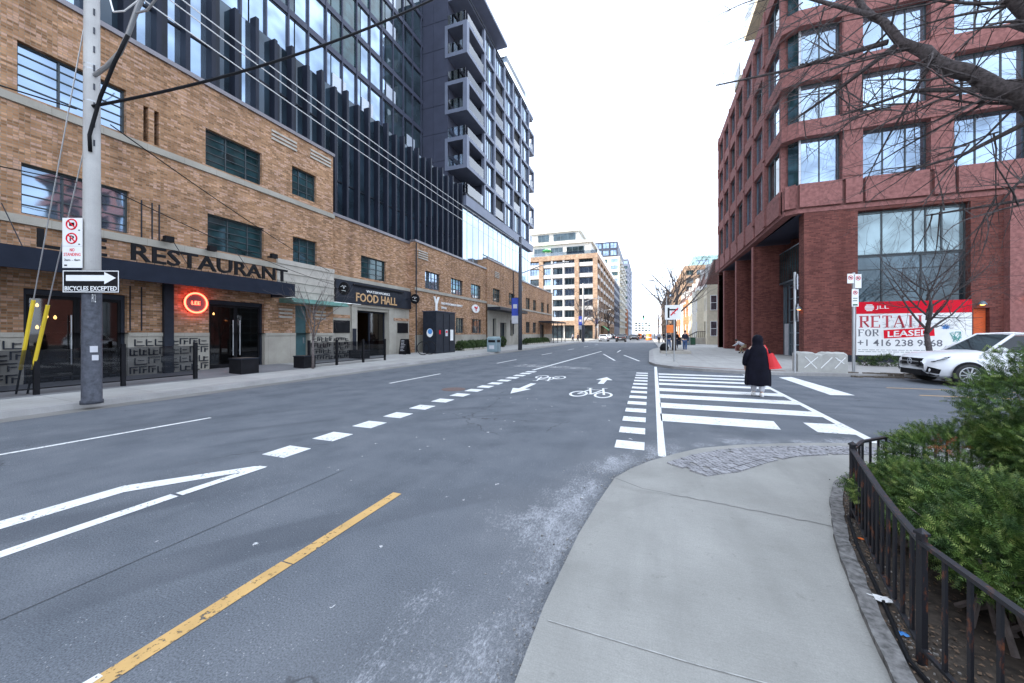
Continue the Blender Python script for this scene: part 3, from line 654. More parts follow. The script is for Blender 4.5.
mb = MB(); A.box(mb, -14, 15.9, 8.08, 8.30, -.05, .07); A.box(mb, -14, 12.5, 4.76, 5.0, -.05, .07)
obj('stone_band', mb, M['stonejt'], rb)
mb = MB()
for k, z in enumerate((3.42, 3.82, 4.22, 4.62)): A.box(mb, 12.52, 15.86, z + .003, z + .397, -.02, .05 + .0 * k)
A.box(mb, 12.5, 15.86, 5.02, 5.24, -.02, .09)
for z in (3.80, 4.2, 4.6): A.box(mb, 12.52, 15.86, z, z + .05, .05, .09)
obj('stone_panel', mb, M['stone'], rb)
mb = MB()
for u0, u1, z0 in ((12.25, 13.55, 10.72), (14.35, 15.65, 10.8), (12.62, 13.3, 2.45), (14.5, 15.3, 2.45)):
    for k in range(3): obj('stone_stripe', A.box(MB(), u0, u1, z0 + k * .18, z0 + k * .18 + .09, 0, .06), M['stone'], rb)
mb = MB(); A.box(mb, -14, 15.9, 11.5, 11.66, -.4, .08); mb.box(-26, -16.8, 15.5, 15.92, 11.5, 11.655); obj('coping', mb, M['coping'], rb)
mb = MB(); mb.quad((-16.45, -14, 11.2), (-16.45, 15.8, 11.2), (-30, 15.8, 11.2), (-30, -14, 11.2)); obj('roof', mb, M['gravel'], rb)
for i, (a, b) in enumerate(up):
    g1 = 'g_sky' if a < 6 else 'g_teal'; tri = [.36, .72] if i < 4 else 3
    window(rb, A, a, b, 8.38, 9.84, tri, 5, -.2, gm=g1); window(rb, A, a + .07, b + .08, 5.06, 6.48, tri, 5, -.2, gm=g1)
window(rb, A, 13.32, 14.74, 8.57, 9.96, 3, 4, -.2); window(rb, A, 13.37, 14.78, 5.12, 6.50, 3, 4, -.2)
for u, z0, z1 in ((7.55, 1.8, 3.3), (7.25, 1.8, 3.3), (3.85, 1.8, 3.3), (7.55, 5.0, 6.3), (7.84, 5.0, 6.3), (8.04, 5.0, 6.3), (4.1, 5.0, 6.3)): obj('inlay_strip', A.box(MB(), u, u + .03, z0, z1, 0, .03), M['dark'], rb)
for a, b, sd in ((-3, 4.95, 1), (7.24, 9.6, 2), (14.4, 15.8, 5)): obj('fretwork_panel', fret(MB(), A, a, b, .28, 1.56, .035, 4, sd), M['dark'], rb)
mb = MB(); fret(mb, A, 4.99, 7.2, .22, .44, .0, 1, 3); A.box(mb, 8.14, 8.42, .2, 3.5, .02, .16); obj('column', mb, M['dark'], rb)
def door2(parent, F, U0, U1, z0, z1, N, single=False):
    f = MB(); t = .09; m = (U0 + U1) / 2
    F.box(f, U0, U0 + t, z0, z1, N, N + .1); F.box(f, U1 - t, U1, z0, z1, N, N + .1); F.box(f, U0 + t, U1 - t, z1 - .16, z1, N, N + .1)
    fr = obj('door_frame', f, M['dark'], parent)
    for (a, b) in ([(U0 + t, U1 - t)] if single else [(U0 + t, m), (m, U1 - t)]):
        d = MB(); F.box(d, a + .004, a + .07, z0 + .01, z1 - .17, N + .02, N + .07); F.box(d, b - .07, b - .004, z0 + .01, z1 - .17, N + .02, N + .07); F.box(d, a + .07, b - .07, z0 + .01, z0 + .16, N + .02, N + .07); F.box(d, a + .07, b - .07, z1 - .26, z1 - .17, N + .02, N + .07)
        dd = obj('door', d, M['black'], parent); g = MB(); g.quad(F.p(a + .07, z0 + .16, N + .04), F.p(b - .07, z0 + .16, N + .04), F.p(b - .07, z1 - .26, N + .04), F.p(a + .07, z1 - .26, N + .04)); obj('pane', g, M['see'], dd)
        h = MB(); u = (b - .14) if (single or b == m) else a + .14; h.tube([F.p(u, z0 + .5, N + .13), F.p(u, z0 + 2.0, N + .13)], .018, 8); F.box(h, u - .01, u + .01, z0 + .7, z0 + .72, N + .06, N + .12); F.box(h, u - .01, u + .01, z0 + 1.8, z0 + 1.82, N + .06, N + .12)
        obj('handle', h, M['steel'], dd)
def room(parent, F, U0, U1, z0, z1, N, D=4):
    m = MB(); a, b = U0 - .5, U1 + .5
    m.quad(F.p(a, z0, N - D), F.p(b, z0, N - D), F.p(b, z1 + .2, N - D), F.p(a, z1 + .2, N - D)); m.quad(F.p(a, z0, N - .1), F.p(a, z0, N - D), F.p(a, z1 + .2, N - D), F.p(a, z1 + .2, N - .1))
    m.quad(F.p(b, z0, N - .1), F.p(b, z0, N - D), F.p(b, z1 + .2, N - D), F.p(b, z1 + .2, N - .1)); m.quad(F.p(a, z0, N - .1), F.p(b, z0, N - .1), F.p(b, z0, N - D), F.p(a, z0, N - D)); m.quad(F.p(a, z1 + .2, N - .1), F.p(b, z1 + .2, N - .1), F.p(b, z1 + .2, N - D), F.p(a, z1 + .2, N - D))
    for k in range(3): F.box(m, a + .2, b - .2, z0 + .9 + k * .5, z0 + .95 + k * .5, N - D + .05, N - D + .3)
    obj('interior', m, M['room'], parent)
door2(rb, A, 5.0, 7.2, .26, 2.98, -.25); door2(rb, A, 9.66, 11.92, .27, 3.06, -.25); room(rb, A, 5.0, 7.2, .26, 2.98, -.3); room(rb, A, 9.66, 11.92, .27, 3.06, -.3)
mb = MB(); A.box(mb, 13.5, 14.3, .28, 3.1, -.3, -.24); A.box(mb, 13.58, 14.22, .4, 2.9, -.24, -.21); dd = obj('door', mb, M['tealdoor'], rb); obj('handle', A.box(MB(), 14.1, 14.13, 1.2, 1.5, -.21, -.15), M['steel'], dd)
random.seed(8); first = None; n = 0
for (u0, u1, cnt) in ((5.2, 7.0, 9), (9.9, 11.7, 4)):
    for i in range(cnt):
        u, z, N = random.uniform(u0, u1), random.choice((1.9, 2.2, 2.5, 2.6)) + random.uniform(-.06, .06), -random.uniform(1.2, 3.2); r = .035; q = A.p(u, z, N)
        lm = MB(); lm.lathe([(.006, .08), (.02, .06), (.04, .01), (.035, -.03), (.01, -.05)], (0, 0), 8); t = obj('pendant_lamp', MB().merge(lm, lambda p: (p[0], p[1], p[2])), M['bulb']) if first is None else first.copy()
        if first is None: first = t
        else: COL.objects.link(t)
        t.location = q; tag(t, 'small warm pendant lamp glowing inside the restaurant doorway', 'lamp', 'pendant lamps inside the restaurant')
# awning over the restaurant front
aw = thing('awning', 'long flat black metal awning over the restaurant doors under the lettering', 'awning', (-16.4, 6, 3.4))
mb = MB(); mb.box(-15.05, -14.95, -6, 12.3, 3.36, 3.93); mb.box(-16.37, -15.05, 12.2, 12.3, 3.36, 3.93); obj('fascia', mb, M['awningm'], aw)
mb = MB(); mb.box(-16.37, -15.05, -6, 12.2, 3.72, 3.86); obj('deck', mb, M['black'], aw)
mb = MB()
for y in (8.35, 10.6, 4.6, 1.0): mb.tube([(-16.3, y, 5.2), (-15.1, y, 3.9)], .012, 6)
obj('tie_rod', mb, M['dark'], aw)
sg = thing('sign_lettering', 'black capital letters reading LEE RESTAURANT standing on the dark awning', 'sign', (-15.2, 8, 3.93))
F2 = Fac((-15.22, 0), (0, 1), (1, 0)); mb = MB(); text(mb, 'RESTAURANT', F2, 6.76, 12.1, 4.0, 4.54, 0, .07, .012); obj('letters', mb, M['black'], sg)
mb = MB(); text(mb, 'LEE', F2, 4.86, 6.2, 4.0, 4.5, 0, .07, .012); obj('letters', mb, M['black'], sg)
mb = MB()
for i in range(24): mb.tube([(-15.19, 6.9 + i * .225, 3.87), (-15.19, 6.9 + i * .225, 4.02)], .01, 5)
obj('support_pin', mb, M['black'], sg)
def floodlight(y, z, lab, X=-16.4):
    t = thing('floodlight', lab, 'floodlight', (X, y, z), 'small black floodlights on the brick wall')
    obj('housing', MB().box(X + .28, X + .46, y - .13, y + .13, z - .09, z + .11), M['black'], t); obj('bracket', MB().box(X, X + .28, y - .03, y + .03, z - .02, z + .03), M['dark'], t)
floodlight(8.15, 5.05, 'small black floodlight just right of the brick pilaster above the letter S'); floodlight(9.55, 5.02, 'small black floodlight at the corner of the second lower window'); floodlight(12.1, 5.22, 'small black floodlight between the lower windows above the letter T')
# neon sign
nn = thing('neon_sign', 'round grey sign with glowing red ring and red word LEE on the brick', 'neon sign', (-16.3, 9.11, 2.87))
def disc(mb, X, y, z, r, t=.06, seg=28, inner=0):
    n = len(mb.v)
    if inner:
        pts = [(X + .03, y + r * math.cos(a), z + r * math.sin(a)) for a in [k / 28 * 6.2832 for k in range(29)]]; return mb.tube(pts, inner, 8, False)
    for xx in (X, X + t): mb.v += [(xx, y + r * math.cos(k / seg * 6.2832), z + r * math.sin(k / seg * 6.2832)) for k in range(seg)]
    mb.f += [tuple(range(n, n + seg)), tuple(range(n + seg, n + 2 * seg))] + [(n + k, n + (k + 1) % seg, n + seg + (k + 1) % seg, n + seg + k) for k in range(seg)]; return mb
obj('disc', disc(MB(), -16.3, 9.11, 2.87, .36), simple('neon_back', (.12, .10, .11), .6), nn); obj('neon_ring', disc(MB(), -16.24, 9.11, 2.87, .37, inner=.03), M['neon'], nn)
mb = MB(); text(mb, 'LEE', A, 8.97, 9.25, 2.80, 2.93, .17, .02); obj('neon_letters', mb, M['neon'], nn)
# copper canopy
cc = thing('door_canopy', 'thin green copper canopy over the teal side door', 'canopy', (-16.4, 14.2, 3.15))
mb = MB(); A.box(mb, 12.6, 15.95, 3.16, 3.24, .06, 1.0); obj('canopy_slab', mb, M['copper'], cc); mb = MB(); A.box(mb, 12.6, 15.95, 3.243, 3.36, .06, .9); obj('canopy_top', mb, M['copper'], cc)

# ---- food hall building
fb = thing('brick_building', 'low tan brick building with the black FOOD HALL signboard over its entrance', 'building', (-16.9, 20, .2))
hs = [(18.52, 20.88, 5.24, 6.62)]; dr = (18.1, 21.1, .2, 3.15); pn = [(16.35, 17.55, 1.74, 2.47), (22.1, 23.3, 1.74, 2.47)]
mb = MB(); B.wall(mb, 15.84, 23.5, 4.9, 8.45, hs, .28); obj('wall', mb, M['tan'], fb)
mb = MB(); B.wall(mb, 15.84, 23.5, .15, 3.5, [dr], .5); B.box(mb, 15.85, 23.45, 1.55, 1.66, 0, .05) if False else None
B.box(mb, 17.65, 18.1, .2, 3.35, 0, .1); B.box(mb, 21.1, 21.55, .2, 3.35, 0, .1); B.box(mb, 17.65, 21.55, 3.352, 3.5, 0, .12); obj('stone_front', mb, M['stonejt'], fb)
mb = MB(); B.box(mb, 15.86, 23.5, 4.86, 5.08, 0, .1); obj('stone_band', mb, M['stonejt'], fb)
mb = MB(); B.box(mb, 16.3, 17.6, 2.62, 2.8, 0, .03); B.box(mb, 21.7, 23.4, 2.62, 2.8, 0, .03); obj('brick_inlay', mb, M['tan'], fb)
mb = MB(); B.box(mb, 15.86, 23.5, 8.45, 8.62, -.4, .09); obj('coping', mb, M['coping'], fb); obj('roof', MB().box(-30, -16.95, 15.9, 23.5, 8.0, 8.2), M['gravel'], fb)
window(fb, B, 18.52, 20.88, 5.24, 6.62, 3, 4, -.2)
for k, (a, b, c, d) in enumerate(pn): mb = MB(); B.box(mb, a, b, c, d, 0, .05); obj('menu_board', mb, M['black'], fb)
mb = MB(); fret(mb, B, 15.95, 17.6, .25, 1.5, .02, 5, 9); B.box(mb, 17.7, 18.0, .2, 2.0, .1, .13); obj('fretwork_panel', mb, M['dark'], fb)
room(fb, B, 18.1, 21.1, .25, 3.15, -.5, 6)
mb = MB(); B.box(mb, 18.1, 18.2, .2, 3.15, -.4, -.3); B.box(mb, 21.0, 21.1, .2, 3.15, -.4, -.3); B.box(mb, 19.55, 19.65, .2, 3.05, -.4, -.3); B.box(mb, 18.2, 21.0, 3.05, 3.15, -.4, -.3); obj('door_frame', mb, M['dark'], fb)
g = MB(); g.quad(B.p(18.2, .2, -.35), B.p(21, .2, -.35), B.p(21, 3.05, -.35), B.p(18.2, 3.05, -.35)); obj('pane', g, M['see'], fb)
lt = thing('wall_lantern', 'warm glowing hanging lantern inside the food hall entrance', 'lamp', B.p(19.8, 2.4, -2.2)); lm = MB(); q = B.p(19.8, 0, -2.2)
obj('lantern', lm.lathe([(.05, 1.9), (.12, 2.0), (.12, 2.6), (.04, 2.75)], (q[0], q[1]), 10), M['bulb'], lt); obj('rod', MB().tube([(q[0], q[1], 2.75), (q[0], q[1], 3.3)], .012, 5), M['dark'], lt)
sb = thing('signboard', 'long black signboard reading WATERWORKS FOOD HALL above the entrance', 'sign', B.p(19.9, 4.1, .1))
mb = MB(); B.box(mb, 16.3, 23.45, 3.52, 4.82, .02, .22); obj('board', mb, M['dark'], sb); mb = MB(); B.box(mb, 17.6, 22.4, 4.62, 4.70, .222, .34); obj('light_bar', mb, M['black'], sb)
mb = MB(); text(mb, 'WATERWORKS', B, 18.72, 20.98, 4.28, 4.44, .222, .03, .01); obj('letters', mb, M['white'], sb); mb = MB(); text(mb, 'FOOD HALL', B, 17.85, 21.75, 3.66, 4.2, .222, .03, .012); obj('letters', mb, M['gold'], sb)
def blade(y, lab):
    t = thing('blade_sign', lab, 'blade sign', (-16.2, y, 4.2), 'round black blade signs beside the food hall signboard')
    F = Fac((0, y), (1, 0), (0, -1)); m = MB(); n = 0; seg = 28; r = .36; c = -15.95
    for N in (-.05, .05): m.v += [F.p(c + r * math.cos(k / seg * 6.2832), 4.22 + r * math.sin(k / seg * 6.2832), N) for k in range(seg)]
    m.f += [tuple(range(0, seg)), tuple(range(seg, 2 * seg))] + [(k, (k + 1) % seg, seg + (k + 1) % seg, seg + k) for k in range(seg)]; obj('disc', m, M['black'], t)
    m = MB(); m.box(-16.85, c - r + .02, y - .03, y + .03, 4.18, 4.26); obj('bracket', m, M['dark'], t)
    m = MB(); m.tube([F.p(c - .2, 4.32, .06), F.p(c - .05, 4.38, .06), F.p(c + .02, 4.2, .06), F.p(c + .1, 4.36, .06), F.p(c + .18, 4.3, .06)], .015, 5); m.tube([F.p(c - .15, 4.12, .06), F.p(c + .0, 4.1, .06), F.p(c + .15, 4.06, .06)], .015, 5); obj('emblem', m, M['white'], t)
blade(16.2, 'round black blade sign at the left end of the FOOD HALL signboard'); blade(22.9, 'round black blade sign at the right end of the FOOD HALL signboard')

# ---- long low brick building with the Y sign
yb = thing('brick_building', 'long low tan brick building with the white Y sign, stretching down the street', 'building', (-16.4, 40, .2))
win = [(24.87, 27.1), (28.95, 31.2), (32.9, 35.2)]; Dw = [(50.4, 52.3), (53.8, 55.6), (58.3, 60.2), (62.2, 63.4)]
up = [(a, b, 5.25, 6.65) for a, b in win]; lo = [(29.8, 31.4, 1.75, 3.15), (33.0, 35.4, 1.75, 3.15)]
mb = MB(); A.wall(mb, 23.5, 36.5, 1.6, 8.6, up + lo, .28); A.wall(mb, 36.5, 47, 4.9, 9.75, [(38.1, 40.3, 5.3, 6.8), (43.2, 45.2, 5.3, 6.8)], .28, .12); A.wall(mb, 47, 65.7, 1.6, 8.9, [(a, b, 5.25, 6.85) for a, b in Dw] + [(a, b, 1.8, 3.4) for a, b in Dw[:2]] + [(58.3, 60.2, .2, 3.2)], .28)
mb.quad((-16.4, 65.7, .15), (-16.4, 65.7, 8.9), (-60, 65.7, 8.9), (-60, 65.7, .15)); mb.quad((-16.4, 23.5, .15), (-16.4, 23.5, 8.6), (-17, 23.5, 8.6), (-17, 23.5, .15)); mb.quad((-16.28, 36.5, 4.9), (-16.28, 36.5, 9.75), (-19, 36.5, 9.75), (-19, 36.5, 4.9)); mb.quad((-16.28, 47, 4.9), (-16.28, 47, 9.75), (-19, 47, 9.75), (-19, 47, 4.9))
obj('wall', mb, M['tan'], yb)
mb = MB(); A.wall(mb, 23.5, 36.5, .15, 1.6, [], .1, .03); A.wall(mb, 47, 65.7, .15, 1.6, [(58.3, 60.2, .2, 3.2)], .1, .03); A.wall(mb, 36.5, 47, .15, 4.9, [(40.2, 42.2, .2, 3.0), (38.0, 39.0, 1.4, 3.4), (43.6, 44.6, 1.4, 3.4)], .4, .16); obj('stone_base', mb, M['stonejt'], yb)
for a, b in ((23.5, 36.5), (47.02, 65.72)): obj('stone_band', A.box(MB(), a, b, 4.95, 5.17, 0, .08), M['stonejt'], yb)
mb = MB()
for u0, u1, z0, N in ((23.9, 25.2, 7.45, 0), (38.6, 39.9, 8.1, .12), (47.6, 48.8, 7.6, 0)):
    for k in range(4): obj('stone_stripe', A.box(MB(), u0, u1, z0 + k * .18, z0 + k * .18 + .09, N, N + .06), M['stone'], yb)
mb = MB(); A.box(mb, 23.45, 36.48, 8.6, 8.76, -.4, .09); A.box(mb, 36.46, 47.05, 9.75, 9.92, -.4, .2); A.box(mb, 47.07, 65.78, 8.9, 9.06, -.4, .09); obj('coping', mb, M['coping'], yb); obj('roof', MB().box(-60, -16.9, 23.5, 65.6, 8.2, 8.4), M['gravel'], yb)
for a, b, c, d in up: window(yb, A, a, b, c, d, 4, 3, -.2, 'winframe', 'g_sky')
for a, b, c, d in lo: window(yb, A, a, b, c, d, 3, 2, -.2, 'winframe', 'g_dark')
window(yb, A, 38.1, 40.3, 5.3, 6.8, 3, 3, -.1); window(yb, A, 43.2, 45.2, 5.3, 6.8, 3, 3, -.1)
for a, b in Dw: window(yb, A, a, b, 5.25, 6.85, 2, 3, -.2)
for a, b in Dw[:2]: window(yb, A, a, b, 1.8, 3.4, 2, 2, -.2, 'winframe', 'g_dark')
for u0, u1, z0, z1, N in ((40.2, 42.2, .2, 3.0, -.2), (38, 39, 1.4, 3.4, -.2), (43.6, 44.6, 1.4, 3.4, -.2), (58.3, 60.2, .2, 3.2, -.2)): window(yb, A, u0, u1, z0, z1, 2, 1, N, 'dark', 'g_dark', .08, name='window')
for pp, rr in (([(-16.15, 44.5, 1.6), (-16.15, 44.5, 9.6), (-16.6, 44.5, 9.75)], .06), ([(-16.1, 56.9, .2), (-16.1, 56.9, 3.3)], .06), ([(-16.33, 23.6, .2), (-16.33, 23.6, 8.5)], .045)): obj('downpipe', MB().tube(pp, rr, 8), M['dark'], yb)
mb = MB()
for k in range(7): mb.box(-17.6, -17.5, 38 + k * 1.0, 38.1 + k, 9.7, 10.5)
mb.box(-17.7, -17.4, 37.8, 44.3, 10.5, 10.62); mb.box(-17.68, -17.42, 37.8, 44.3, 10.1, 10.18); obj('roof_screen', mb, M['stone'], yb)
cn_ = thing('door_canopy', 'black flat canopy on brackets over the stone entrance of the long brick building', 'canopy', (-16.2, 41, 4.3)); obj('canopy_slab', MB().box(-16.2, -14.7, 36.4, 45.9, 4.25, 4.55), M['dark'], cn_)
cn_ = thing('door_canopy', 'black canopy on slim posts near the far end of the brick building', 'canopy', (-16.2, 61, 3.6)); obj('canopy_slab', MB().box(-16.35, -13.9, 56.8, 66, 3.5, 3.7), M['dark'], cn_)
mb = MB()
for y in (57, 60, 63, 65.8): mb.box(-14.05, -13.95, y - .05, y + .05, .2, 3.5)
obj('post', mb, M['dark'], cn_)
ys_ = thing('wall_sign', 'white Y logo with white lettering THE MCDONALD FAMILY YMCA on the brick', 'sign', A.p(28, 4, .1))
mb = MB(); zt, zb = 4.72, 3.5
Yp = [(26.0, 4.72), (26.22, 4.72), (26.42, 4.3), (26.62, 4.72), (26.86, 4.72), (26.54, 4.1), (26.54, 3.5), (26.30, 3.5), (26.30, 4.1)]
n = len(Yp); mb.v += [A.p(u, z, .02) for u, z in Yp] + [A.p(u, z, .1) for u, z in Yp]; mb.f += [tuple(range(n)), tuple(range(n, 2 * n))] + [(k, (k + 1) % n, n + (k + 1) % n, n + k) for k in range(n)]; obj('logo', mb, M['white'], ys_)
mb = MB(); text(mb, 'THE MCDONALD FAMILY', A, 27.2, 31.0, 4.16, 4.36, .02, .04, .01); obj('letters', mb, M['white'], ys_); mb = MB(); text(mb, 'YMCA', A, 27.2, 28.1, 3.78, 3.98, .02, .04, .01); obj('letters', mb, M['white'], ys_)
es = thing('wall_sign', 'white oval wall sign with a red tree-like emblem on the brick', 'sign', A.p(33.8, 4.2, .1)); m = MB(); disc(m, -16.36, 0, 0, 1.0, .06); m.v = [(x, 33.8 + y * .85, 4.2 + z * .42) for x, y, z in m.v]; obj('oval_board', m, M['white'], es)
m = MB(); A.box(m, 33.75, 33.87, 3.95, 4.25, .11, .13); A.box(m, 33.4, 34.2, 4.25, 4.32, .11, .132); m.tube([A.p(33.5, 4.4, .12), A.p(33.8, 4.22, .12), A.p(34.1, 4.42, .12)], .05, 6); obj('emblem', m, M['redp'], es)

# ---- dark tower above
tw = thing('apartment_tower', 'dark blue-grey glass apartment tower with vertical fins and stacked balconies above the brick buildings', 'apartment tower', (-20, 30, 8))
P = Fac((-17.4, 0), (0, 1), (1, 0))
mb = MB(); mb.box(-40, -17.65, -14, 32.4, 8.2, 16.2); mb.box(-40, -17.5, 32.42, 56, 8.5, 14.5); obj('podium', mb, M['dark'], tw)
mb = MB(); g = MB(); y = -13.0; fins = []
while y < 32.6: fins.append(y); y += .93 if y > 4 else .93
for k, y in enumerate(fins[:]): f = MB(); f.box(-17.62, -17.22, y, y + .16, 8.3 if y > 15.8 else 11.3, 16.2 + (.35 if k % 2 else 0)); obj('fin', f, M['fin'], tw)
for k, y in enumerate(fins[:-1]):
    random.seed(k); zz = 8.3 if y > 15.8 else 11.3
    if y < 3 and k % 3: pass
    w = obj('window', P.box(MB(), y + .16, y + .93, zz + 2.55, zz + 2.63, -.2, -.12), M['dark'], tw)
    g = MB(); u0, u1 = y + .16, y + .93; um = u0 + (.32 if k % 3 else .0); g.quad(P.p(um, zz, -.18), P.p(u1, zz, -.18), P.p(u1, 16.3, -.18), P.p(um, 16.3, -.18)); obj('pane', g, M['g_deep' if random.random() < .7 else 'g_sky'], w)
    if k % 3: mb2 = MB(); P.box(mb2, u0, um, zz, 16.3, -.2, -.1); obj('mullion', mb2, M['dark'], w)
# light glass band under the balcony block
for k in range(17):
    a = 32.6 + k * 1.36; w = obj('window', P.box(MB(), a, a + .05, 8.7, 14.5, -.02, .03), M['steel'], tw); q = MB(); q.quad(P.p(a, 8.7, 0), P.p(a + 1.36, 8.7, 0), P.p(a + 1.36, 14.5, 0), P.p(a, 14.5, 0)); obj('pane', q, M['g_light'], w); P.box(MB(), a, a + 1.3, 11, 11.03, 0, .02)
# curtain wall set back
Cw = Fac((-22.0, 0), (0, 1), (1, 0)); mb = MB(); mb.box(-40, -22.1, -14, 36.2, 16.0, 48); obj('curtain_core', mb, M['dark'], tw)
mb = MB()
for k in range(11): z = 16.55 + k * 2.95; Cw.box(mb, -14, 34.0, z, z + .42, -.08, .1)
obj('floor_band', mb, M['darkpanel'], tw)
mb = MB(); y = -14
while y < 33: Cw.box(mb, y, y + .09, 16.3, 46, -.05, .14 if int(y) % 3 else .2); y += 1.5
obj('mullion', mb, M['darkpanel'], tw)
random.seed(21)
for k in range(10):
    z = 16.97 + k * 2.95; u = 33
    while u > -15:
        w_ = 3.0; a = u - w_; vis = a > (z - 18) * .62 - 6
        kind = random.random(); nm = 'g_sky' if kind < .72 else ('g_dark' if kind < .8 else 'g_teal')
        if u > 28: nm = 'g_dark'
        if not vis: u -= w_; continue
        wn_ = obj('window', Cw.box(MB(), a + .09, u, z + 2.40, z + 2.46, -.04, .04), M['dark'], tw); g = MB(); g.quad(Cw.p(a + .09, z, 0), Cw.p(u, z, 0), Cw.p(u, z + 2.53, 0), Cw.p(a + .09, z + 2.53, 0)); obj('pane', g, M[nm], wn_)
        if random.random() < .45: s_ = MB(); Cw.box(s_, a + .15, a + 1.45, z + .02, z + 1.15, .03, .06); obj('guard_panel', s_, M['g_white'], wn_)
        u -= w_
up_ = MB(); up_.quad(Cw.p(-14, 40, .01), Cw.p(20, 40, .01), Cw.p(20, 46, .01), Cw.p(-14, 46, .01)); obj('upper_glazing', up_, M['g_dark'], tw)
# balcony block
Bk = Fac((-17.0, 0), (0, 1), (1, 0)); Y0, Y1 = 32.9, 55.8; FL = [15.5 + i * 2.85 for i in range(8)]   # floor levels
core = MB(); core.box(-40, -19.0, Y0 + .0, Y1 - 2.0, 14.6, 35.3); core.box(-40, -18.4, 37.6, 44.2, 35.4, 38.6); core.box(-40, -18.6, 44.2, 52.5, 35.4, 36.6); core.box(-19, -17.25, Y0 + 4.7, Y1 - 2, 14.6, 35.4)
core.box(-40, -22.3, 32.9, 37.6, 35.4, 42); obj('block_core', core, M['darkpanel'], tw)
mb = MB()
mb.box(-19.2, -16.98, Y0 + .1, Y1, 14.5, 15.5)
for i, z in enumerate(FL[1:]):
    mb.box(-17.25, -16.95, Y0, Y1, z - .18, z + .18)
for i in (1, 3, 5):     # projecting balcony frames at both corners
    z0, z1 = FL[i], FL[i + 1]
    for a, b in ((Y0 - .1, Y0 + 4.5), (Y1 - 2.2, Y1 + .1)):
        mb.box(-19.3, -16.8, a, b, z0 - .2, z0 + .183); mb.box(-19.3, -16.8, a, b, z1 - .183, z1 + .2)
    mb.box(-17.25, -16.8, Y0 - .1, Y0 + .4, z0 + .183, z1 - .183); mb.box(-17.2, -16.8, Y0 + 4.1, Y0 + 4.5, z0 + .183, z1 - .183); mb.box(-17.2, -16.8, Y1 - .3, Y1 + .1, z0 + .183, z1 - .183)
    mb.box(-19.3, -19.0, Y0 - .1, Y0 + .1, z0 + .183, z1 - .183)
obj('floor_slab', mb, M['greypanel'], tw)
cols = [Y0 + 4.5, Y0 + 7.4, Y0 + 10.6, Y0 + 13.8, Y0 + 17.0, Y1 - 2.2]
mb = MB()
for c in cols: mb.box(-17.25, -16.93, c - .16, c + .16, 15.5, 35.3)
obj('pier', mb, M['greypanel'], tw)
random.seed(5)
for i in range(7):
    z0, z1 = FL[i] + .18, FL[i + 1] - .18
    for j, (a, b) in enumerate(zip(cols, cols[1:])):
        a += .16; b -= .16
        if (j == 1 and i != 6) or (j == 3 and i % 3 == 1):   # recessed balcony
            w = obj('balcony', MB().box(-17.249, -17.2, a, b, z0, z0 + .1), M['dark'], tw); q = MB(); q.box(-17.2, -17.0, a, b, z0, z0 + .04)
            rr = MB(); rr.quad((-17.02, a, z0 + .05), (-17.02, b, z0 + .05), (-17.02, b, z0 + 1.05), (-17.02, a, z0 + 1.05)); obj('railing', rr, M['rail_glass'], w)
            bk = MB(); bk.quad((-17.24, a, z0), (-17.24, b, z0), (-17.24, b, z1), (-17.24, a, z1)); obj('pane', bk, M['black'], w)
        else:
            w = window(tw, Bk, a, b, z0, z1, [.33, .5, .8], 1, -.22, 'darkpanel', 'g_dark', .06)
            bl = MB()
            for s0, s1 in ((.04, .28), (.36, .47), (.55, .76), (.84, .96)):
                if random.random() < .88: u0, u1 = a + (b - a) * s0, a + (b - a) * s1; bl.quad((-17.19, u0, z0 + .1), (-17.19, u1, z0 + .1), (-17.19, u1, z1 - .1), (-17.19, u0, z1 - .1))
            if bl.v: obj('blind', bl, M['g_light'], w)
for i in range(0, 7):
    z0 = FL[i] + .19; xo = -16.86 if i in (1, 3, 5) else -16.98
    b_ = obj('balcony', MB().box(-19.0, -17.0, Y0, Y0 + 4.3, z0 - .17, z0 - .02) if i not in (1, 3, 5) else MB().box(-18.98, -17.3, Y0 + .3, Y0 + 4.0, z0 - .002, z0 + .02), M['dark'], tw)
    g = MB(); g.box(xo - .04, xo, Y0 + .42, Y0 + 4.08, z0 + .05, z0 + 1.05); obj('railing', g, M['rail_glass'], b_); g = MB(); g.box(-18.98, xo - .05, Y0 - .02, Y0 + .02, z0 + .05, z0 + 1.05); obj('railing', g, M['rail_glass'], b_)
for i in (0, 1, 3, 5):
    z0 = FL[i] + .19; b_ = obj('balcony', MB().box(-19, -17.3, Y1 - 2.0, Y1 - .3, z0 - .002, z0 + .02), M['dark'], tw); g = MB(); g.box(-16.92, -16.88, Y1 - 1.9, Y1 - .35, z0 + .05, z0 + 1.05); obj('railing', g, M['rail_glass'], b_)
mb = MB()
for z in [16.4 + 2.85 * q for q in range(7)]:
    for xa, xb in ((-22.2, -20.7), (-20.68, -19.02)): mb.box(xa, xb, Y0 - .04, Y0 - .002, z + .02, z + 2.82)
obj('side_panels', mb, M['darkpanel'], tw)
mb = MB(); mb.box(-40, -16.95, Y0, Y1 - 3.2, 35.3, 35.6); mb.box(-40, -17.6, Y0 + 4, 52.6, 36.5, 36.75); mb.box(-40, -17.0, 36.5, 44.6, 38.6, 38.95); mb.box(-40, -17.05, Y1 - 3.2, Y1, 35.0, 35.3); obj('roof', mb, M['greypanel'], tw)
for k in range(6): w = window(tw, Fac((-18.55, 0), (0, 1), (1, 0)), 38 + k * 2.4, 40.1 + k * 2.4, 35.7, 36.45 if k > 2 else 38.2, 2, 1, 0.0, 'dark', 'g_sky')
mb = MB(); mb.box(-40, -17.1, 44.4, 44.5, 36.7, 37.4); mb.box(-17.12, -17.08, 44.5, 52.5, 36.75, 37.5); obj('railing', mb, M['rail_glass'], tw)

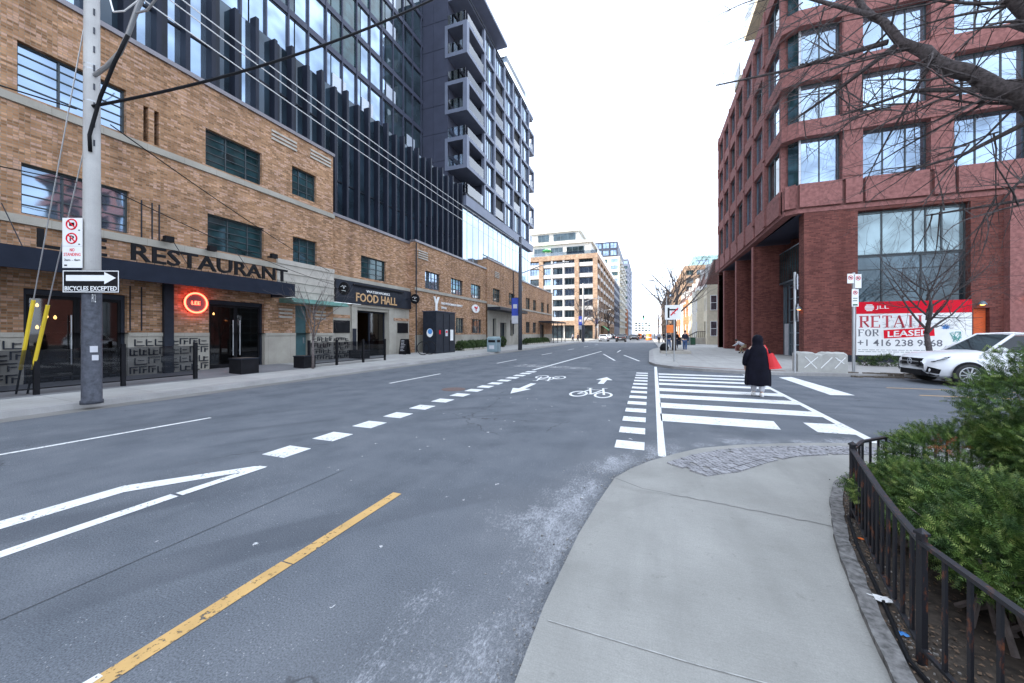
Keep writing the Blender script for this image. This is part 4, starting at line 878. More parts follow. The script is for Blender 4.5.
# ================================================================ RIGHT: red corner building
rd = thing('office_building', 'red brick and precast corner building with deep window grid and brick arcade', 'building', (12, 35, .13))
FY = 25.7; Rf = Fac((0, FY), (1, 0), (0, -1)); SX = 7.55; Rs = Fac((SX, 0), (0, 1), (-1, 0)); YE = 47.6
TOP = 23.4; BT = [10.25, 13.85, 17.0, 20.2, 23.4]; BB = [8.62, 12.95, 16.1, 19.3, 22.5]       # band tops and bottoms
FXE = 46
# street level, brick
mb = MB(); Rf.wall(mb, 8.4, FXE, .1, 8.6, [(10.85, 15.40, .1, 8.45), (15.5, 16.1, .13, 3.0), (20.5, 26, .6, 8.0), (29, 34, .6, 8.0)], .45)
mb.quad((8.4, FY, .1), (8.4, FY + .75, .1), (8.4, FY + .75, 8.6), (8.4, FY, 8.6)); mb.quad((8.4, FY + .75, .1), (9.9, FY + .75, .1), (9.9, FY + .75, 8.6), (8.4, FY + .75, 8.6))
obj('brick_wall', mb, M['red'], rd)
for k in range(3):
    y = 32.8 + 5.7 * k; mb = MB(); mb.box(7.55, 10.2, y, y + .55, .1, 8.3); obj('pier', mb, M['red'], rd)
    mb = MB(); mb.box(7.51, 7.548, y + .06, y + .49, .1, 8.3); obj('pier_facing', mb, M['pink'], rd)
mb = MB(); mb.box(7.55, 10.2, 49.9 - 2.3, 49.9 - 1.7, .1, 8.3); obj('pier', mb, M['red'], rd)
mb = MB(); mb.quad((10.2, 33, .1), (10.2, YE, .1), (10.2, YE, 8.6), (10.2, 33, 8.6)); mb.box(9.9, 10.3, 32.4, 32.8, .1, 8.6); mb.box(9.95, 10.25, FY + .75, 27.2, .1, 8.6); obj('arcade_wall', mb, M['red'], rd)
mb = MB(); mb.quad((8.2, FY + .3, 8.615), (FXE, FY + .3, 8.615), (FXE, 47, 8.615), (7.7, 47, 8.615)); obj('soffit', mb, M['darkpanel'], rd)
# entrance
en = MB(); X_ = 9.5; Fe = Fac((9.5, 0), (0, 1), (-1, 0))
for y in (27.2, 28.3, 29.4, 30.5, 31.6, 32.3, 32.7): Fe.box(en, y, y + .1, .13, 5.2, -.05, .05)
for z in (.9, 1.7, 2.5, 3.3, 4.1, 4.9): Fe.box(en, 27.3, 31.6, z, z + .08, -.03, .04)
Fe.box(en, 27.2, 32.8, 5.12, 5.3, -.05, .06); eo = obj('entrance_frame', en, M['bluegrey'], rd)
g = MB(); g.quad(Fe.p(27.2, .13), Fe.p(32.8, .13), Fe.p(32.8, 5.2), Fe.p(27.2, 5.2)); obj('pane', g, M['g_dark'], eo)
mb = MB(); Fe.box(mb, 27.2, 32.8, 5.3, 7.6, .0, .3); sc = obj('entrance_screen', mb, M['bluegrey'], rd); mb = MB()
for k in range(12): Fe.box(mb, 27.25 + k * .46, 27.6 + k * .46, 5.4, 7.5, .3, .34)
obj('panel', mb, M['g_teal'], sc)
dr_ = MB(); dr_.box(9.22, 9.45, 31.7, 31.76, .15, 2.4); obj('door', dr_, M['lgrey'], rd)
# first precast band round the corner, with a cut corner
def band(zb, zt, N, name='spandrel_band', mat='pink', x1=FXE, y1=YE):
    c = .42; o = N
    a = [(x1, FY - o), (SX + c + .15, FY - o), (SX - o, FY + c - .1), (SX - o, y1)]; b = [(x1, FY + .5), (SX + c + .15, FY + .5), (SX + .45, FY + .6), (SX + .45, y1)]
    m = MB()
    for i in range(3):
        m.quad((*a[i], zb), (*a[i + 1], zb), (*a[i + 1], zt), (*a[i], zt)); m.quad((*a[i], zb), (*a[i + 1], zb), (*b[i + 1], zb), (*b[i], zb)); m.quad((*a[i], zt), (*a[i + 1], zt), (*b[i + 1], zt), (*b[i], zt))
    m.quad((a[3][0], a[3][1], zb), (b[3][0], b[3][1], zb), (b[3][0], b[3][1], zt), (a[3][0], a[3][1], zt)); return obj(name, m, M[mat], rd)
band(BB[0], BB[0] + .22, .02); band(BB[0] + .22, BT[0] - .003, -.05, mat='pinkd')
xs = [(8.15, 10.1), (10.27, 11.0), (11.12, 13.75), (13.95, 14.75), (14.87, 17.5)]; x = 17.5
while x < 42: xs += [(x + .2, x + 1.0), (x + 1.12, x + 3.75)]; x += 3.75
for a, b in xs: m = MB(); Rf.box(m, a, b, BB[0] + .3, BT[0], 0, .16); obj('spandrel_panel', m, M['pink'], rd)
m = MB(); y = 26.6
while y < YE - 1: Rs.box(m, y, y + 2.5, BB[0] + .22, BT[0], .02, .12); y += 2.85
obj('spandrel_panel', m, M['pink'], rd); m = MB(); m.poly([(7.95, FY - .16, BB[0] + .3), (7.43, FY + .3, BB[0] + .3), (7.43, FY + .3, BT[0]), (7.95, FY - .16, BT[0])]); m.box(7.5, 8.1, FY + .05, FY + .5, BB[0] + .31, BT[0] - .01); obj('spandrel_panel', m, M['pink'], rd)
for zb, zt in list(zip(BB, BT))[1:]: band(zb, zt, .14)
# glazing core behind
mb = MB(); mb.box(SX + .7, FXE, FY + .6, YE, 8.7, TOP - .2); obj('core', mb, M['dark'], rd)
# front piers and windows
pf = [(10.15, 11.05), (13.85, 14.75)]; x = 17.55
while x < 42: pf.append((x, x + .9)); x += 3.75
edges = [8.3] + [v for p in pf for v in p]
for (a, b) in pf:
    for z0, z1 in zip(BT, BB[1:]): m = MB(); Rf.box(m, a, b, z0, z1, -.5, .06); Rf.box(m, a + .06, b - .06, z0, z0 + .12, .06, .1); Rf.box(m, a + .06, b - .06, z0 + .16, z0 + .26, .06, .1); obj('pier', m, M['pink'], rd)
wf = [(8.3, 10.15)] + [(pf[i][1], pf[i + 1][0]) for i in range(len(pf) - 1)]
for (a, b) in wf:
    for k, (z0, z1) in enumerate(zip(BT, BB[1:])):
        if a > 27: continue
        window(rd, Rf, a, b, z0, z1, [.5] if a < 9 else [.36, .70], 1 if (k != 1) else 1, -.38, 'winframe', 'g_light' if k > 0 else 'g_sky', .06)
for k, (z0, z1) in enumerate(zip(BT, BB[1:])):       # cut-corner pane and post
    m = MB(); m.quad((8.3, FY + .36, z0), (7.85, FY + .75, z0), (7.85, FY + .75, z1), (8.3, FY + .36, z1)); w = obj('window', MB().box(8.24, 8.34, FY + .28, FY + .38, z0, z1), M['steel'], rd); obj('pane', m, M['g_teal'], w)
    m = MB(); m.box(7.55, 8.0, FY + .95, FY + 1.25, z0, z1); obj('pier', m, M['pink'], rd)
# street side: piers every 2.85 m, two-storey pieces staggered like basket weave
y = 29.3; j = 0
while y < YE + .2:
    segs = [(BT[0] - .5, BB[2] + .25), (BT[2] - .5, BB[4] + .2)] if j % 2 else [(BB[0] + .3, BB[1] + .3), (BT[1] - .45, BB[3] + .3), (BT[3] - .4, TOP)]
    m = MB(); Rs.box(m, y + .05, y + .35, 8.7, TOP - .01, -.5, .03)
    for z0, z1 in segs: Rs.box(m, y, y + .40, z0, z1, .03, .20)
    obj('pier', m, M['pink'], rd); j += 1; y += 2.85
y = 29.3 + .40 - 2.85
for j in range(7):
    for k, (z0, z1) in enumerate(zip(BT, BB[1:])): window(rd, Rs, y, y + 2.45, z0, z1, [.5], 1, -.12, 'bluegrey', 'g_teal' if (j + k) % 3 == 0 else 'g_sky', .07)
    y += 2.85
mb = MB(); mb.box(8.2, FXE, FY + .3, YE, TOP - .2, TOP - .05); obj('roof', mb, M['gravel'], rd); mb = MB(); mb.quad((SX, YE, .1), (FXE, YE, .1), (FXE, YE, TOP), (SX, YE, TOP)); obj('brick_wall', mb, M['red'], rd)
for a, b, w in ((7.3, 29.5, 34.6), ): m = MB(); m.box(a, 16, b, w, 25.3, 25.8); bb = obj('roof_balcony', m, M['cream'], rd); m = MB(); m.box(a, a + .04, b, w, 25.8, 27.0); m.box(a, 16, b - .0, b + .04, 25.8, 27.0); obj('railing', m, M['rail_glass'], bb)
m = MB(); m.box(12.5, 30, 29.6, 44, TOP - .1, 30); obj('penthouse', m, M['cream'], rd); m = MB(); m.box(7.35, 8.6, 36.4, 38.4, 23.5, 23.8); bb = obj('roof_balcony', m, M['cream'], rd); m = MB(); m.box(7.35, 7.39, 36.4, 38.4, 23.8, 24.9); obj('railing', m, M['rail_glass'], bb)
# shop window beside the brick pier
w = window(rd, Rf, 10.85, 15.40, 6.0, 8.43, [.26, .55, .66, .80], [.95], -.4, 'winframe', 'g_shop', .07)
w = window(rd, Rf, 10.85, 15.40, 3.3, 5.98, [.26, .62], [.72], -.4, 'winframe', 'g_dark', .07)
m = MB(); Rf.box(m, 10.85, 15.4, .1, 3.3, -.45, -.3); obj('shop_backing', m, M['dark'], rd); m = MB(); Rf.box(m, 8.42, 15.4, .1, .5, .002, .05); obj('plinth', m, M['dark'], rd)
for a, b in ((20.5, 26), (29, 34)): window(rd, Rf, a, b, .6, 8, 3, 3, -.4, 'winframe', 'g_dark', .08)
m = MB(); Rf.box(m, 15.52, 16.08, .13, 2.98, -.28, -.22); d_ = obj('door', m, M['orange_door'], rd); m = MB(); Rf.box(m, 15.58, 15.66, 1.1, 1.3, -.22, -.16); obj('handle', m, M['steel'], d_)
m = MB(); Rf.box(m, 16.6, 18.5, .1, 8.6, 0, .35); obj('precast_pier', m, M['pink'], rd)
m = MB(); m.quad((8.6, FY - .35, 8.612), (FXE, FY - .35, 8.612), (FXE, FY + .4, 8.612), (8.6, FY + .4, 8.612))
def wall_lamp(p, lab, up=False, n=(0, -1)):
    t = thing('wall_lamp', lab, 'lamp', p); m = MB(); z = p[2]; x, y = p[0] + n[0] * .14, p[1] + n[1] * .14
    m.lathe([(.16, z), (.15, z + .05), (.08, z + .16), (.03, z + .2)], (x, y), 12); m.box(min(x, p[0]) - .02, max(x, p[0]) + .02, min(y, p[1]), max(y, p[1]), z + .1, z + .14); obj('lamp_shade', m, M['bluegrey'], t)
    m = MB(); m.lathe([(.02, z - .03), (.08, z - .02), (.09, z + .02), (.02, z + .03)], (x, y), 10); obj('bulb', m, M['orangelamp'], t)
wall_lamp((15.75, FY, 3.15), 'blue-grey dome lamp glowing orange above the orange door'); wall_lamp((17.2, FY - .35, 3.5), 'small orange glowing lamp on the pink pier right of the orange door')
wall_lamp((8.4, FY + .35, 3.1), 'small orange lamp on the brick corner beside the entrance', n=(-1, 0))
# billboard
bbd = thing('billboard', 'large red and white retail letting board with a LEASED sticker on the shop front', 'billboard', (13, FY - .1, .5))
m = MB(); Rf.box(m, 10.72, 15.36, .52, 3.42, .06, .14); obj('board', m, M['white'], bbd); m = MB(); Rf.box(m, 10.72, 15.36, 2.77, 3.42, .1402, .146); obj('red_band', m, M['redp'], bbd)
m = MB(); text(m, 'JLL', Rf, 11.55, 12.1, 2.98, 3.2, .147, .008, .01); 
for k in range(5): zz = 2.92 + k * .075; r = math.sqrt(max(.01, .2 ** 2 - (zz + .028 - 3.1) ** 2)); Rf.box(m, 11.28 - r, 11.28 + r, zz, zz + .057, .147, .152)
obj('letters', m, M['white'], bbd)
def serif(mb, s, F, U0, U1, z0, z1, N):
    """tall condensed serif capitals: fitted letters with slab serifs and thick stems"""
    n = len(s); w = (U1 - U0) / n; t = w * .2; H = z1 - z0; h = .045 * H + .012
    for i, ch in enumerate(s):
        a = U0 + i * w + w * .08; b = a + w * .80; m_ = (a + b) / 2; bx = lambda u0, u1, v0, v1, k=.004: F.box(mb, u0, u1, v0, v1, N, N + k)
        if ch == ' ': continue
        if ch == 'I': a += w * .22
        if ch in 'RFEIL': bx(a + .05 * w, a + .05 * w + t, z0, z1); bx(a - .03 * w, a + .12 * w + t, z0, z0 + h, .0045); bx(a - .03 * w, a + .12 * w + t, z1 - h, z1, .0045)
        if ch in 'EFRO' and ch != 'O': bx(a + t, b, z1 - h, z1, .0042)
        if ch in 'EL': bx(a + t, b, z0, z0 + h, .0042); bx(b - h, b, z0, z0 + H * .25, .0048)
        if ch in 'EF': bx(a + t, b - w * .15, z0 + H * .5, z0 + H * .5 + h, .0042); bx(b - h, b, z1 - H * .22, z1, .0048)
        if ch == 'R': bx(b - t, b, z0 + H * .55, z1 - h * .5, .0043); bx(a + t, b - t * .5, z0 + H * .5, z0 + H * .5 + h, .0042); mb.tube([F.p(m_, z0 + H * .5, N + .002), F.p(b, z0 + h, N + .002)], t * .42, 5)
        if ch == 'T': bx(m_ - t / 2, m_ + t / 2, z0, z1); bx(a, b, z1 - h, z1, .0045); bx(m_ - t, m_ + t, z0, z0 + h, .0045); bx(a, a + h, z1 - H * .22, z1, .0047); bx(b - h, b, z1 - H * .22, z1, .0047)
        if ch == 'A': mb.tube([F.p(a, z0, N + .002), F.p(m_, z1, N + .002)], h * .5, 5); mb.tube([F.p(m_, z1, N + .002), F.p(b, z0, N + .002)], t * .5, 5); bx(a + w * .2, b - w * .2, z0 + H * .3, z0 + H * .3 + h); bx(a - .06 * w, a + .14 * w, z0, z0 + h, .0045); bx(b - .16 * w, b + .08 * w, z0, z0 + h, .0045)
        if ch == 'O':
            mb.tube([F.p(m_ + (b - a) * .42 * math.cos(k / 16 * 6.2832), (z0 + z1) / 2 + H * .47 * math.sin(k / 16 * 6.2832), N + .001) for k in range(17)], [h * .5 + t * .35 * abs(math.cos(k / 16 * 6.2832)) for k in range(17)], 5, False)
m = MB(); serif(m, 'RETAIL', Rf, 10.82, 13.75, 2.02, 2.66, .141); obj('letters', m, M['redpd'], bbd)
m = MB(); serif(m, 'FOR', Rf, 10.78, 11.7, 1.55, 1.92, .141); text(m, '+1 416 238 9868', Rf, 10.78, 14.25, 1.02, 1.38, .141, .004, .012)
for k in range(2): 
    u = 10.8
    random.seed(k)
    while u < 14.2: w_ = random.uniform(.08, .3); Rf.box(m, u, u + w_, .70 + k * .1, .725 + k * .1, .141, .143); u += w_ + .05
obj('letters', m, M['greyink'], bbd)
Tk = Fac((0, FY), (1, 0), (0, -1)); m = MB(); m.quad(Rf.p(11.9, 1.43, .149), Rf.p(13.95, 1.58, .149), Rf.p(13.92, 2.03, .149), Rf.p(11.88, 1.88, .149)); st = obj('sticker', m, M['redp'], bbd)
m = MB(); text(m, 'LEASED', Rf, 12.05, 13.75, 1.56, 1.88, .151, .006, .02); m.v = [(x, y, z + (x - 12.9) * .07) for x, y, z in m.v]; obj('letters', m, M['white'], st)
m = MB(); random.seed(3)
for (cx_, cz, n_) in ((14.35, 2.05, 5),): 
    for k in range(n_): m.tube([Rf.p(cx_ + random.uniform(-.18, .18), cz + random.uniform(-.12, .12), .148) for _ in range(4)], .022, 4)
obj('graffiti', m, M['blueink'], bbd); m = MB()
for k in range(7): m.tube([Rf.p(14.75 + random.uniform(-.25, .25), 1.55 + random.uniform(-.3, .25), .148) for _ in range(4)], .012, 4)
obj('graffiti', m, M['tealink'], bbd); m = MB()
for k in range(26): c_ = random.uniform(11.6, 15.1); q_ = random.uniform(1.9, 2.5); m.tube([Rf.p(c_ + random.uniform(-.14, .14), q_ + random.uniform(-.08, .08), .148) for _ in range(5)], .004, 4)
obj('graffiti', m, M['greyink'], bbd)

# ================================================================ BACKGROUND BUILDINGS
def block(name, label, loc, x0, x1, y0, y1, z0, z1, mat, faces, cat='building', floors=6, cols_f=4, cols_s=6, gz='g_sky', wall2=None, first=4.0, bal=False, roofh=.6, wmax=40, group=None, frame='bluegrey', ww=.7, wh=.6):
    """far building: walls with real window openings on the two faces the street sees"""
    t = thing(name, label, cat, loc, group); mb = MB(); W_ = []
    Ff = Fac((0, y0), (1, 0), (0, -1)); sx = x1 if faces == 'L' else x0; Fs = Fac((sx, 0), (0, 1), (1 if faces == 'L' else -1, 0))
    fh = (z1 - z0 - first) / floors
    def rects(a, b, n): w = (b - a) / n; return [(a + i * w + w * (1 - ww) / 2, a + i * w + w * (1 + ww) / 2) for i in range(n)]
    rf = [(a, b, z0 + first + k * fh + fh * (1 - wh) / 2, z0 + first + k * fh + fh * (1 + wh) / 2) for a, b in rects(x0, x1, cols_f) for k in range(floors)]
    rs = [(a, b, z0 + first + k * fh + fh * (1 - wh) / 2, z0 + first + k * fh + fh * (1 + wh) / 2) for a, b in rects(y0, y1, cols_s) for k in range(floors)]
    Ff.wall(mb, x0, x1, z0, z1, rf, .3); Fs.wall(mb, y0, y1, z0, z1, rs, .3); o = x0 if faces == 'L' else x1
    mb.quad((o, y0, z0), (o, y1, z0), (o, y1, z1), (o, y0, z1)); mb.quad((x0, y1, z0), (x1, y1, z0), (x1, y1, z1), (x0, y1, z1)); obj('wall', mb, M[mat], t)
    mb = MB(); mb.box(x0 - .1, x1 + .1, y0 - .1, y1 + .1, z1, z1 + roofh); obj('roof', mb, M[wall2 or mat], t)
    for F, rr, n in ((Ff, rf, 0), (Fs, rs, 1)):
        for i, (a, b, c, d) in enumerate(rr):
            w = MB(); m_ = (a + b) / 2; F.box(w, m_ - .05, m_ + .05, c, d, -.27, -.2); F.box(w, a, b, c, c + .08, -.27, -.2); F.box(w, a, b, d - .08, d, -.27, -.2); wo = obj('window', w, M[frame], t)
            g = MB(); g.quad(F.p(a, c, -.25), F.p(b, c, -.25), F.p(b, d, -.25), F.p(a, d, -.25)); obj('pane', g, M[gz if (i * 7 + n) % 3 else 'g_teal'], wo)
    return t
# buff brick block with white balconies
bf = thing('apartment_building', 'buff brick mid-rise with white balcony bands and stepped white penthouse floors', 'building', (-24, 112, .2))
Ff = Fac((0, 110), (1, 0), (0, -1)); Fs = Fac((-13.9, 0), (0, 1), (1, 0)); Bx0, Bx1, By0, By1 = -36, -13.9, 110, 168; FZ = [5.6 + k * 3.25 for k in range(7)]
mb = MB(); mb.box(Bx0, Bx1 - 1.2, By0 + 1.2, By1, .2, 25); obj('core', mb, M['offwhite'], bf)
mb = MB()
for x in (-36, -31.6, -20.6, -15.2): mb.box(x, x + 1.3, By0, By0 + 1.25, .2, 25.2)
mb.box(Bx0 + .02, Bx1 - .03, By0 + .03, By0 + 1.17, 4.2, 5.6)
y = By0 + 7
while y < By1: mb.box(Bx1 - 1.25, Bx1, y, y + 1.3, .2, 25.2); y += 8.2
mb.box(Bx1 - 1.17, Bx1 - .035, By0 + 1.25, By1, 4.2, 5.6); mb.box(Bx0, Bx1 + .05, By0 - .05, By0 + 1.2, 23.9, 25.3); mb.box(Bx1 - 1.2, Bx1 + .05, By0 + 1.2, By1, 23.9, 25.3); obj('brick_frame', mb, M['tan2'], bf)
mb = MB()
for z in FZ[:6]: mb.box(Bx0 + 1.3, Bx1 - .2, By0 + .15, By0 + .35, z - .1, z + 1.0); mb.box(Bx1 - .35, Bx1 - .15, By0 + 1.3, By1, z - .1, z + 1.0); mb.box(Bx0, Bx1 - .1, By0 + .35, By1, z - .12, z)
for x in (-27.8, -24.2): mb.box(x, x + .5, By0 + .1, By0 + 1.2, 5.6, 23.9)
obj('balcony_band', mb, simple('white_balcony_render', (.50, .49, .48), .8, 0, .12), bf)
for k, z in enumerate(FZ[:6]):
    for i, (a, b) in enumerate(((-34.6, -31.8), (-30.2, -27.9), (-27.2, -24.3), (-23.6, -20.7), (-19.2, -15.3))): window(bf, Fac((0, 111.15), (1, 0), (0, -1)), a, b, z + .9, z + 3.0, 3, 1, -.0, 'bluegrey', 'g_sky' if (i + k) % 3 else 'g_dark', .1)
    y = By0 + 1.4
    while y < By1 - 8: window(bf, Fac((-15.05, 0), (0, 1), (1, 0)), y, y + 5.4, z + .9, z + 3.0, 3, 1, 0, 'bluegrey', 'g_sky' if (int(y) + k) % 3 else 'g_dark', .1); y += 8.2
for i, (a, b) in enumerate(((-34.6, -31.8), (-30.2, -24.3), (-23.6, -20.7), (-19.2, -15.3))): window(bf, Fac((0, 111.15), (1, 0), (0, -1)), a, b, .3, 4.1, 3, 2, 0, 'dark', 'g_dark', .1)
mb = MB(); mb.box(-35, -16.2, 113, By1 - 4, 25, 29.6); mb.box(-35, -20.0, 114, By1 - 8, 29.6, 33.4); obj('penthouse', mb, M['offwhite'], bf)
mb = MB(); mb.box(-35.5, -15.6, 112.4, By1 - 3.4, 29.3, 30.0); mb.box(-35.5, -19.4, 113.4, By1 - 7.6, 33.3, 34.2); mb.box(-16.6, -16.2, 112.9, 113.1, 25, 29.6); obj('roof', mb, M['offwhite'], bf)
for a, b, z in ((-34, -30.5, 26.2), (-28.6, -24.8, 26.2), (-23.6, -18.2, 26.2), (-33, -29.4, 30.7), (-28, -21, 30.7)): window(bf, Fac((0, 112.95 if z < 30 else 113.95), (1, 0), (0, -1)), a, b, z, z + 2.2, 3, 1, 0.0, 'bluegrey', 'g_dark', .1)
mb = MB(); mb.box(Bx0, Bx1, By0, By0 + .06, 25.3, 26.3); mb.box(Bx1 - .06, Bx1, By0, By1, 25.3, 26.3); obj('railing', mb, M['rail_glass'], bf)
um = thing('parasol', 'green parasol standing on the roof terrace of the buff brick building', 'parasol', (-29.5, 111.6, 25.1)); mb = MB(); mb.lathe([(1.6, 27.2), (.9, 27.6), (.05, 27.9)], (-29.5, 111.6), 8); obj('canopy', mb, M['awn'], um); mb = MB(); mb.tube([(-29.5, 111.6, 25.1), (-29.5, 111.6, 27.8)], .04, 6); obj('pole', mb, M['steel'], um)
block('apartment_building', 'dark glazed narrow block right behind the buff brick building', (-20, 172, .2), -34, -14.2, 169.5, 205, .2, 26, 'darkpanel', 'L', floors=6, cols_f=3, cols_s=6, gz='g_sky', wall2='offwhite')
block('apartment_tower', 'cream and dark apartment tower rising behind the buff brick building', (-22, 212, .2), -31, -14.5, 208, 262, .2, 43, 'cream', 'L', cat='apartment tower', floors=11, cols_f=3, cols_s=7, gz='g_sky')
tp = thing('rooftop_storey', 'dark glass top storeys set on the cream tower', 'building', (-22, 212, 43.6)); mb = MB(); mb.box(-32, -15.5, 209, 262, 43.6, 52); obj('wall', mb, M['darkpanel'], tp)
for k in range(2):
    for i in range(4): window(tp, Fac((0, 209), (1, 0), (0, -1)), -31.4 + i * 4, -28 + i * 4, 44.4 + k * 4, 47.4 + k * 4, 2, 1, .02, 'dark', 'g_sky', .15)
for k in range(11):
    for i in range(5): obj('balcony', MB().box(-14.5, -13.2, 212 + i * 10, 216 + i * 10, 5 + k * 3.5, 6.1 + k * 3.5), M['offwhite'], tp)
block('apartment_tower', 'pale grey apartment tower farthest down the left side of the street', (-20, 290, .2), -30, -13.5, 285, 350, .2, 56, 'greypanel', 'L', cat='apartment tower', floors=14, cols_f=4, cols_s=7, gz='g_light')
block('office_building', 'low distant grey building closing the end of the street', (-2, 560, .2), -18, 4, 560, 580, .2, 18, 'offwhite', 'L', floors=4, cols_f=5, cols_s=2)
block('apartment_building', 'small brown building between the distant left towers', (-18, 268, .2), -28, -13.8, 264, 283, .2, 18, 'orange_brick', 'L', floors=4, cols_f=3, cols_s=3)
# right side: row of old houses
def house_side(t, y): 
    for x, z in ((8.35, 1.3), (8.35, 5.0)): window(t, Fac((0, y), (1, 0), (0, -1)), x, x + .9, z, z + 2.2, 1, 2, .02, 'white', 'g_sky', .09)
def house(y0, y1, label, mat, eave, top, bay=True, roofm='roofbrown', stairs=False, x0=7.95):
    t = thing('town_house', label, 'house', (x0 + 3, (y0 + y1) / 2, .13), 'old town houses along the right side'); F = Fac((x0, 0), (0, 1), (-1, 0)); w = y1 - y0; m = y0 + w * .62
    holes = [(y0 + .5, y0 + 1.5, z, z + 1.9) for z in (1.6, 5.0)] + [(y0 + 2.0, y0 + 2.9, 5.0, 6.9), (y0 + 1.9, y0 + 3.0, .9, 3.5)]
    mb = MB(); F.wall(mb, y0, y1, .1, eave, holes, .2); mb.quad((x0, y0, .1), (x0 + 9, y0, .1), (x0 + 9, y0, eave), (x0, y0, eave)); mb.quad((x0, y1, .1), (x0 + 9, y1, .1), (x0 + 9, y1, eave), (x0, y1, eave))
    obj('wall', mb, M[mat], t)
    for i, (a, b, c, d) in enumerate(holes):
        if i == 3: dm = MB(); F.box(dm, a, b, c, d, -.2, -.12); obj('door', dm, M['black'], t)
        else: window(t, F, a, b, c, d, 1, 2, -.15, 'white', 'g_sky', .09)
    if bay:
        mb = MB(); a, b = m - .2, y1 - .4; mb.prism([(x0, a), (x0, b), (x0 - .8, b - .6), (x0 - .8, a + .6)], .1, eave - .4); obj('bay', mb, M[mat], t)
        bf_ = Fac((x0 - .8, 0), (0, 1), (-1, 0))
        for z in (1.5, 5.0): window(t, bf_, a + .65, b - .65, z, z + 2, 1, 2, .0, 'white', 'g_sky', .08)
    r = MB(); r.poly([(x0 - .2, y0, eave), (x0 - .2, y1, eave), (x0 + .9, y1, top), (x0 + .9, y0, top)]); r.poly([(x0 + .9, y0, top), (x0 + .9, y1, top), (x0 + 9, y1, top), (x0 + 9, y0, top)]); r.poly([(x0 - .2, y0, eave), (x0 + .9, y0, top), (x0 + 9, y0, top), (x0 + 9, y0, eave)]); r.poly([(x0 - .2, y1, eave), (x0 + .9, y1, top), (x0 + 9, y1, top), (x0 + 9, y1, eave)]); obj('roof', r, M[roofm], t)
    if stairs: house_side(t, y0)
    c = MB(); c.box(x0 - .3, x0 - .0, y0, y1, eave - .35, eave + .05); obj('cornice', c, M['white'], t)
    dm = MB(); dm.box(x0 + .2, x0 + 1.2, y0 + 1.5, y0 + 3.0, eave + .3, top - .3); dd = obj('dormer', dm, M['white'], t); window(t, Fac((x0 + .2, 0), (0, 1), (-1, 0)), y0 + 1.7, y0 + 2.8, eave + .5, top - .6, 1, 2, .0, 'white', 'g_dark', .08)
    if stairs:
        s = MB()
        for k in range(6): s.box(x0 - 2.6 + k * .3, x0 - .0, y0 + 1.6, y0 + 3.4, .12 + k * .16, .28 + k * .16)
        obj('steps', s, M['stone'], t); s = MB()
        for yy in (y0 + 1.6, y0 + 3.4):
            s.tube([(x0 - 2.6, yy, 1.1), (x0 - 1.0, yy, 2.0), (x0, yy, 2.0)], .04, 6)
            for k in range(10): x = x0 - 2.6 + k * .28; s.tube([(x, yy, .2 + min(k, 6) * .15), (x, yy, min(1.1 + k * .158, 2.0))], .02, 4)
        obj('railing', s, M['black'], t)
house(59.5, 65.5, 'cream town house with bay window, brown mansard roof and black-railed front steps', 'cream', 8.7, 12.2, stairs=True)
house(65.5, 71.5, 'white-painted town house, second in the row after the red office building', 'offwhite', 9.2, 12.4)
house(71.5, 77.5, 'pale stucco town house beside the orange brick ones', 'cream', 8.8, 11.8)
house(77.5, 83.5, 'orange brick town house, nearest of the orange ones', 'orange_brick', 8.8, 11.6)
house(83.5, 89.5, 'white-trimmed orange brick town house in the middle of the row', 'orange_brick', 8.4, 11.6)
house(89.5, 95.5, 'pale town house farther along the row past the orange ones', 'offwhite', 8.6, 11.4)
house(95.5, 101.5, 'red-orange brick town house near the far end of the row', 'orange_brick', 8.8, 12.0)
house(101.5, 108.5, 'farthest orange brick town house in the row', 'orange_brick', 9, 12.2)
block('office_building', 'teal-grey tower block with pale top rising behind the town houses', (24, 132, .2), 13, 40, 124, 146, .2, 24.5, 'tealb', 'R', floors=8, cols_f=6, cols_s=4, gz='g_light', ww=.8, wh=.45)
block('apartment_building', 'brown mid-rise beside the far end of the town houses', (20, 165, .2), 9.5, 14.6, 112, 175, .2, 19.5, 'tan2', 'R', floors=7, cols_f=2, cols_s=9, gz='g_sky', roofh=.8)
block('apartment_building', 'sandy brick building farther down the right side of the street', (16, 230, .2), 9, 30, 200, 290, .2, 22, 'tan2', 'R', floors=6, cols_f=3, cols_s=9, gz='g_sky')

# ================================================================ STREET FURNITURE, LEFT
def panel_sign(parent, F, U0, U1, z0, z1, N, mat, border=None, name='panel'):
    m = MB(); F.box(m, U0, U1, z0, z1, N, N + .012); p = obj(name, m, M[mat], parent)
    if border:
        m = MB(); t = .018
        for a, b, c, d in ((U0 + .01, U1 - .01, z0 + .01, z0 + .01 + t), (U0 + .01, U1 - .01, z1 - .01 - t, z1 - .01), (U0 + .01, U0 + .01 + t, z0 + .03, z1 - .03), (U1 - .01 - t, U1 - .01, z0 + .03, z1 - .03)): F.box(m, a, b, c, d, N + .012, N + .014)
        obj('border', m, M[border], p)
    return p
def noparking(parent, F, uc, zc, r, N, letter=None):
    m = MB(); m.tube([F.p(uc + r * math.cos(k / 24 * 6.2832), zc + r * math.sin(k / 24 * 6.2832), N + .003) for k in range(25)], r * .13, 5, False); m.tube([F.p(uc - r * .68, zc + r * .68, N + .004), F.p(uc + r * .68, zc - r * .68, N + .004)], r * .12, 5); obj('prohibition_ring', m, M['redp'], parent)
    m = MB()
    if letter: text(m, letter, F, uc - r * .4, uc + r * .45, zc - r * .55, zc + r * .55, N, .003, .02)
    else: F.box(m, uc - r * .5, uc + r * .5, zc - r * .35, zc + r * .35, N, N + .003)
    obj('symbol', m, M['black'], parent)
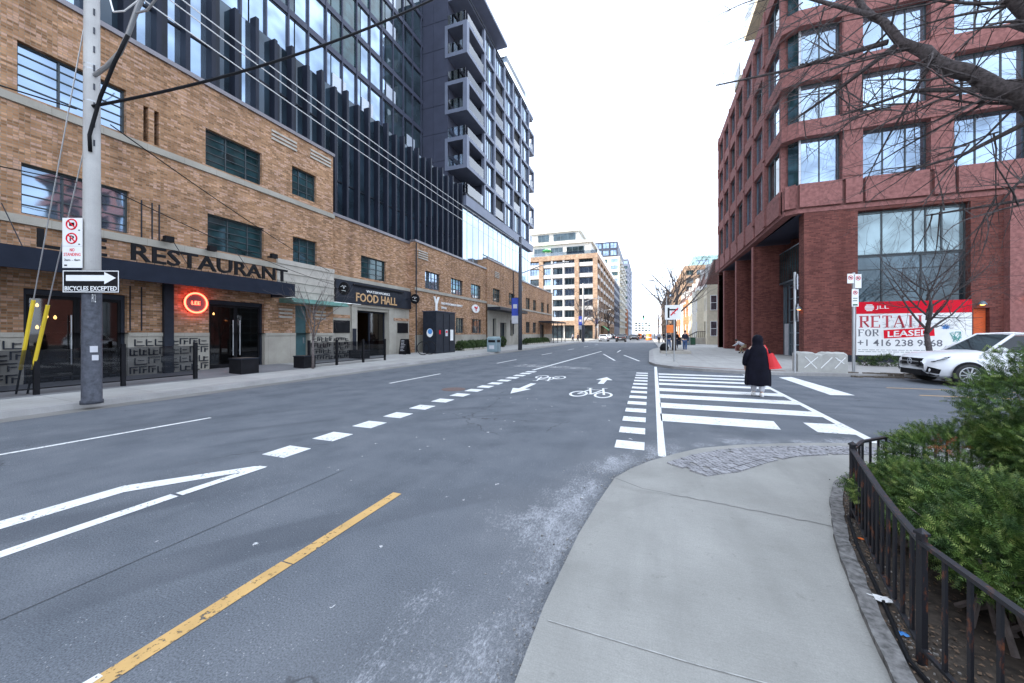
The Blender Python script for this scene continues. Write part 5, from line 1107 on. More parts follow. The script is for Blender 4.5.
pl = thing('utility_pole', 'tall concrete street pole with one-way sign and dark wrapped base in front of the restaurant', 'utility pole', (-11.79, 4.57, .12))
px_, py_ = -11.79, 4.57
mb = MB(); mb.lathe([(.155, .12), (.145, 3.6), (.115, 12.5)], (px_, py_), 20); obj('shaft', mb, M['conc_pole'], pl, True)
mb = MB(); mb.lathe([(.185, .12), (.185, .2), (.166, .21), (.158, 2.75), (.148, 2.76)], (px_, py_), 20); obj('base_wrap', mb, M['polewrap'], pl, True)
mb = MB()
for z in (3.62, 3.66, 4.3, 4.34, 5.0, 5.35, 7.62, 7.72, 6.9): mb.lathe([(.150 - z * .0032, z), (.156 - z * .0032, z), (.156 - z * .0032, z + .022), (.150 - z * .0032, z + .022)], (px_, py_), 20)
obj('band', mb, M['steel'], pl)
mb = MB(); random.seed(2)
yaw = math.atan(136 / 370); cvx, cvy = -px_ / math.hypot(px_, py_), -py_ / math.hypot(px_, py_)
Fp = Fac((px_, py_), (-cvy, cvx), (cvx, cvy))
for k in range(9): z = 5.9 + k * .42; Fp.box(mb, .02, .05, z, z + .14, .11, .139)
obj('step_slot', mb, M['polewrap'], pl)
mb = MB(); Fp.box(mb, -.03, .09, 1.28, 1.42, .155, .172); Fp.box(mb, .0, .1, 1.1, 1.22, .155, .173); obj('poster_scrap', mb, M['lgrey'], pl)
mb = MB(); text(mb, 'P12', Fac(Fp.o, Fp.u, Fp.n), .0, .06, 2.4, 2.58, .166, .004); obj('number_plate', mb, M['white'], pl)
# signs strapped to the pole, facing traffic (towards the camera)
Fs_ = Fac((px_ + .225, py_ - .10), (.93, .37), (.37, -.93))
ow = thing('one_way_sign', 'black one-way sign with white arrow pointing right above the words BICYCLES EXCEPTED', 'traffic sign', (px_ + .2, py_ - .3, 2.5))
panel_sign(ow, Fs_, -.60, .62, 2.60, 3.10, 0, 'black', 'white')
m = MB(); n0 = [(-.52, 2.86), (.30, 2.86), (.30, 2.79), (.55, 2.93), (.30, 3.06), (.30, 2.99), (-.52, 2.99)]; m.poly([Fs_.p(u, z, .016) for u, z in n0]); obj('arrow', m, M['white'], ow)
m = MB(); text(m, 'BICYCLES EXCEPTED', Fs_, -.55, .57, 2.645, 2.745, .012, .004, .02); obj('letters', m, M['white'], ow)
ns = thing('parking_sign', 'stack of white no-stopping signs reading NO STANDING on the left side of the pole', 'traffic sign', (px_ - .3, py_ - .3, 3.3))
for zz in (3.95, 3.64): p = panel_sign(ns, Fs_, -.60, -.18, zz - .01, zz + .30, 0, 'white'); noparking(p, Fs_, -.40, zz + .16, .11, .012, None if zz > 3.8 else 'P'); m = MB(); Fs_.box(m, -.26, -.22, zz + .02, zz + .04, .012, .015); obj('arrow', m, M['black'], p)
p = panel_sign(ns, Fs_, -.60, -.18, 3.15, 3.625, 0, 'white'); m = MB(); text(m, 'NO', Fs_, -.44, -.34, 3.51, 3.58, .012, .003, .02); text(m, 'STANDING', Fs_, -.57, -.21, 3.41, 3.48, .012, .003, .01); obj('letters', m, M['redp'], p)
m = MB(); text(m, '2am - 4am', Fs_, -.56, -.22, 3.30, 3.35, .012, .003, .01); Fs_.box(m, -.56, -.50, 3.19, 3.22, .012, .015); obj('letters', m, M['black'], p)
# street light arm
sl = thing('street_light', 'grey street lamp on a curved arm fixed high on the concrete pole', 'street lamp', (px_, py_, 7.7))
mb = MB(); mb.tube([(px_ + .1, py_, 7.5), (px_ + .6, py_, 7.58), (px_ + 1.1, py_, 7.75), (px_ + 1.4, py_, 8.05), (px_ + 1.8, py_ - .02, 8.5), (px_ + 2.3, py_ - .02, 8.95), (px_ + 2.9, py_ - .02, 9.15), (px_ + 3.6, py_, 9.05)], .045, 10); obj('arm', mb, M['steel'], sl, True)
mb = MB(); mb.tube([(px_ + 1.75, py_ - .02, 8.40), (px_ + 2.2, py_ - .05, 8.30), (px_ + 2.9, py_ - .1, 8.50)], .022, 8); obj('stay', mb, M['steel'], sl)
mb = MB(); mb.lathe([(.03, -.35), (.12, -.3), (.15, 0), (.13, .3), (.05, .36)], (0, 0), 12, 1, .7); mb.v = [(px_ + 3.2 + z, py_ - .12 + x, 8.50 + y) for x, y, z in mb.v]; obj('lamp_head', mb, M['steel'], sl, True)
mb = MB(); mb.tube([(px_ + .14, py_ - .08, 5.75), (px_ + .16, py_ - .1, 6.1), (px_ + .5, py_ - .06, 6.9), (px_ + 1.0, py_ - .04, 7.55), (px_ + 1.45, py_ - .02, 8.02)], .036, 8); obj('conduit', mb, M['black'], sl, True)
mb = MB(); mb.tube([(px_ + .9, py_ - .1, 9.6), (px_ + .95, py_ - .1, 8.9), (px_ + 1.1, py_ - .1, 8.55), (px_ + 1.5, py_ - .1, 8.45), (px_ + 1.9, py_ - .05, 8.6)], .016, 6); obj('wire_loop', mb, M['white'], sl)
# wires
def wire(name, pts, r, mat, label, sag=0., n=24):
    a, b = Vector(pts[0]), Vector(pts[-1]); q = []
    for i in range(n + 1): t = i / n; p = a.lerp(b, t); p.z -= sag * 4 * t * (1 - t); q.append(p)
    tag(obj(name, MB().tube(q, r, 5), M[mat]), label, 'cable')
wire('overhead_cable', [(-11.7, 4.6, 10.0), (-11.45, 33.3, 9.3)], .016, 'white', 'lowest of the three pale overhead wires running along the left kerb', .35)
wire('overhead_cable', [(-11.5, 4.6, 10.55), (-11.3, 33.3, 10.2)], .016, 'white', 'uppermost of the three pale overhead wires running along the left kerb', .3)
wire('overhead_cable', [(-11.6, 4.6, 10.4), (-11.4, 33.3, 9.9)], .016, 'white', 'middle one of the three pale overhead wires running along the left kerb', .35)
wire('overhead_cable', [(-11.6, 4.5, 6.75), (-2.0, 13.0, 16.6)], .034, 'black', 'thick black twisted cable rising from the pole over the street', .95)
wire('overhead_cable', [(-11.7, 4.3, 6.6), (-16.2, -4.0, 7.6)], .016, 'black', 'thin black wire running left from the pole across the upper window', .1)
wire('overhead_cable', [(-11.6, 4.8, 6.5), (-16.35, 13.0, 5.6), (-16.3, 15.5, 5.1)], .014, 'black', 'thin black wire sloping from the pole down to the right across the brick wall', .15)
wire('overhead_cable', [(-11.7, 4.3, 5.0), (-16.2, -3.0, 5.9)], .012, 'black', 'lower thin wire leading left from the pole past the lower window', .1)
wire('overhead_cable', [(-11.6, 4.7, 5.05), (-16.35, 16.0, 4.4)], .012, 'black', 'lower thin wire sagging from the pole to the right toward the copper canopy', .2)
wire('overhead_cable', [(-11.45, 33.3, 9.2), (-11.3, 69, 9.0)], .02, 'black', 'dark overhead wire between the two farther poles on the left', .5)
for k, (dx, lab) in enumerate(((0, 'left yellow plastic guard tube on the pole guy wire by the restaurant door'), (.0, 'right yellow plastic guard tube on the pole guy wire by the restaurant door'))):
    g = thing('guy_wire', lab, 'guy wire', (-12.8, 3.6 - k * .0, .2)); yb_ = 3.35 + k * .08
    top = Vector((px_ - .1, py_, 9.3 - k * 2.9)); bot = Vector((-14.55 + k * .12, 4.32 + k * .14, .2)); d = (top - bot)
    obj('strand', MB().tube([bot, top], .012, 6), M['steel'], g); obj('guard', MB().tube([bot + d * ((.62 - .0) / d.z), bot + d * ((2.3 - k * .12) / d.z)], .036, 10), M['yellow'], g)
    obj('anchor', MB().tube([bot, bot + d * (.8 / d.z)], .02, 6), M['dark'], g)
# terrace railings
def railing(ys_, X, lab):
    t = thing('terrace_railing', lab, 'railing', (X, ys_[0], .2))
    for y in ys_: obj('post', MB().box(X - .045, X + .045, y - .045, y + .045, .19, 1.40), M['black'], t)
    for a, b in zip(ys_, ys_[1:]): obj('glass_panel', MB().quad((X, a + .05, .36), (X, b - .05, .36), (X, b - .05, 1.3), (X, a + .05, 1.3)), M['tint'], t); obj('rail', MB().box(X - .012, X + .012, a + .05, b - .05, .33, .36), M['black'], t)
railing([2.6, 4.5, 6.1, 7.9], -14.1, 'dark posts with tinted glass in front of the restaurant, left of the neon sign'); railing([12.2, 13.75, 15.5, 17.2], -14.0, 'dark posts with tinted glass panels in front of the food hall')
def planter(x, y, w, h, lab, mat='black'):
    t = thing('planter_box', lab, 'planter', (x, y, .2)); m = MB(); m.box(x - w / 2, x + w / 2, y - w / 2, y + w / 2, .19, .19 + h); b = obj('box', m, M[mat], t); m = MB(); m.box(x - w / 2 - .02, x + w / 2 + .02, y - w / 2 - .02, y + w / 2 + .02, .19 + h, .23 + h); obj('rim', m, M['dark'], b)
    m = MB(); m.quad(*[(x + a * w * .5, y + b * w * .5, .232 + h) for a, b in ((-1, -1), (1, -1), (1, 1), (-1, 1))]); obj('soil', m, M['soil'], t)
planter(-14.35, 9.65, .66, .55, 'black square planter box standing before the right restaurant door'); planter(-14.2, 12.15, .6, .5, 'black square planter box at the foot of the small bare tree'); planter(-15.9, 17.3, .8, .5, 'black planter box beside the left jamb of the food hall entrance')
# A-frame, bike rings, kiosk, bin
af = thing('sandwich_board', 'black A-frame chalkboard leaning open beside the food hall entrance', 'sandwich board', (-15.9, 21.6, .25))
for s in (-1, 1):
    m = MB(); c = -15.9; m.poly([(c + .30, 21.6 + s * .25, .25), (c - .30, 21.6 + s * .25, .25), (c - .30, 21.6 + s * .04, 1.32), (c + .30, 21.6 + s * .04, 1.32)]); m.poly([(c + .30, 21.6 + s * .28, .25), (c - .30, 21.6 + s * .28, .25), (c - .30, 21.6 + s * .07, 1.32), (c + .30, 21.6 + s * .07, 1.32)]); b = obj('board', m, M['black'], af)
    if s < 0:
        m = MB(); random.seed(4)
        for k in range(8): z = 1.2 - k * .1; yy = 21.6 - .285 + (z - .25) * .196 - .004; m.quad((c - .2, yy, z), (c - .2 + random.uniform(.2, .4), yy, z), (c - .2 + random.uniform(.2, .4), yy + .004, z + .03), (c - .2, yy + .004, z + .03))
        obj('chalk_writing', m, M['lgrey'], b)
for y, lab in ((21.9, 'left black ring bicycle stand beside the dark kiosk'), (22.75, 'right black ring bicycle stand beside the dark kiosk')):
    m = MB(); m.tube([(-14.6 + .42 * math.cos(a), y + .1 * math.cos(a), .68 + .45 * math.sin(a)) for a in [k / 28 * 6.2832 for k in range(29)]], .028, 8, False); m.tube([(-14.6, y, .17), (-14.6, y, .24)], .05, 8); tag(obj('bike_stand', m, M['black']), lab, 'bike stand', 'ring bike stands by the kiosk')
ks = thing('kiosk', 'tall dark metal kiosk box with round stickers below the Y sign', 'kiosk', (-15, 25, .2)); m = MB(); m.box(-15.75, -14.6, 23.6, 26.4, .2, 3.32); obj('body', m, M['dark'], ks); m = MB(); m.box(-15.8, -14.55, 23.55, 26.45, 3.32, 3.38); obj('top', m, M['darkpanel'], ks)
m = MB(); m.box(-14.598, -14.58, 24.6, 24.62, .3, 3.2); m.box(-14.598, -14.58, 25.5, 25.52, .3, 3.2); obj('seam', m, M['black'], ks)
Fk = Fac((0, 23.6), (1, 0), (0, -1)); m = MB(); n = 0; m.v = [Fk.p(-15.15 + .27 * math.cos(k / 24 * 6.2832), 1.75 + .32 * math.sin(k / 24 * 6.2832), .01) for k in range(24)]; m.f = [tuple(range(24))]; st = obj('sticker', m, M['white'], ks); m = MB(); m.v = [Fk.p(-15.13 + .2 * math.cos(k / 9 * 6.2832), 1.85 + .2 * math.sin(k / 9 * 6.2832), .014) for k in range(9)]; m.f = [tuple(range(9))]; obj('sticker_print', m, M['blueink'], st)
Fk2 = Fac((-14.6, 0), (0, 1), (1, 0)); m = MB(); Fk2.box(m, 25.65, 26.1, 1.15, 2.0, 0, .012); obj('notice', m, M['white'], ks); m = MB(); Fk2.box(m, 24.9, 25.25, 1.5, 2.0, 0, .012); obj('notice', m, M['lgrey'], ks); m = MB(); Fk2.box(m, 24.0, 24.2, 1.65, 1.95, 0, .012); Fk2.box(m, 24.95, 25.2, 1.75, 1.9, .013, .016); obj('notice', m, M['redp'], ks)
bn = thing('litter_bin', 'grey-blue street litter bin with rounded lid near the far pole', 'litter bin', (-11.9, 29.6, .13))
m = MB(); m.box(-12.8, -11.95, 28.7, 29.7, .16, 1.28); obj('body', m, M['binblue'], bn); m = MB(); m.prism([(-12.83, 28.67), (-11.92, 28.67), (-11.92, 29.73), (-12.83, 29.73)], 1.28, 1.34); m.box(-12.75, -12.0, 28.8, 29.6, 1.34, 1.43); obj('lid', m, simple('bin_lid', (.33, .43, .45), .5), bn)
m = MB(); m.box(-12.7, -12.05, 28.69, 28.698, .95, 1.15); m.box(-11.948, -11.94, 28.85, 29.55, .95, 1.15); obj('slot', m, M['black'], bn); m = MB(); m.box(-12.6, -12.15, 28.69, 28.697, .4, .7); obj('decal', m, M['lgrey'], bn)
def pole(x, y, h, lab, mat='polewrap', r=.16, arm=1.5, ad=1, banner=None, headz=None):
    t = thing('street_light_pole', lab, 'street lamp', (x, y, .13)); m = MB(); m.lathe([(r, .13), (r * .9, h * .45), (r * .7, h)], (x, y), 12); obj('shaft', m, M[mat], t, True); z = headz or h * .88
    if arm: m = MB(); m.tube([(x, y, z - .8), (x + ad * arm * .5, y, z - .15), (x + ad * arm, y, z)], .045, 8); a = obj('arm', m, M['steel'], t); m = MB(); m.lathe([(.03, -.3), (.12, -.25), (.14, 0), (.12, .25), (.04, .3)], (0, 0), 10, 1, .6); m.v = [(x + ad * (arm + .2) + zz, y + xx, z + yy) for xx, yy, zz in m.v]; obj('lamp_head', m, M['offwhite'], a)
    if banner: m = MB(); m.box(x - .85, x - .15, y - .02, y + .02, banner, banner + 1.7); b = obj('banner', m, M['banner'], t); m = MB(); m.box(x - .85, x - .15, y - .026, y - .021, banner - .75, banner + .0); m.box(x - .7, x - .3, y - .026, y - .021, banner + .7, banner + 1.1); obj('banner_print', m, M['lgrey'], b); m = MB(); m.tube([(x, y, banner + 1.72), (x - .9, y, banner + 1.72)], .02, 6); m.tube([(x, y, banner - .78), (x - .9, y, banner - .78)], .02, 6); obj('bracket', m, M['dark'], t)
pole(-11.45, 33.4, 10.9, 'tall grey pole with blue banner next to the litter bin', 'polewrap', .2, 4.2, 1, 3.4, 8.2)
pole(-11.3, 69, 11, 'white-topped pole with blue banner near the side street', 'conc_pole', .2, 3, 1, 3.2, 8.2)
pole(-12.9, 104, 11, 'distant pole with banner before the buff building', 'conc_pole', .2, 3, 1, 4, 8.2)
m = MB(); m.lathe([(.27, .13), (.27, 3.2), (.2, 3.25)], (-11.3, 69), 12); tag(obj('pole_wrap', m, M['polewrap']), 'dark sleeve round the base of the white-topped pole', 'pole sleeve')

# ================================================================ STREET FURNITURE, RIGHT
def signpost(x, y, h, lab, name='sign_post', r=.035):
    t = thing(name, lab, 'traffic sign', (x, y, .13)); obj('post', MB().tube([(x, y, .12), (x, y, h)], r, 10), M['steel'], t); return t
t = signpost(5.62, 18.15, 4.2, 'steel post with a street sign seen edge-on beside the concrete barrier', r=.045); Fq = Fac((5.62, 18.15), (.35, .94), (.94, -.35))
m = MB(); Fq.box(m, -.18, .2, 3.5, 4.1, .08, .1); obj('panel', m, M['lgrey'], t); m = MB(); n = len(m.v); m.v = [Fq.p(.22 * math.cos(k / 8 * 6.2832 + .39), 2.55 + .38 * math.sin(k / 8 * 6.2832 + .39), .1) for k in range(8)] + [Fq.p(.22 * math.cos(k / 8 * 6.2832 + .39), 2.55 + .38 * math.sin(k / 8 * 6.2832 + .39), .115) for k in range(8)]; m.f = [tuple(range(8)), tuple(range(8, 16))] + [(k, (k + 1) % 8, 8 + (k + 1) % 8, 8 + k) for k in range(8)]; obj('octagon_panel', m, M['steel'], t)
t = signpost(7.78, 18.75, 4.15, 'steel post with three small white parking signs in front of the billboard', r=.05); Fq = Fac((7.78, 18.75), (.98, .2), (.2, -.98))
for u0, u1, z0, z1, L in ((-.27, -.04, 3.72, 4.10, None), (.0, .23, 3.52, 4.08, None), (-.11, .13, 2.78, 3.48, 'P')):
    p = panel_sign(t, Fq, u0, u1, z0, z1, .06, 'white')
    if L is None: noparking(p, Fq, (u0 + u1) / 2, z1 - .16, .08, .072)
    else: noparking(p, Fq, 0.01, 3.34, .07, .072, 'P'); m = MB(); Fq.box(m, -.08, .09, 2.82, 2.88, .072, .076); Fq.box(m, -.08, .08, 3.0, 3.03, .072, .076); Fq.box(m, -.07, .09, 3.1, 3.13, .072, .076); obj('writing', m, M['plastic_green'], p)
t = signpost(1.38, 22.7, 3.3, 'short post carrying a white no-left-turn style sign with red slash on the corner'); t2 = Fac((1.2, 28.5), (1, 0), (0, -1))
t3 = signpost(1.22, 28.2, 4.3, 'taller post behind carrying an orange construction sign', r=.04)
F4 = Fac((1.32, 22.7), (1, 0), (0, -1)); p = panel_sign(t, F4, -.42, .42, 2.48, 3.3, .05, 'white'); m = MB(); F4.box(m, -.28, -.18, 2.58, 3.15, .063, .068); F4.box(m, -.18, .25, 3.0, 3.08, .063, .068); obj('symbol', m, M['black'], p); m = MB(); m.tube([F4.p(-.12, 2.72, .07), F4.p(.26, 3.12, .07)], .035, 6); m.tube([F4.p(-.05, 2.92, .07), F4.p(.12, 2.8, .07)], .02, 6); obj('red_slash', m, M['redp'], p)
F4 = Fac((1.32, 28.2), (1, 0), (0, -1)); m = MB(); F4.box(m, -.1, .35, 1.75, 2.3, .05, .07); obj('panel', m, M['orangep'], t3)
# concrete barrier blocks with white X marks
cb = thing('concrete_barrier', 'weathered concrete barrier block with white painted crosses at the corner kerb', 'barrier', (6.3, 18.6, .13))
def barrier_mesh(x0, x1, y0, y1, z0, h, seed):
    random.seed(seed); m = MB(); n = 16; prof = []
    for i in range(n + 1): prof.append((x0 + (x1 - x0) * i / n, z0 + h + (-.07 if 6 <= i <= 8 else 0) + (-.06 if i in (0, n) else 0) + random.uniform(-.015, .015)))
    for i in range(n):
        (a, za), (b, zb) = prof[i], prof[i + 1]; m.quad((a, y0, z0), (b, y0, z0), (b, y0 + .03, zb - .05), (a, y0 + .03, za - .05)); m.quad((a, y0 + .03, za - .05), (b, y0 + .03, zb - .05), (b, y0 + .1, zb), (a, y0 + .1, za)); m.quad((a, y0 + .1, za), (b, y0 + .1, zb), (b, y1, zb), (a, y1, za)); m.quad((a, y1, z0), (b, y1, z0), (b, y1, zb), (a, y1, za))
    m.quad((x0, y0, z0), (x0, y1, z0), (x0, y1, prof[0][1]), (x0, y0 + .06, prof[0][1] - .02)); m.quad((x1, y0, z0), (x1, y1, z0), (x1, y1, prof[-1][1]), (x1, y0 + .06, prof[-1][1] - .02)); return m
obj('block', barrier_mesh(5.78, 7.42, 18.3, 18.95, .12, .82, 1), M['barrier'], cb)
m = MB(); Fb = Fac((0, 18.302), (1, -.0), (0, -1))
for a, b in (((6.0, .3), (6.45, .75)), ((6.02, .75), (6.42, .28)), ((6.55, .3), (6.92, .74)), ((7.0, .3), (7.34, .74)), ((7.02, .74), (7.14, .6)), ((7.05, .72), (7.3, .5))): m.tube([Fb.p(a[0], a[1], -.012 + .0), Fb.p(b[0], b[1], -.013 + .0)], .017, 6)
obj('painted_cross', m, M['white'], cb)
# boxes / seat round the street tree
bx = thing('planter_bench', 'low stone tree surround with seat ledge under the bare street tree', 'planter', (1.9, 33, .13)); m = MB(); m.box(.95, 3.1, 31.2, 31.8, .13, .35); m.box(.95, 3.1, 33.6, 34.2, .13, .35); m.box(.95, 1.4, 31.8, 33.6, .13, .35); m.box(2.65, 3.1, 31.8, 33.6, .13, .35); obj('surround', m, M['stone'], bx); m = MB(); m.box(1.4, 2.65, 31.8, 33.6, .13, .28); obj('soil', m, M['soil'], bx)
tag(obj('rubbish_bag', MB().lathe([(.12, .3), (.3, .38), (.34, .6), (.22, .85), (.06, .95)], (1.2, 31.5), 10), M['black'], None, True), 'dark full rubbish bag sitting on the stone tree surround', 'rubbish bag')
for x, y, mt, lab in ((5.0, 55, 'binblue', 'blue wheeled bin beside the first town house steps'), (5.7, 55.3, 'plastic_green', 'green wheeled bin beside the first town house steps'), (4.0, 56, 'dark', 'dark wheeled bin farther from the town house steps')):
    t = thing('wheeled_bin', lab, 'bin', (x, y, .13)); m = MB(); m.prism([(x - .28, y - .3), (x + .28, y - .3), (x + .3, y + .3), (x - .3, y + .3)], .2, 1.1); obj('body', m, M[mt], t); m = MB(); m.box(x - .33, x + .33, y - .36, y + .34, 1.1, 1.17); obj('lid', m, M[mt], t); m = MB(); m.tube([(x - .3, y + .28, .25), (x + .3, y + .28, .25)], .1, 10); obj('wheel', m, M['rubber'], t)

# ================================================================ PEOPLE
def person(loc, rz, h, lab, top, legs, hair='hair', stride=.18, arm=.12, joints=None, shoes='black', coat=0, group=None):
    t = thing('person', lab, 'person', loc, group, rz); s = h / 1.75
    J = dict(pel=(0, 0, .95), chest=(0, .01, 1.26), neck=(0, .0, 1.47), hb=(0, .02, 1.56), hd=(0, .03, 1.655), ht=(0, .02, 1.73), ls=(-.17, 0, 1.41), rs=(.17, 0, 1.41), le=(-.23, -.04, 1.13), re=(.23, -.04, 1.13), lw=(-.25, arm, .87), rw=(.25, -arm, .87), lh=(-.25, arm + .03, .78), rh=(.25, -arm + .03, .78), lp=(-.09, 0, .9), rp=(.09, 0, .9), lk=(-.1, stride * .55, .5), rk=(.1, -stride * .15, .5), la=(-.1, stride, .09), ra=(.1, -stride, .11), lt=(-.1, stride + .15, .04), rt=(.1, -stride + .15, .05))
    if joints: J.update(joints)
    J = {k: tuple(c * s for c in v) for k, v in J.items()}
    def sk(name, keys, edges, rad, mat, sub=1): ix = {k: i for i, k in enumerate(keys)}; return skin(name, [J[k] for k in keys], [(ix[a], ix[b]) for a, b in edges], [((r[0] * s, r[1] * s) if isinstance(r, tuple) else r * s) for r in rad], mat, t, sub)
    sk('body', ['pel', 'chest', 'neck', 'hb', 'hd', 'ht', 'ls', 'rs', 'le', 're', 'lw', 'rw', 'lh', 'rh', 'lp', 'rp', 'lk', 'rk', 'la', 'ra', 'lt', 'rt'],
       [('pel', 'chest'), ('chest', 'neck'), ('neck', 'hb'), ('hb', 'hd'), ('hd', 'ht'), ('neck', 'ls'), ('neck', 'rs'), ('ls', 'le'), ('rs', 're'), ('le', 'lw'), ('re', 'rw'), ('lw', 'lh'), ('rw', 'rh'), ('pel', 'lp'), ('pel', 'rp'), ('lp', 'lk'), ('rp', 'rk'), ('lk', 'la'), ('rk', 'ra'), ('la', 'lt'), ('ra', 'rt')],
       [.12, .12, .06, .07, .085, .05, .06, .06, .045, .045, .032, .032, .035, .035, .09, .09, .06, .06, .04, .04, .03, .03], M['skin'])
    sk('jacket', ['pel', 'chest', 'neck', 'ls', 'rs', 'le', 're', 'lw', 'rw'], [('pel', 'chest'), ('chest', 'neck'), ('neck', 'ls'), ('neck', 'rs'), ('ls', 'le'), ('rs', 're'), ('le', 'lw'), ('re', 'rw')], [(.18, .14), (.175, .14), .08, .085, .085, .065, .065, .05, .05], M[top])
    sk('trousers', ['pel', 'lp', 'rp', 'lk', 'rk', 'la', 'ra'], [('pel', 'lp'), ('pel', 'rp'), ('lp', 'lk'), ('rp', 'rk'), ('lk', 'la'), ('rk', 'ra')], [.14, .115, .115, .082, .082, .06, .06], M[legs])
    for a, b in (('la', 'lt'), ('ra', 'rt')): sk('shoe', [a, b], [(a, b)], [.052, .042], M[shoes], 1)
    hd, ht = Vector(J['hd']), Vector(J['ht']); m = MB(); c = hd + Vector((0, -.02 * s, .02 * s)); m.lathe([(.02, -.10 * s), (.09 * s, -.06 * s), (.108 * s, .0), (.10 * s, .06 * s), (.06 * s, .105 * s), (.01, .12 * s)], (0, 0), 14, .92, 1.05)
    m.v = [(x + c.x, y * .95 + c.y - .012 * s, z + c.z + .01 * s) for x, y, z in m.v]; me = MB(); me.v = m.v; me.f = m.f; o = obj('hair', me, M[hair], None, True); o.parent = t
    return t
person((2.95, 34.6, .13), 2.9, 1.8, 'person in navy jacket and blue jeans walking toward the crossing', 'navy', 'jeans'); person((2.05, 42, .13), .2, 1.72, 'person in dark coat and blue trousers, left one beyond the sign post', 'navy', 'jeans'); person((2.85, 43.5, .13), .1, 1.75, 'person in all dark clothes, right one beyond the sign post', 'coat', 'navy')
person((-2.0, 90, 0), 3.0, 1.8, 'tiny distant person in dark clothes standing in the far roadway', 'coat', 'navy'); person((1.9, 95, .13), 0, 1.75, 'distant person in light top on the far right sidewalk', 'lgrey', 'jeans')
person((-13.6, 71, .0), 1.2, 1.75, 'distant person in white top near the left side street', 'lgrey', 'navy'); person((-12.9, 72.5, .0), 1.2, 1.75, 'distant person in dark top near the left side street', 'navy', 'navy')
person((6.95, 33.6, .13), 1.25, 1.72, 'person in white jacket and tan trousers bending over beside the brick pier', 'lgrey', 'tanc', stride=.1, joints=dict(pel=(0, -.18, .62), chest=(0, .12, .80), neck=(0, .28, .93), hb=(0, .35, .98), hd=(0, .42, 1.02), ht=(0, .48, 1.06), ls=(-.16, .24, .88), rs=(.16, .24, .88), le=(-.2, .42, .68), re=(.2, .42, .68), lw=(-.17, .6, .62), rw=(.17, .6, .6), lh=(-.15, .68, .6), rh=(.15, .68, .58), lp=(-.09, -.16, .6), rp=(.09, -.16, .6), lk=(-.13, .1, .42), rk=(.13, .12, .4)))
for i, (x, y, a, lab) in enumerate(((1.6, 62, 'lgrey', 'person in pale jacket far up the right sidewalk before the town houses'), (2.6, 70, 'coat', 'person in black far up the right sidewalk past the town house steps'), (3.4, 82, 'navy', 'distant person in navy on the right sidewalk by the orange houses'))): person((x, y, .13), i, 1.74, lab, a, 'navy')
# main pedestrian: long hooded coat
pm = thing('person', 'person in long black hooded coat walking away over the crosswalk', 'person', (2.80, 11.75, .0), None, -.05)
def sk2(name, V, E, Rr, mat, sub=2): return skin(name, V, E, Rr, M[mat], pm, sub)
V = [(0, 0, .88), (0, 0, 1.15), (0, 0, 1.36), (0, .02, 1.44), (0, .03, 1.53), (0, .02, 1.6), (-.17, 0, 1.3), (.17, 0, 1.3), (-.27, -.02, 1.05), (.26, -.01, 1.05), (-.28, .08, .82), (.25, .10, .84), (-.275, .12, .745), (.245, .15, .77), (-.08, 0, .82), (.08, 0, .82), (-.075, .06, .46), (.075, -.03, .46), (-.07, .10, .09), (.075, -.12, .10), (-.07, .24, .04), (.08, .02, .045)]
E_ = [(0, 1), (1, 2), (2, 3), (3, 4), (4, 5), (2, 6), (2, 7), (6, 8), (7, 9), (8, 10), (9, 11), (10, 12), (11, 13), (0, 14), (0, 15), (14, 16), (15, 17), (16, 18), (17, 19), (18, 20), (19, 21)]
f0 = len(V)
for wi, sx in ((12, -1), (13, 1)):       # fingers
    bx_, by_, bz_ = V[wi]
    for k in range(4): V += [(bx_ + sx * .0, by_ - .03 + k * .02, bz_ - .05), (bx_ - sx * .012, by_ - .025 + k * .02, bz_ - .095 + abs(k - 1.5) * .008)]; E_ += [(wi, len(V) - 2), (len(V) - 2, len(V) - 1)]
sk2('body', V, E_, [.12, .12, .055, .06, .08, .05, .055, .055, .045, .045, .03, .03, .028, .028, .08, .08, .055, .055, .038, .038, .03, .03] + [.009] * (len(V) - f0), 'skin', 1)
sk2('trousers', [(0, 0, .85), (-.08, 0, .8), (.08, 0, .8), (-.08, .06, .46), (.08, -.03, .46), (-.075, .10, .10), (.08, -.10, .11)], [(0, 1), (0, 2), (1, 3), (2, 4), (3, 5), (4, 6)], [.13, .11, .11, .085, .085, .07, .07], 'lgrey')
for x, y in ((-.075, .10), (.08, -.12)): o = MB(); o.lathe([(.05, .0), (.052, .045), (.045, .09), (.03, .11)], (0, 0), 12, 1, 2.3); o.v = [(a + x + 2.80, b + y + .05 + 11.75, c + (.0 if y > 0 else .005)) for a, b, c in o.v]; obj('shoe', o, M['white'], pm, True)
rings = [(.30, .295, .22), (.33, .305, .232), (.45, .302, .23), (.60, .292, .225), (.75, .278, .215), (.90, .258, .205), (1.05, .238, .195), (1.17, .222, .18), (1.27, .20, .165), (1.33, .165, .145), (1.37, .132, .13), (1.42, .122, .13), (1.50, .128, .145), (1.57, .12, .14), (1.625, .095, .115), (1.66, .055, .07), (1.67, .01, .01)]
m = MB(); seg = 40
for i, (z, a, b) in enumerate(rings):
    for k in range(seg):
        t_ = k / seg * 6.2832; fold = 1 + (.05 * math.sin(5 * t_ + z * 2.2) + .035 * math.sin(11 * t_ - z * 4)) * max(0, 1.2 - z) ** .6 + (.006 * math.sin(z * 42 + 2 * t_) if z < 1.28 else 0)
        cx_, sy_ = math.cos(t_), math.sin(t_); e = .85
        m.v.append((2.80 + a * fold * math.copysign(abs(cx_) ** e, cx_), 11.75 + b * fold * math.copysign(abs(sy_) ** e, sy_) + (.015 if z > 1.4 else 0), z + .012 * math.sin(5 * t_) * (z < .4)))
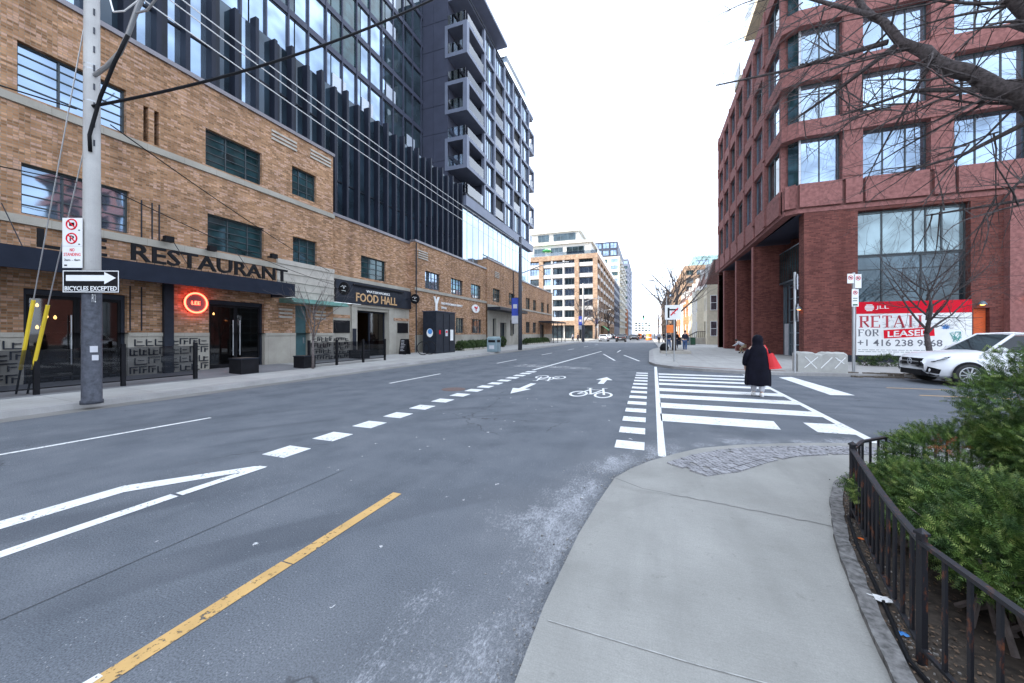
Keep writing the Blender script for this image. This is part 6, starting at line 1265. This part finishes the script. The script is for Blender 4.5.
for i in range(len(rings) - 1):
    for k in range(seg): a = i * seg + k; b = i * seg + (k + 1) % seg; m.f.append((a, b, b + seg, a + seg))
obj('coat', m, M['coat'], pm, True)
sk2('sleeve', [(-.17, 0, 1.27), (-.26, -.02, 1.08), (-.285, .05, .92), (-.28, .09, .80)], [(0, 1), (1, 2), (2, 3)], [.095, .09, .08, .075], 'coat'); sk2('sleeve', [(.17, 0, 1.27), (.25, -.01, 1.08), (.265, .06, .93), (.25, .11, .82)], [(0, 1), (1, 2), (2, 3)], [.095, .09, .08, .072], 'coat')
tb = thing('tote_bag', 'red tote bag hanging from the shoulder of the person in black', 'bag', (3.12, 11.6, .8)); c0 = Vector((3.13, 11.66, 0))
m = MB(); n = 10; top = []; 
for i in range(n + 1):
    t_ = i / n; 
    for j in range(7):
        v = j / 6; w = .085 + .07 * v; xx = -.09 + .10 * v + (t_ - .5) * 2 * w + .04 * v; z = 1.16 - v * .42 - .03 * t_ * v + .05 * (t_ - .5) * (1 - v) + (.07 * t_ * v); th = .05 * math.sin(math.pi * t_) * (.4 + v) + .008 * math.sin(t_ * 20 + v * 6)
        m.v.append((c0.x + xx, c0.y - th, z)); m.v.append((c0.x + xx, c0.y + .05 + th, z))
for i in range(n):
    for j in range(6):
        a = (i * 7 + j) * 2; b = a + 2; c = a + 14; d = c + 2; m.f.append((a, b, d, c)); m.f.append((a + 1, b + 1, d + 1, c + 1))
for j in range(6): a = j * 2; m.f.append((a, a + 2, a + 3, a + 1)); a = (n * 7 + j) * 2; m.f.append((a, a + 2, a + 3, a + 1))
for i in range(n): a = (i * 7 + 6) * 2; m.f.append((a, a + 14, a + 15, a + 1))
obj('bag_body', m, M['bag'], tb, True)
for yo in (-.01, .05):
    m = MB(); pts = [(c0.x - .12, c0.y + yo, 1.14), (c0.x - .13, c0.y + yo + .02, 1.25), (c0.x - .16, c0.y + .10, 1.37), (c0.x - .15, c0.y + .19, 1.38), (c0.x - .10, c0.y + .16, 1.28), (c0.x - .06, c0.y + yo + .05, 1.17)]; m.tube(pts, .018, 6); obj('strap', m, M['bag'], tb, True)

# ================================================================ CARS
def car(lab, loc, rz, paint_, L=4.7, Wd=.94, H=1.64, group=None, grille=True):
    t = thing('parked_car' if paint_ != 'carwhite' else 'suv', lab, 'car', loc, group, rz); k = L / 4.7; hh = H / 1.64
    st = [(2.36, .42, .70, .60), (2.30, .32, .80, .74), (2.16, .26, .90, .86), (1.85, .24, .975, .93), (1.3, .24, 1.02, .95), (.9, .24, 1.06, .955), (.3, .24, 1.07, .955), (-.5, .24, 1.08, .955), (-1.3, .24, 1.10, .95), (-1.9, .26, 1.11, .93), (-2.2, .32, 1.08, .88), (-2.33, .42, .98, .80), (-2.36, .55, .85, .72)]
    m = MB(); cs = 12
    for x, b, s, w in st:
        w = w * Wd / .94; b *= hh; s *= hh; md = b + (s - b) * .55
        half = [(0, b), (w * .8, b), (w * .97, b + .08), (w, md - .1), (w * .985, md + .06), (w * .95, s - .05), (w * .84, s + .0), (w * .45, s + .035), (0, s + .045)]
        ring = half + [(-y, z) for y, z in reversed(half[1:-1])]; nr = len(ring); m.v += [(x * k, y, z) for y, z in ring]
    for i in range(len(st) - 1):
        for j in range(nr): a = i * nr + j; b = i * nr + (j + 1) % nr; m.f.append((a, b, b + nr, a + nr))
    m.f.append(tuple(range(nr))); m.f.append(tuple(reversed(range((len(st) - 1) * nr, len(st) * nr))))
    def O(name, mb, mat, parent=t, smooth=False): o = obj(name, mb, M[mat] if isinstance(mat, str) else mat, None, smooth); o.parent = parent; return o
    body = O('body', m, paint_, t, True)
    zb, zr = 1.03 * hh, (H - .02); bw, rw = .87 * Wd / .94, .62 * Wd / .94
    B_ = [(1.0 * k, zb), (.22 * k, zr - .04), (-1.5 * k, zr - .05), (-2.12 * k, zb + .05)]
    for sgn in (1, -1):
        g = MB(); g.poly([(B_[0][0] - .12, sgn * (bw + .01), B_[0][1] + .03), (B_[1][0] + .0, sgn * (rw + .055), B_[1][1] - .05), (B_[2][0] + .1, sgn * (rw + .055), B_[2][1] - .05), (B_[3][0] + .2, sgn * (bw + .01), B_[3][1] + .03)]); O('side_window', g, 'carglass')
        g = MB()
        for a, b in ((B_[0], B_[1]), (B_[3], B_[2])): g.tube([(a[0], sgn * bw, a[1]), (b[0], sgn * (rw + .03), b[1])], .045, 6)
        g.tube([(B_[1][0], sgn * (rw + .03), B_[1][1]), (-.7 * k, sgn * (rw + .035), zr - .0), (B_[2][0], sgn * (rw + .03), B_[2][1])], .045, 6); O('pillar', g, paint_, t, True)
        g = MB(); g.tube([(-.42 * k, sgn * (bw + .012), zb), (-.5 * k, sgn * (rw + .06), zr - .06)], .03, 5); O('door_pillar', g, 'black')
        g = MB(); x = .72 * k; g.lathe([(.02, -.1), (.1, -.08), (.12, .02), (.08, .1), (.02, .12)], (0, 0), 10, 1, .7); g.v = [(x + a * .9, sgn * (bw + .14) + c, zb + .10 + b) for a, b, c in g.v]; g.box(x - .03, x + .03, min(sgn * bw, sgn * (bw + .1)), max(sgn * bw, sgn * (bw + .1)), zb + .04, zb + .08); O('mirror', g, paint_, t, True)
        for x in (.25 * k, -.95 * k): g = MB(); g.box(x - .13, x + .1, min(sgn * .945, sgn * .975) * Wd / .94, max(sgn * .945, sgn * .975) * Wd / .94, .86 * hh, .89 * hh); O('handle', g, paint_)
        g = MB(); g.box(-1.2 * k, 1.1 * k, min(sgn * .93, sgn * .962) * Wd / .94, max(sgn * .93, sgn * .962) * Wd / .94, .22, .36); O('sill', g, 'black')
        for x in (1.45 * k, -1.42 * k):
            g = MB(); n = 22; y0 = sgn * .957 * Wd / .94; r1 = .425
            g.v = [(x + r1 * math.cos(a), y0 + sgn * .006, .37 + r1 * math.sin(a)) for a in [-.35 + (math.pi + .7) * i / n for i in range(n + 1)]]; g.f = [tuple(range(n + 1))]; O('wheel_arch', g, 'black')
            tw_ = MB(); tw_.lathe([(.2, -.11), (.345, -.115), (.365, -.08), (.365, .08), (.345, .115), (.2, .11)], (0, 0), 28); yc = sgn * (.86 * Wd / .94); tw_.v = [(x + a, yc + c, .365 + b) for a, b, c in tw_.v]; wh = O('wheel', tw_, 'rubber', t, True)
            rm = MB(); yr = sgn * (.975 * Wd / .94)
            for q in range(10): a = q / 10 * 6.2832; rm.tube([(x, yr, .365), (x + .24 * math.cos(a), yr - sgn * .01, .365 + .24 * math.sin(a))], .022, 5)
            rm.tube([(x + .245 * math.cos(a), yr - sgn * .005, .365 + .245 * math.sin(a)) for a in [q / 24 * 6.2832 for q in range(25)]], .016, 5, False); O('rim', rm, 'steel', wh)
        g = MB(); w = Wd / .94; g.poly([(2.20 * k, sgn * .50 * w, .80 * hh), (2.29 * k, sgn * .40 * w, .76 * hh), (2.305 * k, sgn * .45 * w, .69 * hh), (2.19 * k, sgn * .80 * w, .72 * hh), (1.95 * k, sgn * .935 * w, .83 * hh), (1.84 * k, sgn * .935 * w, .90 * hh)]); g.v = [(x + .05, y + sgn * .035, z + .012) for x, y, z in g.v]; hl = O('headlight', g, 'carglass'); g2 = MB(); g2.tube([(2.325 * k, sgn * .46 * w, .755 * hh), (2.16 * k, sgn * .82 * w, .79 * hh), (1.97 * k, sgn * .955 * w, .87 * hh)], .012, 5); O('light_strip', g2, 'lamp_clear', hl)
        g = MB(); g.poly([(-2.37 * k, sgn * .35 * w, .86 * hh), (-2.37 * k, sgn * .35 * w, .97 * hh), (-2.15 * k, sgn * .925 * w, 1.0 * hh), (-2.19 * k, sgn * .91 * w, .84 * hh)]); g.v = [(x - .02, y + sgn * .01, z) for x, y, z in g.v]; O('tail_light', g, 'lamp_red')
        g = MB(); g.poly([(2.28 * k, sgn * .60 * w, .40 * hh), (2.26 * k, sgn * .66 * w, .58 * hh), (2.06 * k, sgn * .90 * w, .50 * hh), (2.1 * k, sgn * .88 * w, .36 * hh)]); g.v = [(x + .07, y + sgn * .05, z) for x, y, z in g.v]; O('air_intake', g, 'black')
    g = MB(); g.quad((B_[0][0] + .02, -bw + .05, B_[0][1]), (B_[0][0] + .02, bw - .05, B_[0][1]), (B_[1][0] + .02, rw, B_[1][1]), (B_[1][0] + .02, -rw, B_[1][1])); O('windscreen', g, 'carglass')
    g = MB(); g.quad((B_[3][0] - .02, -bw + .05, B_[3][1]), (B_[3][0] - .02, bw - .05, B_[3][1]), (B_[2][0], rw, B_[2][1]), (B_[2][0], -rw, B_[2][1])); O('rear_window', g, 'carglass')
    g = MB(); xs_ = [B_[1][0], B_[1][0] - .3, -.7 * k, B_[2][0] + .2, B_[2][0] - .08]; zs_ = [zr - .045, zr - .01, zr + .01, zr - .02, zr - .06]
    for (xa, za), (xb, zb2) in zip(zip(xs_, zs_), list(zip(xs_, zs_))[1:]):
        for ya, yb2, da, db in ((-rw - .03, -rw * .5, -.03, .012), (-rw * .5, rw * .5, .012, .012), (rw * .5, rw + .03, .012, -.03)): g.quad((xa, ya, za + da), (xa, yb2, za + db), (xb, yb2, zb2 + db), (xb, ya, zb2 + da))
    O('roof', g, paint_)
    g = MB(); g.prism([(2.28 * k, -.52), (2.385 * k, -.42), (2.385 * k, .42), (2.28 * k, .52)], .60 * hh, .82 * hh); gr = O('grille', g, 'black'); g = MB(); g.box(2.386 * k, 2.398 * k, -.40, .40, .70 * hh, .722 * hh); O('grille_bar', g, 'steel', gr)
    if grille: g = MB(); g.tube([(2.40 * k, .1 * math.cos(a), .71 * hh + .1 * math.sin(a)) for a in [q / 20 * 6.2832 for q in range(21)]], .009, 5, False); [g.tube([(2.40 * k, 0, .71 * hh), (2.40 * k, .1 * math.cos(a), .71 * hh + .1 * math.sin(a))], .007, 5) for a in (1.571, 3.665, 5.76)]; O('badge', g, 'lamp_clear', gr)
    g = MB(); g.prism([(2.1 * k, -.84), (2.27 * k, -.72), (2.37 * k, -.5), (2.37 * k, .5), (2.27 * k, .72), (2.1 * k, .84)], .28 * hh, .46 * hh); O('bumper', g, 'black')
    g = MB(); g.box(-2.40 * k, -2.385 * k, -.26, .26, .6 * hh, .71 * hh); O('licence_plate', g, 'lgrey'); return t
car('white SUV with black grille and slim headlights, parked past the hedge before the billboard', (11.0, 17.05, 0), math.pi + .03, 'carwhite', 4.7, .96, 1.73)
gcar = 'cars farther down the street'
car('dark SUV seen from behind, driving in the left lane of the distance', (-5.2, 79, 0), math.pi / 2, 'cardark', group=gcar, grille=False); car('white car just left of the dark SUV in the distance', (-8.9, 82, 0), math.pi / 2, 'carwhite', 4.6, .92, 1.5, gcar, False)
car('grey car far beyond the dark SUV in the distance', (-4.6, 125, 0), math.pi / 2, 'cargrey', 4.6, .92, 1.5, gcar, False); car('dark car far down the street on the left of the grey car', (-8.4, 142, 0), -math.pi / 2, 'cardark', group=gcar, grille=False)
car('small dark car in the right lane far down the street', (-1.2, 155, 0), math.pi / 2, 'cardark', 4.4, .9, 1.45, gcar, False)
car('grey car parked far down the right kerb', (-.2, 118, 0), math.pi / 2, 'cargrey', 4.4, .9, 1.5, gcar, False)
car('white car parked at the left kerb beyond the buff building', (-10.9, 112, 0), math.pi / 2, 'carwhite', 4.5, .92, 1.5, gcar, False); car('black SUV parked at the left kerb beyond the white car', (-10.9, 122, 0), math.pi / 2, 'cardark', 4.7, .93, 1.65, gcar, False); car('dark car coming toward the camera near the distant road works', (-3.4, 100, 0), -math.pi / 2, 'cardark', 4.5, .92, 1.5, gcar, False)
for x, y, h, lab in ((-2.6, 130, 3.2, 'orange construction barrel standing at the distant road works'), (.2, 100, 3.0, 'orange construction panel beside the distant right kerb')):
    t = thing('traffic_barrel', lab, 'traffic barrel', (x, y, 0)); m = MB(); m.lathe([(.75, 0), (.7, .2), (.62, 1.6), (.4, 1.7)], (x, y), 14); obj('drum', m, M['orangep'], t, True); m = MB(); m.lathe([(.70, .6), (.69, .85)], (x, y), 14); obj('stripe', m, M['white'], t)
tl = thing('traffic_light', 'distant traffic signal with lit green lamp hanging over the far crossing', 'traffic light', (1.8, 112, .13)); obj('pole', MB().tube([(1.8, 112, .13), (1.8, 112, 6), (-1.2, 112, 6.4)], .09, 8), M['dark'], tl); obj('housing', MB().box(-1.5, -1.0, 111.8, 112.1, 5.6, 6.9), M['dark'], tl); obj('green_lamp', MB().box(-1.4, -1.1, 111.74, 111.79, 5.75, 6.05), emis('signal_green', (.05, 1, .35), 3), tl)
t = thing('shop_awning', 'small bright green awning at the distant side street left', 'awning', (-13, 118, 3)); m = MB(); m.poly([(-13.9, 122, 4.2), (-13.9, 128, 4.2), (-12.2, 128, 3.0), (-12.2, 122, 3.0)]); m.box(-12.25, -12.2, 122, 128, 2.7, 3.0); obj('cloth', m, M['awn'], t)

# ================================================================ PLANTS
def leafmass(lobes, n, size, seed, drop=.0, thin=.18):
    """many small leaf blades spread through the lobes' outer shell"""
    rng = np.random.default_rng(seed); V = []; tot = sum(l[3] * l[4] + l[4] * l[5] + l[3] * l[5] for l in lobes)
    for (cx, cy, cz, rx, ry, rz) in lobes:
        k = int(n * (rx * ry + ry * rz + rx * rz) / tot); d = rng.normal(size=(k, 3)); d /= np.linalg.norm(d, axis=1)[:, None]
        bump_ = 1 + .13 * np.sin(d[:, 0] * 9 + cx * 3) * np.cos(d[:, 2] * 8 + cy) + .10 * np.sin(d[:, 1] * 15 + cx) * np.cos(d[:, 0] * 11); r = bump_ * (1 - np.abs(rng.normal(0, thin, k)))
        c = np.array([cx, cy, cz]) + d * np.array([rx, ry, rz]) * r[:, None]; u = d + rng.normal(0, .55, (k, 3)) + np.array([0, 0, .25 - drop]); u /= np.linalg.norm(u, axis=1)[:, None]
        w = np.cross(u, rng.normal(size=(k, 3))); w /= np.linalg.norm(w, axis=1)[:, None]; V.append((c, u, w))
    c = np.concatenate([v[0] for v in V]); u = np.concatenate([v[1] for v in V]); w = np.concatenate([v[2] for v in V]); return c, u, w, rng
def sprays(name, lobes, n, parent, mat, length=.066, needle=.019, width=.0034, pairs=5, seed=1, zmin=.14, thin=.18):
    c, u, w, rng = leafmass(lobes, n, length, seed, thin=thin); nn = np.cross(u, w); P_ = []
    for i in range(pairs):
        t = (i + .5) / pairs; base = c + u * (length * t)[..., None] if False else c + u * length * t; nl = needle * (1.05 - .45 * t)
        for sg in (1, -1):
            dirv = u * .55 + w * sg * .85 + nn * rng.normal(0, .12, (len(c), 1)); a = base - u * width; b = base + u * width; tip = base + dirv * nl; P_.append(np.stack([a, tip - u * width * .4, tip + u * width * .4, b], 1))
    Q = np.concatenate(P_, 0); Q = Q[Q[:, :, 2].min(1) > zmin]; nq = len(Q); me = bpy.data.meshes.new(name); off = np.array(parent.location) if parent else np.zeros(3); me.vertices.add(nq * 4); me.vertices.foreach_set('co', (Q.reshape(-1, 3) - off).ravel())
    me.loops.add(nq * 4); me.loops.foreach_set('vertex_index', np.arange(nq * 4, dtype=np.int32)); me.polygons.add(nq); me.polygons.foreach_set('loop_start', np.arange(0, nq * 4, 4, dtype=np.int32)); me.update(calc_edges=True); me.materials.append(M[mat]); o = bpy.data.objects.new(name, me); COL.objects.link(o)
    if parent: o.parent = parent
    return o
def stems(parent, base, lobes, n, seed, mat='bark', r=.014):
    random.seed(seed); m = MB()
    for i in range(n):
        l = random.choice(lobes); a = Vector((l[0] + random.uniform(-.6, .6) * l[3], l[1] + random.uniform(-.6, .6) * l[4], .13)); b = Vector((l[0] + random.uniform(-.9, .9) * l[3], l[1] + random.uniform(-.9, .9) * l[4], l[2] + random.uniform(-.3, .6) * l[5])); c = a.lerp(b, .5) + Vector((random.uniform(-.1, .1), random.uniform(-.1, .1), .05)); m.tube([a, c, b], [r * 1.1, r * .7, r * .25], 5)
    obj('stem', m, M[mat], parent)
def shrub(name, lab, cat, loc, lobes, n, seed, mat='yew', ns=40, group=None, **k):
    t = thing(name, lab, cat, loc, group); sprays('foliage', lobes, n, t, mat, seed=seed, **k)
    if mat == 'yew': sprays('new_growth', [(a, b, c, d * 1.07, e * 1.07, f * 1.09) for a, b, c, d, e, f in lobes], n // 6, t, 'yewtip', seed=seed + 50, thin=.05, length=.055, needle=.016, width=.003, pairs=5)
    stems(t, loc, lobes, ns, seed); return t
t = shrub('yew_shrub', 'big dark green yew shrub, the taller one rising at the right behind the railing', 'shrub', (3.0, 4.2, .13), [(3.12, 4.12, 1.02, .60, .6, .60), (2.45, 4.22, .62, .42, .42, .29), (2.72, 3.95, .86, .26, .3, .22), (4.0, 4.3, 1.0, .8, .8, .62), (2.85, 3.72, .80, .4, .45, .36), (4.2, 3.0, .9, .8, .9, .66)], 42000, 3, ns=60)
shrub('yew_shrub', 'low spreading yew shrub right behind the bend of the black railing', 'shrub', (2.1, 2.9, .13), [(2.15, 3.05, .48, .58, .75, .30), (1.95, 3.75, .42, .36, .4, .24), (2.5, 2.6, .58, .6, .7, .32), (1.78, 2.75, .5, .28, .4, .16)], 30000, 4, ns=60)
shrub('yew_shrub', 'nearest low yew shrub behind the railing at the lower right corner', 'shrub', (2.1, 1.5, .13), [(2.1, 1.75, .48, .58, .7, .28), (2.6, 1.2, .5, .7, .8, .35), (1.95, .7, .45, .5, .6, .28)], 24000, 5, ns=50)
tb_ = sprays('dry_twig_tips', [(2.25, 4.0, .80, .10, .08, .03)], 22, None, 'brownleaf', seed=9); tag(tb_, 'small patch of reddish dry needles on top of the yew', 'dry needles', None, 'stuff')
shrub('ground_shrub', 'small dark evergreen ground shrub at the foot of the billboard tree', 'shrub', (10.6, 22.8, .13), [(10.7, 22.8, .35, .55, .4, .3), (10.0, 22.9, .3, .3, .3, .22)], 420, 6, 'shrub', 14, length=.16, needle=.06, width=.014, pairs=4)
for i, (y0, y1, lab) in enumerate(((28.3, 36, 'low evergreen hedge in front of the Y building windows'), (46.5, 57, 'low evergreen hedge farther along before the far brick windows'))):
    L_ = [(-15.2, y, .55, .45, .8, .42) for y in np.arange(y0 + .5, y1, 1.1)]; t = thing('low_hedge', lab, 'hedge', (-15.2, (y0 + y1) / 2, .2)); sprays('foliage', L_, 5200, t, 'shrub', seed=20 + i, length=.2, needle=.09, width=.022, pairs=3); m = MB(); m.box(-15.7, -14.7, y0, y1, .18, .40); obj('planter_edge', m, M['stone'], t)
shrub('round_shrub', 'small dark round shrub in a pot by the stone entrance', 'shrub', (-14.9, 37.6, .2), [(-14.9, 37.6, .8, .35, .35, .5)], 900, 8, 'shrub', 6, length=.14, needle=.06, width=.016, pairs=3)

def grow(mbs, p, d, L, r, lev, rng, drop=0., up=.0, kids=4, jit=.22, minr=.004):
    n = 6 if lev else 7; pts = [p.copy()]; rr = [r]; q = p.copy(); d = d.normalized()
    for i in range(n):
        d = (d + Vector((rng.uniform(-1, 1), rng.uniform(-1, 1), rng.uniform(-1, 1))) * jit + Vector((0, 0, up - drop))).normalized(); q = q + d * (L / n); pts.append(q.copy()); rr.append(max(minr * .6, r * (1 - .75 * (i + 1) / n)))
    mbs[min(lev, 1)].tube(pts, rr, 7 if r > .05 else (5 if r > .015 else 3), False)
    if lev >= 4 or r < minr: return
    for j in range(kids):
        i = rng.randint(1, n) if lev else rng.randint(2, n); a = pts[i] if i < len(pts) else pts[-1]; t = (pts[i] - pts[i - 1]).normalized(); s = t.cross(Vector((rng.uniform(-1, 1), rng.uniform(-1, 1), rng.uniform(-1, 1)))).normalized()
        grow(mbs, a, (t * rng.uniform(.5, .9) + s * rng.uniform(.5, .9)), L * rng.uniform(.42, .68), rr[i] * rng.uniform(.5, .72), lev + 1, rng, drop, up, kids, jit, minr)
def bare_tree(lab, loc, h, r, seed, spread=.55, kids=4, mat='bark', trunk=.35, name='bare_tree', nl=6, group=None, minr=.006, lean=(0, 0)):
    rng = random.Random(seed); t = thing(name, lab, 'tree', loc, group); tr, br = MB(), MB(); p = Vector(loc); top = p + Vector((lean[0], lean[1], h * trunk)); tr.tube([p, p.lerp(top, .5) + Vector((rng.uniform(-.05, .05), rng.uniform(-.05, .05), 0)) * h * .2, top], [r * 1.15, r, r * .85], 10)
    q = top + Vector((0, 0, h * .35)); tr.tube([top, top.lerp(q, .5) + Vector((.03 * h * rng.uniform(-1, 1), .03 * h * rng.uniform(-1, 1), 0)), q], [r * .85, r * .55, r * .2], 7)
    for i in range(nl):
        f = i / nl; a = top.lerp(q, f); an = i * 2.4 + rng.uniform(-.4, .4); grow([br, br], a, Vector((math.cos(an) * spread, math.sin(an) * spread, 1 - spread * .45)), h * rng.uniform(.38, .55) * (1 - f * .35), r * (.5 - .22 * f), 1, rng, 0, .05, kids, .16, minr)
    obj('trunk', tr, M[mat], t, True); obj('branches', br, M[mat], t, True); return t
bare_tree('small bare tree with fine upright twigs before the copper canopy', (-13.6, 12.05, .19), 4.4, .05, 11, .55, 4, 'bark', .28, nl=9)
bare_tree('bare tree with fine twigs at the far left edge before the restaurant', (-13.6, .9, .15), 5.0, .06, 14, .7, 4, 'bark', .35, nl=9)
bare_tree('bare young tree with dark trunk in front of the billboard', (12.05, 22.6, .13), 7.0, .11, 15, .72, 5, 'barkd', .22, nl=11)
bare_tree('tall bare street tree behind the white turn sign on the right sidewalk', (2.0, 33.0, .13), 9.6, .16, 17, .62, 5, 'bark', .3, nl=8, minr=.01)
bare_tree('bare tree farther along the right sidewalk before the town houses', (2.6, 58, .13), 12, .2, 18, .6, 5, 'bark', .3, nl=8, minr=.016); bare_tree('bare tree in front of the orange brick town houses', (3.2, 74, .13), 12, .2, 19, .6, 5, 'bark', .3, nl=8, minr=.02); bare_tree('farthest bare tree on the right sidewalk', (2.4, 98, .13), 10, .2, 20, .6, 4, 'bark', .3, nl=8, minr=.025)
bare_tree('bare tree in front of the buff brick building, left one', (-14.6, 88, .13), 11, .26, 22, .6, 5, 'barkd', .3, nl=9, minr=.03); bare_tree('bare tree in front of the buff brick building, right one', (-13.6, 104, .13), 12, .3, 23, .6, 5, 'barkd', .3, nl=9, minr=.035); bare_tree('bare tree down the street beyond the buff brick building', (-12.9, 132, .13), 13, .32, 24, .6, 5, 'barkd', .3, nl=9, minr=.04)
# big old tree in the planter on the right, outside the frame; its limbs reach over the pavement
bt = thing('old_tree', 'big old bare tree whose dark limbs reach in overhead from the right', 'tree', (7.3, 5.4, .13)); rng = random.Random(77); tr, br, tg = MB(), MB(), MB()
tr.tube([(7.3, 5.4, .1), (7.2, 5.5, 1.2), (7.05, 5.7, 2.4), (6.8, 5.9, 3.2)], [.42, .34, .31, .29], 14)
limbs = [([(6.8, 5.9, 3.2), (5.9, 6.4, 3.9), (4.95, 6.95, 4.62), (4.35, 6.85, 4.95), (3.95, 6.95, 5.42), (3.5, 7.1, 6.0), (3.2, 7.3, 6.8), (2.9, 7.6, 7.7)], [.26, .20, .135, .105, .085, .065, .045, .02]),
         ([(5.3, 6.75, 4.35), (4.75, 6.6, 5.0), (4.4, 6.5, 5.6), (4.05, 6.4, 6.3), (3.8, 6.5, 7.2)], [.11, .10, .08, .06, .03]),
         ([(6.8, 5.9, 3.2), (6.3, 6.0, 4.4), (5.5, 6.2, 5.6), (4.7, 6.2, 6.3), (4.0, 6.3, 7.1), (3.3, 6.6, 8.0)], [.22, .18, .13, .10, .075, .035]),
         ([(6.8, 5.9, 3.2), (6.6, 6.8, 4.2), (6.2, 7.6, 5.4), (5.4, 8.2, 6.6)], [.2, .15, .11, .06]), ([(6.8, 5.9, 3.2), (7.2, 5.0, 4.6), (7.5, 4.2, 6.5)], [.22, .17, .08])]
for pts, rr in limbs:
    P_ = [Vector(p) for p in pts]; q = []; r2 = []
    for i in range(len(P_) - 1):
        for k in range(4): f = k / 4; q.append(P_[i].lerp(P_[i + 1], f) + Vector((rng.uniform(-1, 1), rng.uniform(-1, 1), rng.uniform(-1, 1))) * .035); r2.append((rr[i] * (1 - f) + rr[i + 1] * f) * rng.uniform(.92, 1.1))
    q.append(P_[-1]); r2.append(rr[-1]); br.tube(q, r2, 10, False)
    for i in range(3, len(q), 2):
        for _ in range(2 if q[i].x < 5.6 else 1):
            d = Vector((rng.uniform(-1.1, .25), rng.uniform(-.6, .7), rng.uniform(-.55, .5))); grow([tg, tg], q[i], d, rng.uniform(1.0, 2.0), min(.022, r2[i] * .3), 2, rng, .03, 0, 4, .17, .0024)
for p in ([(6.3, 6.1, 3.7), (5.2, 6.6, 3.5), (4.4, 6.9, 3.35)], [(5.9, 6.4, 3.9), (5.0, 7.2, 3.55), (4.2, 7.9, 3.6)], [(3.5, 7.1, 6.0), (2.9, 7.6, 5.7), (2.4, 8.0, 5.5)], [(4.95, 6.95, 4.62), (4.3, 7.3, 4.3), (3.7, 7.5, 4.2)], [(3.4, 7.2, 6.1), (2.4, 7.9, 6.4), (1.3, 8.5, 6.75)], [(3.3, 7.2, 6.5), (2.5, 7.6, 7.4), (1.9, 8.0, 8.0)], [(4.35, 6.85, 4.95), (3.6, 7.0, 5.2), (2.9, 7.4, 5.2)]):
    br.tube([Vector(v) for v in p], [.04, .025, .012], 6, False)
    for k in range(8): a = Vector(p[0]).lerp(Vector(p[2]), rng.uniform(.15, 1)); grow([tg, tg], a, Vector((rng.uniform(-1, .3), rng.uniform(-.4, .5), rng.uniform(-.5, .45))), rng.uniform(.7, 1.4), .014, 2, rng, .03, 0, 4, .17, .0025)
obj('trunk', tr, M['barkd'], bt, True); obj('limb', br, M['barkd'], bt, True); obj('twigs', tg, M['barkd'], bt)

# ================================================================ IRON RAILING ROUND THE PLANTER
fn = thing('iron_railing', 'low black rusty iron railing curving round the planter bed', 'railing', (1.3, 2.5, .13))
FP = [(1.62, -.6), (1.45, .3), (1.32, 1.1), (1.245, 1.75), (1.22, 2.32), (1.29, 2.65), (1.37, 2.98), (1.5, 3.45), (1.64, 3.97)]
FP2 = [(1.64, 3.97), (1.85, 4.3), (2.33, 4.72), (2.95, 5.02), (3.8, 5.2), (5.5, 5.35), (8, 5.4)]
def runs(P_, step):
    o = [Vector((*p, 0)) for p in P_]; res = [o[0]]; acc = 0
    for a, b in zip(o, o[1:]):
        L = (b - a).length; t = step - acc
        while t <= L: res.append(a.lerp(b, t / L)); t += step
        acc = L - (t - step)
    return res
def flatbar(m, P_, z0, z1, w):
    o = []; n = len(P_)
    for i, p in enumerate(P_):
        a = P_[max(0, i - 1)]; b = P_[min(n - 1, i + 1)]; t = Vector((b[0] - a[0], b[1] - a[1])).normalized(); o.append(((p[0] - t.y * w, p[1] + t.x * w), (p[0] + t.y * w, p[1] - t.x * w)))
    for (a, b), (c, d) in zip(o, o[1:]):
        m.quad((*a, z1), (*b, z1), (*d, z1), (*c, z1)); m.quad((*a, z0), (*b, z0), (*d, z0), (*c, z0)); m.quad((*a, z0), (*a, z1), (*c, z1), (*c, z0)); m.quad((*b, z0), (*b, z1), (*d, z1), (*d, z0))
for P_ in (FP, FP2):
    m = MB(); flatbar(m, P_, .70, .718, .015); obj('top_rail', m, M['rust'], fn); m = MB(); flatbar(m, P_, .20, .215, .011); obj('bottom_rail', m, M['rust'], fn)
def bal(x, y, w, z0, z1, name='baluster', cap=False, rot=.3):
    m = MB(); c, s = math.cos(rot) * w, math.sin(rot) * w; q = [(x + c - s, y + s + c), (x - c - s, y - s + c), (x - c + s, y - s - c), (x + c + s, y + s - c)]; m.prism(q, z0, z1)
    o = obj(name, m, M['rust'], fn)
    if cap: k = 1.45; m = MB(); m.v = [(x + (a - x) * k, y + (b - y) * k, z1) for a, b in q] + [(x + (a - x) * k, y + (b - y) * k, z1 + .012) for a, b in q] + [(x, y, z1 + .035)]; m.f = [(0, 1, 2, 3), (0, 1, 5, 4), (1, 2, 6, 5), (2, 3, 7, 6), (3, 0, 4, 7), (4, 5, 8), (5, 6, 8), (6, 7, 8), (7, 4, 8)]; obj('post_cap', m, M['rust'], o)
for P_ in (FP, FP2):
    for p in runs(P_, .128)[1:]:
        if min(math.hypot(p.x - a, p.y - b) for a, b in ((1.22, 2.32), (1.64, 3.97))) < .05: continue
        bal(p.x, p.y, .0068, .215, .70)
bal(1.22, 2.32, .014, .12, .745, 'post', True); bal(1.64, 3.97, .015, .12, .745, 'post', True); bal(3.8, 5.2, .015, .12, .745, 'post', True); bal(1.45, .3, .015, .12, .745, 'post', True)
m = MB(); m.tube([Vector((x - .042 + .01 * math.sin(y * 5), y - .01, .137)) for x, y in FP], .012, 6)
tag(obj('black_hose', m, M['black']), 'thin black irrigation hose lying on the soil along the railing', 'hose')
